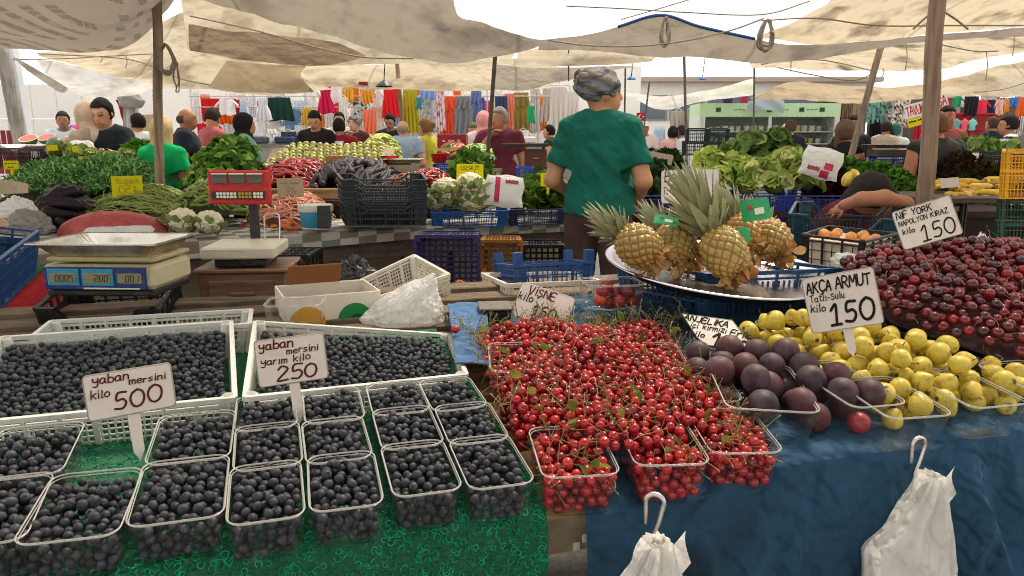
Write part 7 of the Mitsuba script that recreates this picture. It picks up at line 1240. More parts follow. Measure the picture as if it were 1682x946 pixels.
person('person in a pink hood behind the man in the maroon polo', 794, 184, 34, 0, '#d9c8c0', ('scarf', '#cf8a84'), '#b98b6c', ('down', 'down'), 1.5, '#b7a49a', female=True, y=9.4, seedp=20)
person('grey haired man in a maroon polo shirt holding his neck', 821, 176, 34, 165, '#5f2a33', ('short', '#8c8782'), '#ab7a5e', ('down', 'chin'), .6, '#24242a', stout=1.18, turn=-.35, y=8.3, seedp=21)
person('seated man with dark hair in a dark green vest, side on', 904, 205, 32, 75, '#26332c', ('short', '#17120f'), '#b08465', ('down', 'down'), .2, '#1f2a26', stout=1.1, seedp=22)
person('man in a pale cap and pale shirt with folded hands beyond the turbaned woman', 1058, 198, 26, 190, '#c9b3ac', ('cap', '#c6b9ac'), '#94624d', ('cross', 'cross'), .6, '#3a3a40', seedp=23)
person('woman with black hair in a pale pink top seen from behind', 1106, 208, 28, 10, '#c69c94', ('bun', '#171313'), '#b98b6c', ('down', 'down'), 1.0, '#b58a82', female=True, stout=1.1, seedp=24)
person('person with dark hair right behind the one in pale pink', 1122, 206, 24, 60, '#b8b4b2', ('short', '#2a211d'), '#a87c60', ('down', 'down'), .6, '#333333', seedp=25)
person('blonde woman in a dark strap top before the display fridge', 1294, 203, 27, 120, '#4a3a3c', ('short', '#d3b489'), '#c08a72', ('down', 'down'), .0, '#3a3a40', female=True, stout=1.15, seedp=26, tank=True)
person('man in a navy shirt with white piping behind the blonde woman', 1300, 197, 27, 10, '#20242c', ('short', '#4a3b30'), '#a87c60', ('down', 'down'), .6, '#2a2c33', seedp=27)
person('woman with tied back hair in a black tank top near the leaning pole', 1388, 198, 38, -62, '#1d1d20', ('tail', '#5a4634'), '#b37552', ('down', 'down'), .0, '#2a2a2e', female=True, stout=1.25, y=7.0, seedp=28, tank=True)
person('person in black half hidden by the leaning pole', 1402, 189, 32, 180, '#1f1d1e', ('short', '#171212'), '#8a5f4a', ('down', 'down'), .7, '#222222', seedp=29)
person('young man in a beige t-shirt leaning on the far table', 1456, 199, 27, -55, '#b0a28e', ('short', '#2a211c'), '#b07c5e', ('work', 'work'), .6, '#3a3a40', seedp=30)
person('woman in white with a green ponytail scarf', 1472, 203, 26, -20, '#c9cfce', ('tail', '#2d5a55'), '#b07c5e', ('work', 'work'), .8, '#c9cfce', female=True, seedp=31)
person('person in a grey tank top with brown hair, seen from behind at the thick pole', 1544, 184, 40, 8, '#33322d', ('short', '#6a4a34'), '#a8704e', ('down', 'down'), .0, '#1e1d1c', stout=1.35, y=6.2, hem=.80, seedp=32, extra=shoulder_bag, tank=True)
person('man with dark hair behind the person in the grey tank top', 1556, 174, 30, 180, '#8a4a42', ('short', '#1f1614'), '#a87050', ('down', 'down'), .6, '#222222', seedp=33)
person('man in a navy t-shirt at the far right stall', 1634, 192, 28, 25, '#1d2530', ('short', '#4a3a30'), '#a87a5c', ('work', 'work'), .65, '#2a2c33', stout=1.15, seedp=34)
person('young man in a black and white striped t-shirt at the right edge', 1662, 189, 28, 60, '#cfcac2', ('short', '#1d1613'), '#a87556', ('work', 'work'), .65, '#2a2c33', seedp=35, stripes=('#23211f', 14))
person('man in a cap far behind the man in pale blue', 121, 204, 20, 180, '#b0567c', ('cap', '#4a5f8c'), '#a87a5c', ('down', 'down'), .6, '#444444', seedp=36)
# the child asleep on the crate: head of dark hair on a bare forearm
k = thing('person', 'child asleep behind the teal crate, dark hair on a bare folded arm', 'person'); hcx = at(1430, 316, 4.35)
a0, a1, a2 = at(1386, 337, 3.98), at(1416, 327, 3.93), at(1488, 334, 3.98); body = smin([capsule(a0, a1, .030, .036), capsule(a1, (a1 + a2) / 2 + [0, 0, .016], .038, .042), capsule((a1 + a2) / 2 + [0, 0, .016], a2, .042, .034), ell(hcx + [0, .02, .01], (.085, .09, .085)), capsule(hcx + [.02, .1, -.05], hcx + [.05, .35, -.2], .06, .13), ell(hcx + [.06, .5, -.33], (.18, .14, .22)), capsule(a2, hcx + [.2, .42, -.16], .036, .06)], .02)
v, f = nets(body, (hcx[0] - .35, 3.84, .45), (hcx[0] + .42, 5.15, 1.16), .0135); m = Mesh().add((v, f), '#a86f50'); hm = hand_mesh(a0 + [.01, 0, .006], unit(a0 - a1 + [0, .01, -.03]), (0, .6, -.8), .85).arr(); m.add((hm[0], hm[1]), '#a86f50'); emit(K('body', k), m, 'skin', True)
v, f = nets(smin([ell(hcx + [0, .0, .02], (.115, .11, .10)), ell(hcx + [.08, .03, -.03], (.10, .09, .06)), ell(hcx + [-.09, .02, -.035], (.06, .07, .05))], .05), hcx - [.32, .2, .16], hcx + [.32, .2, .2], .012); v = v + .008 * np.stack([f3(v * [1, 1, .5], 45, 2, q) for q in range(3)], 1); part(k, 'hair', (v, f, np.tile([.022, .017, .014], (len(v), 1))), 'matte', True)
v, f = nets(smin([ell(hcx + [.06, .5, -.33], (.2, .16, .24)), capsule(hcx + [.02, .2, -.12], hcx + [.05, .4, -.22], .10, .16)], .04), hcx - [.3, .0, .66], hcx + [.4, .8, .1], .02); part(k, 'shirt', (v, f, np.tile([.10, .02, .03], (len(v), 1))), 'cloth', True)
# ------------------------------------------------------------------ poles, ropes, lamps
def pole(name, label, p0, p1, r0, r1, bs, cat='pole', n=14, rough=.006, seed=0, segs=26):
    t = np.linspace(0, 1, segs); p = p0 + (p1 - p0) * t[:, None]; p = p + rough * np.stack([f3(p, 3.1, 2, seed), f3(p, 3.1, 2, seed + 1), 0 * t], 1) * 2; v, f = tube(p, (r0 + (r1 - r0) * t) * (1 + .10 * f3(p, 6, 2, seed + 2)), n); return one(name, label, cat, Mesh().add((v, f)), bs, True)
def drop(px0, py0, px1, py1, y, ext0=.5, ext1=.0):      # a pole through two pixels at one distance, prolonged up and down
    a, b = at(px0, py0, y), at(px1, py1, y); d = b - a; return a - d * ext0, b + d * ext1
a, b = drop(258, 0, 262, 325, 4.9, .35, .9); pole('wooden_pole', 'straight wooden pole at the left with a coil of rope', a, b, .029, .029, 'pole', seed=1)
a, b = drop(1541, 0, 1516, 332, 4.1, .35, .95); pole('wooden_pole', 'thick rough wooden pole at the right', a, b, .040, .046, 'pole', rough=.016, seed=2)
a, b = drop(1446, 78, 1404, 235, 6.6, .1, 1.2); pole('wooden_pole', 'leaning wooden pole behind the white printed bag', a, b, .028, .028, 'pole', seed=3)
a, b = drop(813, 96, 799, 285, 6.3, .1, .6); pole('metal_post', 'thin dark metal post beside the man in the maroon polo', a, b, .017, .017, 'darkpost' if False else 'matte', seed=4, rough=.0)
scene['metal_post']['bsdf'] = {'type': 'ref', 'id': 'darkwood'}
a, b = drop(5, 92, 33, 228, 9.2, .1, .8); pole('wooden_pole', 'leaning weathered grey post at the left edge', a, b, .075, .085, 'polegrey', seed=5)
a, b = drop(20, 92, 44, 228, 9.6, .1, .8); one('pale_post', 'pale square post beside the grey one at the left edge', 'post', Mesh().add(beam(a, b, .11, .11, (0, 1, 0)), '#c9cdd2'), 'matte')
a, b = drop(652, 104, 660, 196, 9.9, .1, 1.4); pole('wooden_pole', 'slim brown pole rising behind the bald man in light blue', a, b, .026, .030, 'pole', seed=6)
for i, (x0, y0, x1, y1, yy, r, lab) in enumerate([(934, 70, 934, 130, 7.4, .006, 'thin hanging rod left of the woman in the turban'), (1027, 120, 1026, 200, 8.6, .010, 'thin dark post right behind the head of the woman in the turban'), (1066, 140, 1060, 190, 11.0, .012, 'thin leaning post beside the small red flag'), (1124, 100, 1126, 182, 10.5, .018, 'grey post left of the display fridge'), (1239, 100, 1238, 200, 9.8, .012, 'slim post before the middle of the display fridge'), (1300, 86, 1299, 116, 6.8, .004, 'thin cord hanging before the mottled tarpaulin')]):
    a, b = drop(x0, y0, x1, y1, yy, .1, 1.4 if yy > 8.5 else .05); one('slim_post', lab, 'post', Mesh().add(tube([a, b], r, 8), '#5a5750'), 'matte', True)
def rope(label, pts, y, r=.006, sag=0.0, n=40, name='rope', dy=None):
    P = [at(*p, (y if dy is None else y + dy[i])) for i, p in enumerate(pts)]; q = spline(P, n); one(name, label, 'rope', Mesh().add(tube(q, r, 5)), 'ropeM', True)
def coil(label, px, py, y, wpx, hpx, turns=4, r=.006, seed=0):
    g = np.random.default_rng(seed); s = mpp(y); c = at(px, py, y); pts = []
    for i in range(turns):
        w, h = wpx / 2 * s * g.uniform(.6, 1.15), hpx / 2 * s * g.uniform(.8, 1.1)
        for a in np.linspace(0, 2 * np.pi, 12)[:-1]: pts.append(c + [w * math.sin(a) * (1 - .35 * math.cos(a)) + g.normal(0, .003), g.normal(0, .010) - .03, h * math.cos(a) - h * .8])
    one('rope', label, 'rope', Mesh().add(tube(spline(pts, turns * 34), r, 5)), 'ropeM', True)
coil('coil of tan rope tied to the left wooden pole', 275, 78, 4.85, 22, 44, 5, .0055, 1); coil('loops of rope hanging just right of the left pole', 291, 104, 4.9, 8, 46, 2, .0045, 2)
coil('grey rope hank hanging from the peak of the grey tarpaulin', 1092, 34, 5.9, 14, 46, 4, .007, 3); coil('grey rope hank hanging at the join of the grey and the mottled tarpaulin', 1258, 38, 5.9, 22, 48, 5, .008, 4); coil('small rope knot at the top centre of the grey brown tarpaulin', 738, 4, 5.1, 16, 22, 3, .005, 5)
for lab, pts, yy, r in (('rope crossing before the peaked grey tarpaulin', [(900, 66), (960, 74), (1040, 76), (1120, 68), (1200, 50), (1255, 30)], 5.8, .006), ('dark rope along the cream tarpaulin above the lettuce heap', [(62, 88), (200, 96), (258, 112), (300, 130), (350, 140)], 7.2, .006), ('rope slung low between the left pole and the grey post', [(20, 98), (110, 96), (180, 92), (258, 88)], 6.8, .005), ('dark rope running along the cream tarpaulin left of the centre', [(312, 26), (420, 50), (520, 78), (600, 94), (680, 96)], 6.0, .006), ('cord under the stained tarpaulin at the top right', [(1250, 34), (1340, 30), (1440, 42), (1560, 42), (1700, 42)], 5.2, .005), ('cord tied to the thick pole on its left', [(1534, 18), (1515, 34), (1500, 48)], 4.3, .006), ('cord tied to the thick pole on its right', [(1548, 18), (1570, 32), (1590, 48)], 4.3, .006), ('rope stretched across the bright gap at the top centre', [(930, 10), (1020, 14), (1120, 20), (1250, 24), (1330, 2)], 5.6, .005), ('second rope across the bright gap at the top', [(1020, 32), (1090, 12), (1150, -6)], 6.4, .005), ('rope under the low beige tarpaulins at the right', [(1265, 108), (1330, 122), (1400, 132), (1440, 118)], 8.0, .006), ('rope above the clothes at the far right', [(1600, 152), (1650, 146), (1700, 130)], 10.2, .007), ('rope hanging in a bow right of the thick pole', [(1548, 74), (1600, 84), (1640, 84)], 5.0, .004), ('cord across the stained tarpaulin below the top right one', [(1250, 106), (1300, 98), (1360, 100), (1440, 118)], 6.6, .005)): rope(lab, pts, yy, r)
for i, (x, y0, y1, yy) in enumerate([(207, 92, 112, 7.0), (166, 92, 103, 7.0), (1450, 112, 126, 6.6), (1488, 70, 115, 6.6), (1620, 84, 132, 7.0), (1664, 44, 92, 7.0), (1520, 76, 84, 6.4), (563, 80, 92, 6.2)]): rope(f'short loose rope end hanging from a tarpaulin, {["left of the left pole", "at the cream hem", "above the leaning pole", "left of the thick pole", "right of the thick pole", "near the right edge", "beside the thick pole", "left of the centre"][i]}', [(x, y0), (x + 2, (y0 + y1) / 2), (x - 1, y1)], yy, .004, n=10)
for i, (x, y, w, yy, c_, lab) in enumerate([(631, 142, 27, 9.4, '#1d2126', 'dark conical lamp shade before the red skirt'), (758, 145, 22, 10.4, '#1d2126', 'dark lamp shade above the grey trousers'), (1037, 130, 15, 9.5, '#1f5fb0', 'blue lamp shade right of the turban'), (1154, 130, 12, 11.5, '#1f5fb0', 'small blue lamp shade far behind')]):
    s = mpp(yy); k = thing('lamp_shade', lab, 'lamp'); M = M4(np.eye(3), at(x, y, yy)); part(k, 'shade', Mesh().add(lathe([(w / 2 * s, 0), (w / 2 * s * .8, w * .14 * s), (w * .12 * s, w * .32 * s), (.012, w * .36 * s), (.012, w * .30 * s), (w / 2 * s * .97, -.004)], 20), c_), 'plastic', True, M=M); part(k, 'cord', Mesh().add(tube([(0, 0, w * .34 * s), (.03, 0, w * .34 * s + .35)], .006, 5), '#1d1d1d'), 'matte', True, M=M)
# ------------------------------------------------------------------ clothes stall far behind
def garment(label, cat, kind, x0, x1, y0, y1, c, y=15.6, pat=None, seed=0, c2=None, hanger=True):
    cx_ = (x0 + x1) / 2; hx_ = (x1 - x0) / 2 * 1.12; x0, x1, y1 = cx_ - hx_, cx_ + hx_, y1 + (y1 - y0) * .06; g = np.random.default_rng(seed + int(x0)); a, b = at((x0 + x1) / 2, y0, y), at((x0 + x1) / 2, y1, y); W_, H_ = (x1 - x0) * mpp(y) * 1.01, a[2] - b[2]; k = thing(cat, label, cat); nu, nv = 26, 16
    def panel(xc, wtop, wbot, z0, z1, waist=None, pleat=9):
        u, w = np.meshgrid(np.linspace(-.5, .5, nu), np.linspace(0, 1, nv), indexing='ij'); wd = wtop + (wbot - wtop) * w ** 1.2
        if waist: wd = wd * (1 - waist * np.exp(-((w - .35) / .18) ** 2))
        d = .028 * (.25 + w) * np.sin(u * pleat * 6.283 * .5 + 2.1 * np.sin(w * 2 + seed) + g.uniform(0, 6)) + .03 * (np.sqrt(np.maximum(1 - (2 * u) ** 2, 0)) - .6); z = z0 + (z1 - z0) * w - .015 * np.sin(u * 9 + seed) * w
        return np.stack([xc + u * wd, -d, z], -1)
    Ps = []
    if kind == 'skirt': Ps = [panel(0, W_ * .72, W_, 0, -H_)]
    elif kind == 'long': Ps = [panel(0, W_ * .9, W_, 0, -H_, pleat=7)]
    elif kind == 'trousers': Ps = [panel(0, W_ * .7, W_ * .86, 0, -H_ * .34, pleat=6), panel(-W_ * .24, W_ * .44, W_ * .5, -H_ * .32, -H_, pleat=4), panel(W_ * .24, W_ * .44, W_ * .5, -H_ * .32, -H_ * .98, pleat=4)]
    elif kind == 'dress': Ps = [panel(0, W_ * .55, W_, 0, -H_, waist=.25, pleat=7)]
    else: Ps = [panel(0, W_ * .62, W_ * .66, 0, -H_, pleat=3)]
    m = Mesh()
    for P in Ps:
        v, f = thick(P, .012); cc = np.tile(col(c), (len(v), 1))
        if pat == 'floral': cc = np.where(meshkit.noise(v * 24, seed)[:, None] > .60, col(c2), cc)
        if pat == 'leopard': cc = np.where(np.abs(meshkit.noise(v * 30, seed)[:, None] - .5) < .09, col(c2), cc)
        if pat == 'stripe': cc = np.where(np.modf(np.abs(v[:, :1]) * 22 + .25)[0] < .4, col(c2), cc)
        m.add((v, f), cc)
    if kind == 'shirt':
        for s in (-1, 1):
            u, w = np.meshgrid(np.linspace(0, 1, 8), np.linspace(-.5, .5, 6), indexing='ij'); P = np.stack([s * (W_ * .28 + u * W_ * .24), -.02 * np.cos(w * 3), -.01 - u * H_ * .30 + w * H_ * .22 * (1 - .1 * u) - H_ * .10], -1); m.add(thick(P if s > 0 else P[::-1], .012), c)
    emit(K('fabric', k), m, 'sheer' if pat == 'sheer' else 'cloth', True, M4(np.eye(3), a))
    if hanger: part(k, 'hanger', Mesh().add(tube(spline([(-W_ * .28, 0, -.03), (0, 0, .045), (W_ * .28, 0, -.03)], 10), .007, 5), '#d8d4cc').add(tube(spline([(0, 0, .045), (.012, 0, .08), (0, 0, .11), (-.014, 0, .095)], 8), .004, 5), '#8c8c8c'), 'plastic', True, M=M4(np.eye(3), a))
R_ = '#c01f22'
G = [('white blouse hanging left on the red cloth', 'blouse', 'shirt', 356, 388, 163, 188, '#d9d6d2'), ('orange trousers below the white blouse', 'trousers', 'trousers', 359, 380, 174, 202, '#d2521e'), ('red jacket between the orange trousers and the white dress', 'jacket', 'long', 378, 393, 164, 200, '#a3262b'), ('red top with a white letter', 'top', 'shirt', 320, 344, 203, 220, '#b3202a'), ('pale blue white dress left of the green skirt', 'dress', 'dress', 391, 408, 164, 196, '#aebfce'), ('white lace dress left of the green skirt', 'dress', 'dress', 404, 424, 160, 198, '#d4d4d6'), ('white pleated dress beside the green skirt', 'dress', 'dress', 420, 442, 161, 196, '#cfcdd0'), ('white t-shirt below the white dresses', 'shirt', 'shirt', 408, 440, 194, 222, '#dedcda'), ('white blouse below the green skirt', 'blouse', 'shirt', 434, 462, 190, 214, '#dcd9d6'), ('white trousers hanging below the white blouse', 'trousers', 'trousers', 438, 456, 212, 234, '#dad7d3'),
  ('dark green flared skirt under the tarpaulin hem', 'skirt', 'skirt', 434, 480, 160, 196, '#1f3a33'), ('blue denim shirt beside the green skirt', 'shirt', 'shirt', 462, 498, 178, 212, '#7796bd'), ('dark jeans folded below the denim shirt', 'jeans', 'long', 462, 486, 216, 234, '#3a4150'), ('mustard dress left of the young man in black', 'dress', 'long', 496, 511, 178, 204, '#c39a2e'), ('white blouse above the young man in black', 'blouse', 'shirt', 505, 528, 168, 190, '#d9d6d2'), ('crimson pink dress at the hem of the tarpaulin', 'dress', 'dress', 521, 547, 141, 184, '#c01f4a'), ('white shirt right of the crimson dress', 'shirt', 'shirt', 538, 566, 141, 168, '#dedcdb'), ('long white dress below the crimson dress', 'dress', 'dress', 528, 552, 184, 228, '#d8d4d0'), ('cream dress between the crimson dress and the checked top', 'dress', 'dress', 552, 574, 160, 206, '#d6d0c6'),
  ('amber trousers at the hem of the tarpaulin', 'trousers', 'long', 563, 577, 142, 166, '#d29a35'), ('orange trousers at the hem of the tarpaulin', 'trousers', 'long', 579, 592, 141, 164, '#d9802b'), ('slanting amber scarf below the red tag', 'scarf', 'long', 594, 611, 142, 168, '#d8902f'), ('purple striped scarf below the red tag', 'scarf', 'long', 609, 617, 142, 160, '#6a4468'), ('green and white checked top above the woman in brown', 'top', 'shirt', 575, 606, 160, 190, '#cdd3cb', 'floral', '#24473c'), ('coral skirt above the woman in brown', 'skirt', 'long', 597, 616, 180, 218, '#dc7350'), ('white blouse right of the checked top', 'blouse', 'shirt', 604, 628, 146, 176, '#dbd8d5'), ('beige blouse right of the coral skirt', 'blouse', 'shirt', 612, 636, 172, 202, '#cfc2b0'),
  ('bright red pleated skirt above the bending man', 'skirt', 'skirt', 628, 658, 144, 192, '#d0262a'), ('olive yellow pleated skirt beside the red one', 'skirt', 'skirt', 660, 686, 144, 214, '#a8a02a'), ('orange scarf beside the olive skirt', 'scarf', 'long', 681, 690, 144, 160, '#d9652b'), ('teal scarf beside the olive skirt', 'scarf', 'long', 684, 692, 160, 178, '#3d7f8c'), ('light blue skirt above the flowered dress', 'skirt', 'long', 690, 716, 144, 162, '#7f9cc8'), ('white dress with small grey flowers', 'dress', 'dress', 688, 720, 158, 214, '#cdd0d4', 'floral', '#8d97a5'), ('narrow pink flowered dress beside the white one', 'dress', 'long', 717, 729, 150, 212, '#d3bcc0', 'floral', '#a35a66'), ('coral red wide trousers on the pipe rack', 'trousers', 'trousers', 723, 748, 158, 220, '#dc5a3a'), ('orange scarf between the coral and the grey trousers', 'scarf', 'long', 745, 756, 148, 190, '#dd6a34'), ('grey wide trousers right of the coral ones', 'trousers', 'trousers', 748, 774, 158, 219, '#77777a'),
  ('slate blue trousers right of the grey ones', 'trousers', 'trousers', 773, 791, 149, 208, '#6678a3'), ('violet scarf beside the slate blue trousers', 'scarf', 'long', 787, 795, 160, 188, '#6a4a9a'), ('navy pleated skirt right of the metal post', 'skirt', 'long', 814, 832, 158, 200, '#38415f'), ('salmon skirt beside the navy one', 'skirt', 'long', 830, 844, 154, 212, '#d07a62'), ('olive brown trousers above the maroon polo', 'trousers', 'trousers', 841, 870, 152, 220, '#8c7a3c'), ('small green top beside the olive brown trousers', 'top', 'long', 868, 878, 174, 200, '#2f9a63'), ('white blouse below the olive brown trousers', 'blouse', 'shirt', 846, 872, 214, 238, '#ddd6cf'), ('long beige dress left of the turban', 'dress', 'dress', 888, 912, 145, 198, '#b8ada3'), ('long pale beige skirt next to the beige dress', 'skirt', 'long', 906, 930, 143, 218, '#c7bdb2'), ('white blouse below the beige dress', 'blouse', 'shirt', 900, 922, 194, 220, '#d9d5d2'), ('grey scarf beside the white post', 'scarf', 'long', 872, 886, 146, 214, '#c2bcb4')]
WHITES = [(f'white garment hung low in the crowded row, {q}', 'blouse', kd, x0, x1, y0, y1, cc) for q, kd, x0, x1, y0, y1, cc in (('below the red cloth', 'shirt', 336, 362, 196, 226, '#dedcd8'), ('left of the woman in the black scarf', 'long', 366, 390, 202, 232, '#cfcfd2'), ('right of the woman in the black scarf', 'dress', 424, 446, 214, 240, '#dddad6'), ('below the mustard dress', 'long', 484, 502, 206, 236, '#d6d2cc'), ('left of the crimson dress', 'shirt', 500, 524, 146, 168, '#dfdddb'), ('behind the man in maroon', 'long', 560, 580, 200, 236, '#d9d5cf'), ('beside the green top', 'shirt', 612, 634, 200, 228, '#d8d2c8'), ('below the flowered dress', 'long', 664, 690, 206, 232, '#dcd8d2'), ('left of the maroon polo', 'shirt', 752, 776, 214, 236, '#d9d6d2'), ('right of the white post', 'long', 930, 950, 150, 214, '#cdc6bd'), ('under the beige skirt', 'shirt', 918, 944, 200, 228, '#dcd8d4'))]
G2 = WHITES + [('beige coat at the left end of the fridge', 'coat', 'long', 1104, 1126, 182, 214, '#a8a090'), ('grey beige coat at the left end of the fridge', 'coat', 'long', 1120, 1146, 182, 218, '#97907f'), ('dark purple shirt hung high above the fridge', 'shirt', 'long', 1190, 1202, 157, 174, '#4a3350'), ('raspberry shirt hung high above the fridge', 'shirt', 'long', 1217, 1228, 158, 174, '#a83a63'), ('dark grey scarf right of the fridge', 'scarf', 'long', 1345, 1366, 162, 200, '#4a4540'), ('maroon trousers right of the fridge', 'trousers', 'long', 1368, 1384, 166, 202, '#4f2426'), ('brown striped trousers beside the maroon ones', 'trousers', 'long', 1384, 1404, 166, 204, '#7d6650', 'stripe', '#4f3d2e'), ('tan trousers left of the leaning pole', 'trousers', 'long', 1404, 1420, 166, 204, '#8c7458'), ('teal patterned dress right of the leaning pole', 'dress', 'long', 1428, 1450, 164, 200, '#6f9a90', 'floral', '#2f4f4a'), ('grey green patterned dress left of the leopard one', 'dress', 'long', 1448, 1466, 164, 198, '#86968a', 'floral', '#3d4a44'), ('leopard print dress left of the banner', 'dress', 'long', 1472, 1496, 163, 206, '#cfc4b4', 'leopard', '#2a211c'), ('plain black dress hung below the patterned ones', 'dress', 'long', 1432, 1448, 196, 226, '#17161a'), ('black and white top below the patterned dresses', 'top', 'shirt', 1452, 1472, 184, 206, '#c9c9c6', 'floral', '#222222'), ('red dress behind the thick pole', 'dress', 'long', 1506, 1522, 192, 230, '#a3202f'), ('green shirt at the far right rack', 'shirt', 'shirt', 1562, 1582, 158, 174, '#2f9a68'), ('white top at the far right rack', 'top', 'long', 1580, 1588, 158, 174, '#d5d6d8'), ('black dress at the far right rack', 'dress', 'long', 1587, 1607, 158, 188, '#26252b'), ('pink red t-shirt at the far right rack', 'shirt', 'shirt', 1603, 1626, 164, 188, '#d23f55'), ('navy t-shirt at the far right rack', 'shirt', 'shirt', 1620, 1640, 164, 188, '#2b3446'), ('pale pink t-shirt at the far right rack', 'shirt', 'shirt', 1636, 1652, 164, 188, '#d9a79c'), ('orange trousers at the far right rack', 'trousers', 'long', 1649, 1658, 163, 184, '#d8913a'), ('blue shirt at the right edge', 'shirt', 'shirt', 1657, 1676, 160, 176, '#3f6fb5'), ('orange dress at the right edge', 'dress', 'long', 1675, 1690, 160, 190, '#d5622f'), ('grey t-shirt below the red rack', 'shirt', 'shirt', 1584, 1606, 222, 246, '#8f9491'), ('black and white striped dress at the right edge', 'dress', 'long', 1668, 1682, 190, 220, '#d0d0cc', 'stripe', '#222222')]
FILL = ['#d9d6d2', '#cfc8c0', '#e0dedb', '#c9302f', '#d8d3cb', '#dd7a3a', '#d2d4d8', '#b9c4d0', '#e2dcd4', '#8aa0bd', '#d9cdb8', '#c24a5c']
for i, x in enumerate(np.arange(312, 934, 15.5)): garment('garment packed in the back row of the clothes stall behind the front garments', 'garment', ['dress', 'long', 'shirt', 'skirt'][i * 7 % 4], x, x + 17, 150 + 5 * (i % 4), 204 + 7 * (i % 3), FILL[i * 5 % 12], y=16.9, seed=i + 200, hanger=False)
for k_ in list(labels):
    if k_.startswith('garment') and '__' not in k_: labels[k_]['group'] = 'back row of the clothes stall'
for i, q in enumerate(G): garment(*q[:8], y=15.4 + .3 * (i % 3), pat=q[8] if len(q) > 8 else None, c2=q[9] if len(q) > 9 else None, seed=i)
for i, q in enumerate(G2): garment(*q[:8], y=15.8 + .3 * (i % 3), pat=q[8] if len(q) > 8 else None, c2=q[9] if len(q) > 9 else None, seed=i + 60)
for i, (x, c_, lab) in enumerate([(1570, '#5f9a92', 'teal'), (1583, '#d95f6a', 'pink'), (1596, '#6fc0b4', 'aqua'), (1626, '#8d9a90', 'grey green')]):
    M = M4(np.eye(3), at(x, 214, 15.6)); k = thing('mannequin', f'{lab} torso dummy on the red rack', 'mannequin'); part(k, 'torso', Mesh().add(lathe([(0, 0), (.065, 0), (.058, .08), (.075, .16), (.06, .20), (.02, .215), (.018, .235), (0, .237)], 18), c_), 'cloth', True, M=M @ M4(np.diag([1, .6, 1])))
    for s in (-1, 1): part(k, 'sleeve', Mesh().add(tube([(s * .06, 0, .18), (s * .085, 0, .11)], .02, 8), c_), 'cloth', True, M=M)
k = thing('red_rack', 'red shelf rack of the far right clothes stall', 'rack')
for yy in (187, 212): a, b = at(1556, yy, 15.9), at(1642, yy, 15.9); part(k, 'shelf', Mesh().add(span(a + [0, -.1, -.015], b + [0, .4, .015]), '#a3161c'), 'plastic')
a, b = at(1556, 186, 16.4), at(1642, 226, 16.4); part(k, 'back_panel', Mesh().add(span(a, b + [0, .03, 0]), '#9c1a20'), 'plastic')
for x in (1556, 1600, 1642): a, b = at(x, 160, 15.85), at(x, 226, 15.85); part(k, 'upright', Mesh().add(span(a + [-.015, 0, 0], b + [.015, .03, -1.3]), '#8a1418'), 'plastic')
a, b = at(330, 162, 16.4), at(392, 222, 16.4); one('red_backcloth', 'red cloth hung behind the white blouse at the left of the clothes stall', 'cloth', Mesh().add(thick(np.array([[np.array([a[0] + (b[0] - a[0]) * u, 16.4 + .03 * math.sin(u * 30), a[2] + (b[2] - a[2]) * w]) for w in np.linspace(0, 1, 4)] for u in np.linspace(0, 1, 40)]), .01), R_), 'cloth', True)
k = thing('clothes_rack', 'long pipe rack of the clothes stall left of the centre', 'rack')
for yy, x0, x1 in ((140, 520, 935), (158, 310, 940), (176, 320, 700)): part(k, 'rail', Mesh().add(tube([at(x0, yy, 15.9), at(x1, yy, 15.9)], .012, 6), '#b8b6b2'), 'plastic', True)
for x in (312, 416, 500, 590, 690, 800, 884, 936): a = at(x, 140, 15.95); part(k, 'upright', Mesh().add(tube([a, [a[0], a[1], 0]], .016, 6), '#c2c0bc'), 'plastic', True)
k = thing('clothes_rack', 'pipe rack of the dresses between the fridge and the thick pole', 'rack')
for x0, x1, yy in ((1340, 1530, 163),): part(k, 'rail', Mesh().add(tube([at(x0, yy, 16.2), at(x1, yy, 16.2)], .012, 6), '#77736d'), 'plastic', True)
for x in (1342, 1424, 1500): a = at(x, 162, 16.2); part(k, 'upright', Mesh().add(tube([a, [a[0], a[1], 0]], .016, 6), '#5f5b55'), 'plastic', True)
k = thing('clothes_table', 'low table of folded jeans and boxes below the hanging clothes', 'table'); a, b = at(300, 236, 15.2), at(1000, 236, 15.2); part(k, 'top', Mesh().add(span((a[0], 15.0, a[2] - .04), (b[0], 16.2, a[2])), '#6a6660'), 'matte'); part(k, 'skirt_cloth', Mesh().add(span((a[0], 15.03, .1), (b[0], 15.06, a[2] - .045)), '#8a8680'), 'cloth')
for i, (x, w, c_) in enumerate([(420, 40, '#4a4f5a'), (470, 30, '#2f3b50'), (510, 22, '#77736a'), (352, 30, '#8c8a86'), (700, 30, '#b8b2a8'), (760, 40, '#a39a8e'), (860, 40, '#c9c2b8'), (930, 36, '#bdb6ab')]): one('clothes_pile', f'folded pile of {["grey", "dark blue", "brown grey", "pale grey", "cream", "tan", "white", "beige"][i]} clothes on the low table', 'clothes', Mesh().add(cbox((0, 0, .07), (w * mpp(15), .4, .14), .03), c_), 'cloth', M=M4(np.eye(3), at(x, 236, 15.3)))
k = thing('red_crate', 'big red crate with pale marks left of the man in the olive cap', 'crate'); M = local(742, 242, 8.6); part(k, 'box', Mesh().add(cbox((0, .2, .07), (.32, .4, .15), .006), '#8c1420'), 'plastic', M=M); (v, f), wd = write('~ ~~ ~', .05, .14); part(k, 'lettering', Mesh().add((np.c_[v[:, 0] / wd * .2 - .1, -.003 - v[:, 2], v[:, 1] + .05], f), '#d9b0b0'), 'matte', M=M)
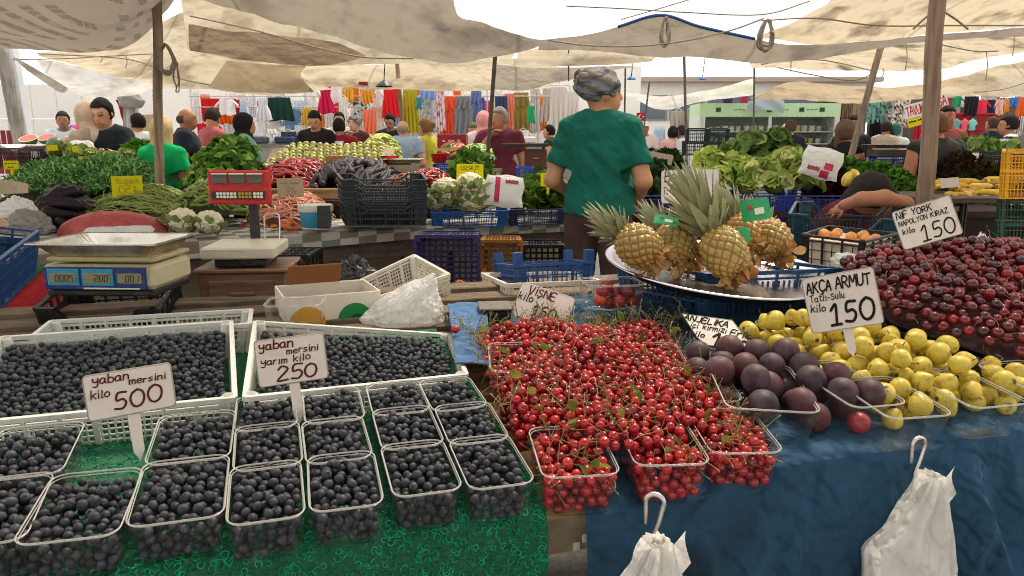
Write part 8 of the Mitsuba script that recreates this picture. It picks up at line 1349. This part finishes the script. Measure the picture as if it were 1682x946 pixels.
# display fridge
M = local(1258, 296, 13.0); s = mpp(13.0); k = thing('display_fridge', 'wide pale green display fridge with sliding glass doors', 'fridge'); Wf, Hf, z0 = 225 * s, 122 * s, -.28
def fb(x0, x1, zz0, zz1, y0, y1, c_, nm, bs='plastic', par=k): return part(par, nm, Mesh().add(span((x0, y0, zz0), (x1, y1, zz1)), c_), bs, M=M)
fb(-Wf / 2, Wf / 2, z0, z0 + .55, 0, .75, '#b9bdb9', 'base'); fb(-Wf / 2, -Wf / 2 + .04, z0 + .5, Hf - .22, 0, .75, '#cdd3cc', 'side_wall'); fb(Wf / 2 - .04, Wf / 2, z0 + .5, Hf - .22, 0, .75, '#cdd3cc', 'side_wall'); fb(-Wf / 2 + .04, Wf / 2 - .04, z0 + .5, Hf - .22, .71, .75, '#87908d', 'back_wall')
hdp = fb(-Wf / 2, Wf / 2, Hf - .22, Hf, -.01, .75, '#b7d9ae', 'header'); fb(-.02, .03, z0 + .5, Hf - .22, -.02, .02, '#c3c9c4', 'door_post'); fb(Wf / 2 - .09, Wf / 2 - .045, z0 + .5, Hf - .22, -.02, .02, '#c3c9c4', 'door_post'); fb(-Wf / 2 + .045, -Wf / 2 + .09, z0 + .5, Hf - .22, -.02, .02, '#c3c9c4', 'door_post')
for q in (-.87, -.02, .52, .86): fb(q - .04, q + .04, Hf - .14, Hf - .07, -.02, -.012, '#1f3f30', 'badge')
for q in (-.50, .22, .70):
    (v, f), wd = write('~~~', .06, .08, seed=int(q * 10) + 9); part(k, 'lettering', Mesh().add((np.c_[v[:, 0] / wd * .2 + q - .1, -.013 - v[:, 2], v[:, 1] + Hf - .13], f), '#5f9a74'), 'matte', M=M)
for zz in (z0 + .62, z0 + .88, z0 + 1.08): fb(-Wf / 2 + .05, Wf / 2 - .05, zz, zz + .015, .1, .7, '#b5bab6', 'shelf')
for a, b in ((-Wf / 2 + .09, -.02), (.03, Wf / 2 - .09)): part(k, 'glass_door', Mesh().add((np.array([[a, -.005, z0 + .5], [b, -.005, z0 + .5], [b, -.005, Hf - .22], [a, -.005, Hf - .22]]), np.array([[0, 1, 2, 3]]))), 'clear', M=M)
g = np.random.default_rng(4); cols_ = ['#d8d6c8', '#c9d27a', '#d9d9d4', '#b8c26a', '#cfcabf', '#a9b4ad']
for zz in (z0 + .635, z0 + .895, z0 + 1.095):
    for x in np.arange(-Wf / 2 + .14, Wf / 2 - .14, .125): one('food_tub', 'pale food tub standing on a shelf inside the display fridge', 'tub', Mesh().add(lathe([(0, 0), (.045, 0), (.05, .085), (.052, .09), (0, .092)], 10), cols_[g.integers(6)]), 'plastic', True, 'food tubs in the display fridge', M=M @ M4(np.eye(3), (x, .30 + .1 * g.random(), zz), g.uniform(.8, 1.2)))
k = thing('plastic_film', 'pale blue plastic sheet lying on top of the display fridge', 'sheet'); P = np.array([[np.array([at(1236 + 62 * u, 0, 12.9)[0], 12.85, at(1260, 187 - 20 * w - 6 * math.sin(u * 3), 12.9)[2]]) + [0, .02 * math.sin(u * 9 + w * 5), 0] for w in np.linspace(0, 1, 8)] for u in np.linspace(0, 1, 14)]); emit(K('film', k), Mesh().add(thick(P, .004), np.repeat(np.where(meshkit.noise(P.reshape(-1, 3) * 9, 2)[:, None] > .55, col('#7f98b0'), col('#d3dcdf')), 1, 0).repeat(2, 0) if False else '#bccad0'), 'sheer', True)
# small flag, bottles, banner
k = thing('flag', 'small red flag with a white crescent and star beyond the woman in the turban', 'flag'); M = local(1053, 199, 13.4); part(k, 'cloth', Mesh().add(cbox((0, 0, .07), (.165, .006, .145), .001), '#a81b26'), 'cloth', M=M)
cr_ = Polygon([(.038 * math.cos(a), .038 * math.sin(a)) for a in np.linspace(0, 6.28, 40)]).buffer(0).difference(Polygon([(.012 + .031 * math.cos(a), .031 * math.sin(a)) for a in np.linspace(0, 6.28, 40)]).buffer(0)); star = Polygon([(.044 + (.018 if i % 2 == 0 else .0075) * math.cos(i * math.pi / 5 + math.pi), (.018 if i % 2 == 0 else .0075) * math.sin(i * math.pi / 5 + math.pi)) for i in range(10)])
for nm, pg in (('crescent', cr_), ('star', star)): v, f = poly(pg, .002); part(k, nm, Mesh().add((np.c_[v[:, 0] - .01, -.0035 - v[:, 2], v[:, 1] + .075], f), '#e2dedc'), 'matte', M=M)
for i in range(8): one('water_bottle', 'pale blue water bottle in the pack behind the woman in pale pink', 'bottle', Mesh().add(lathe([(0, 0), (.03, 0), (.032, .13), (.026, .17), (.012, .19), (.012, .21), (0, .212)], 12), '#a9c3d8'), 'plastic', True, 'pack of water bottles', M=local(1076 + 4.5 * (i % 4), 238 - 9 * (i // 4), 12.8))
k = thing('banner', 'white and yellow banner with red lettering behind the thick pole', 'banner'); pos = at(1523, 183, 9.0); s = mpp(9.0); Rb = facing(pos, math.radians(17), .0); wB, hB = 62 * s, 36 * s; M = M4(Rb, pos)
v, f = cbox((0, hB * .20, 0), (wB, hB * .62, .006), .001); part(k, 'panel', Mesh().add((v, f), '#d8d4cf'), 'matte', M=M); v, f = cbox((0, -hB * .31, 0), (wB, hB * .38, .006), .001); part(k, 'panel', Mesh().add((v, f), '#d0c21e'), 'matte', label='yellow lower strip of the banner', M=M)
for txt, x, z, hh, wd_, c_ in (('TAVUK', -.46, .02, .38, .42, '#b81f2f'), ('AŞA', .18, .06, .38, .30, '#b81f2f'), ('~~~~ ~~~~', -.46, -.32, .15, .40, '#2a2a20'), ('~~~~~', .16, -.28, .15, .30, '#2a2a20')):
    (v, f), wd = write(txt, hh * hB, .17, seed=int(x * 100) + 50, slant=0, gap=1.2); part(k, 'lettering', Mesh().add((np.c_[v[:, 0] / wd * wd_ * wB + x * wB, v[:, 1] + z * hB, v[:, 2] + .0035], f), c_), 'matte', M=M)
one('red_tag', 'small red cloth tag at the hem of the tarpaulin above the checked top', 'tag', Mesh().add(span(at(589, 134, 9.7), at(604, 143, 9.7) + [0, .02, 0]), '#8c2a24'), 'cloth')
# ------------------------------------------------------------------ background
k = thing('pale_wall', 'long pale panelled wall at the left beyond the stalls', 'wall'); yw = 18.5; xs = [at(x, 150, yw)[0] for x in np.linspace(-160, 300, 12)]
for a, b in zip(xs[:-1], xs[1:]):
    for z0_, z1_ in ((0, 1.05), (1.06, 1.85), (1.86, 2.65)): part(k, 'panel', Mesh().add(span((a + .006, yw, z0_), (b - .006, yw + .06, z1_))), 'palewall')
for lab, x0, x1, z1, c_, yy in (('white sheet stretched behind the clothes stall', 150, 1050, 3.0, '#f0eeea', 17.8),):
    a, b = at(x0, 200, yy)[0], at(x1, 200, yy)[0]; P = np.array([[np.array([a + (b - a) * u, yy + .05 * math.sin(u * 60) + .03 * math.sin(u * 23), z1 * w]) for w in np.linspace(0, 1, 6)] for u in np.linspace(0, 1, 160)]); one('white_sheet', lab, 'sheet', Mesh().add(thick(P, .01), c_), 'sheer', True)
k = thing('far_stall', 'shaded stall front of boards and cloth at the far right', 'stall'); a, b = at(1335, 200, 17.8)[0], at(1760, 200, 17.8)[0]
for i, x in enumerate(np.linspace(a, b, 15)[:-1]): w = (b - a) / 14; part(k, 'panel', Mesh().add(span((x + .01, 17.8 + .05 * (i % 3), 0), (x + w - .01, 17.86 + .05 * (i % 3), 2.3 + .15 * (i % 2))), ['#5f564c', '#7a7064', '#8c8478', '#4a443d', '#a39a8c'][i % 5]), 'cloth')
k = thing('building', 'low white building with small windows behind the display fridge', 'building'); a, b = at(1030, 200, 22)[0], at(1420, 200, 22)[0]; part(k, 'wall', Mesh().add(span((a, 22, 0), (b, 26, 2.95)), '#c9c6c0'), 'palewall')
for i in range(6): x = a + (b - a) * (i + .6) / 6.4; w_ = part(k, 'window', Mesh().add(span((x - .5, 21.96, 1.9), (x + .5, 21.99, 2.6)), '#8a8a88'), 'matte'); part(w_, 'pane', Mesh().add(span((x - .43, 21.94, 1.96), (x + .43, 21.955, 2.54)), '#5d6873'), 'plastic')
part(k, 'roof', Mesh().add(span((a - .3, 21.7, 2.953), (b + .3, 26.3, 3.07)), '#a8988c'), 'matte')
k = thing('red_fence', 'low dark red fence boards at the foot of the pale wall', 'fence')
for i in range(9): a = at(-40 + 10 * i, 214, 17.6); part(k, 'board', Mesh().add(span((a[0], 17.6, .6), (a[0] + .10, 17.63, a[2])), '#7a2f33'), 'matte')
one('pink_bag', 'bright pink bag beside the man in pale blue', 'bag', Mesh().add((ico(2)[0] * [.09, .07, .09], ico(2)[1]), '#d9508c'), 'cloth', True, M=local(126, 214, 12.4))
one('red_banner_strip', 'slanting dark red banner behind the young man in white', 'banner', Mesh().add(thick(np.array([[at(190 + 6 * u + 18 * w, 164 + 48 * w, 11.5) + [0, .02 * math.sin(w * 8), 0] for w in np.linspace(0, 1, 10)] for u in np.linspace(0, 1.4, 5)]), .006), '#7d2430'), 'cloth', True)
k = thing('cloth_bundle', 'grey cloth bundle hanging above the young man in white', 'bundle'); v, f = ico(3); part(k, 'cloth', Mesh().add(((v * (1 + .5 * f3(v, 2, 3, 4))[:, None]) * [.19, .1, .12], f), '#9a9894'), 'cloth', True, M=local(216, 166, 11.2)); part(k, 'drape', Mesh().add(thick(np.array([[at(202 + 26 * u, 172 + 40 * w, 11.2) + [0, .03 * math.sin(u * 12), 0] for w in (0, .5, 1)] for u in np.linspace(0, 1, 14)]), .006), '#b0aeaa'), 'cloth', True)
one('straw_basket', 'woven straw basket panel left of the woman in bright green', 'basket', Mesh().add(thick(np.array([[at(236 + 20 * u, 188 + 28 * w, 10.5) for w in (0, .5, 1)] for u in np.linspace(0, 1, 6)]), .02), '#a38f6a'), 'cardboard')
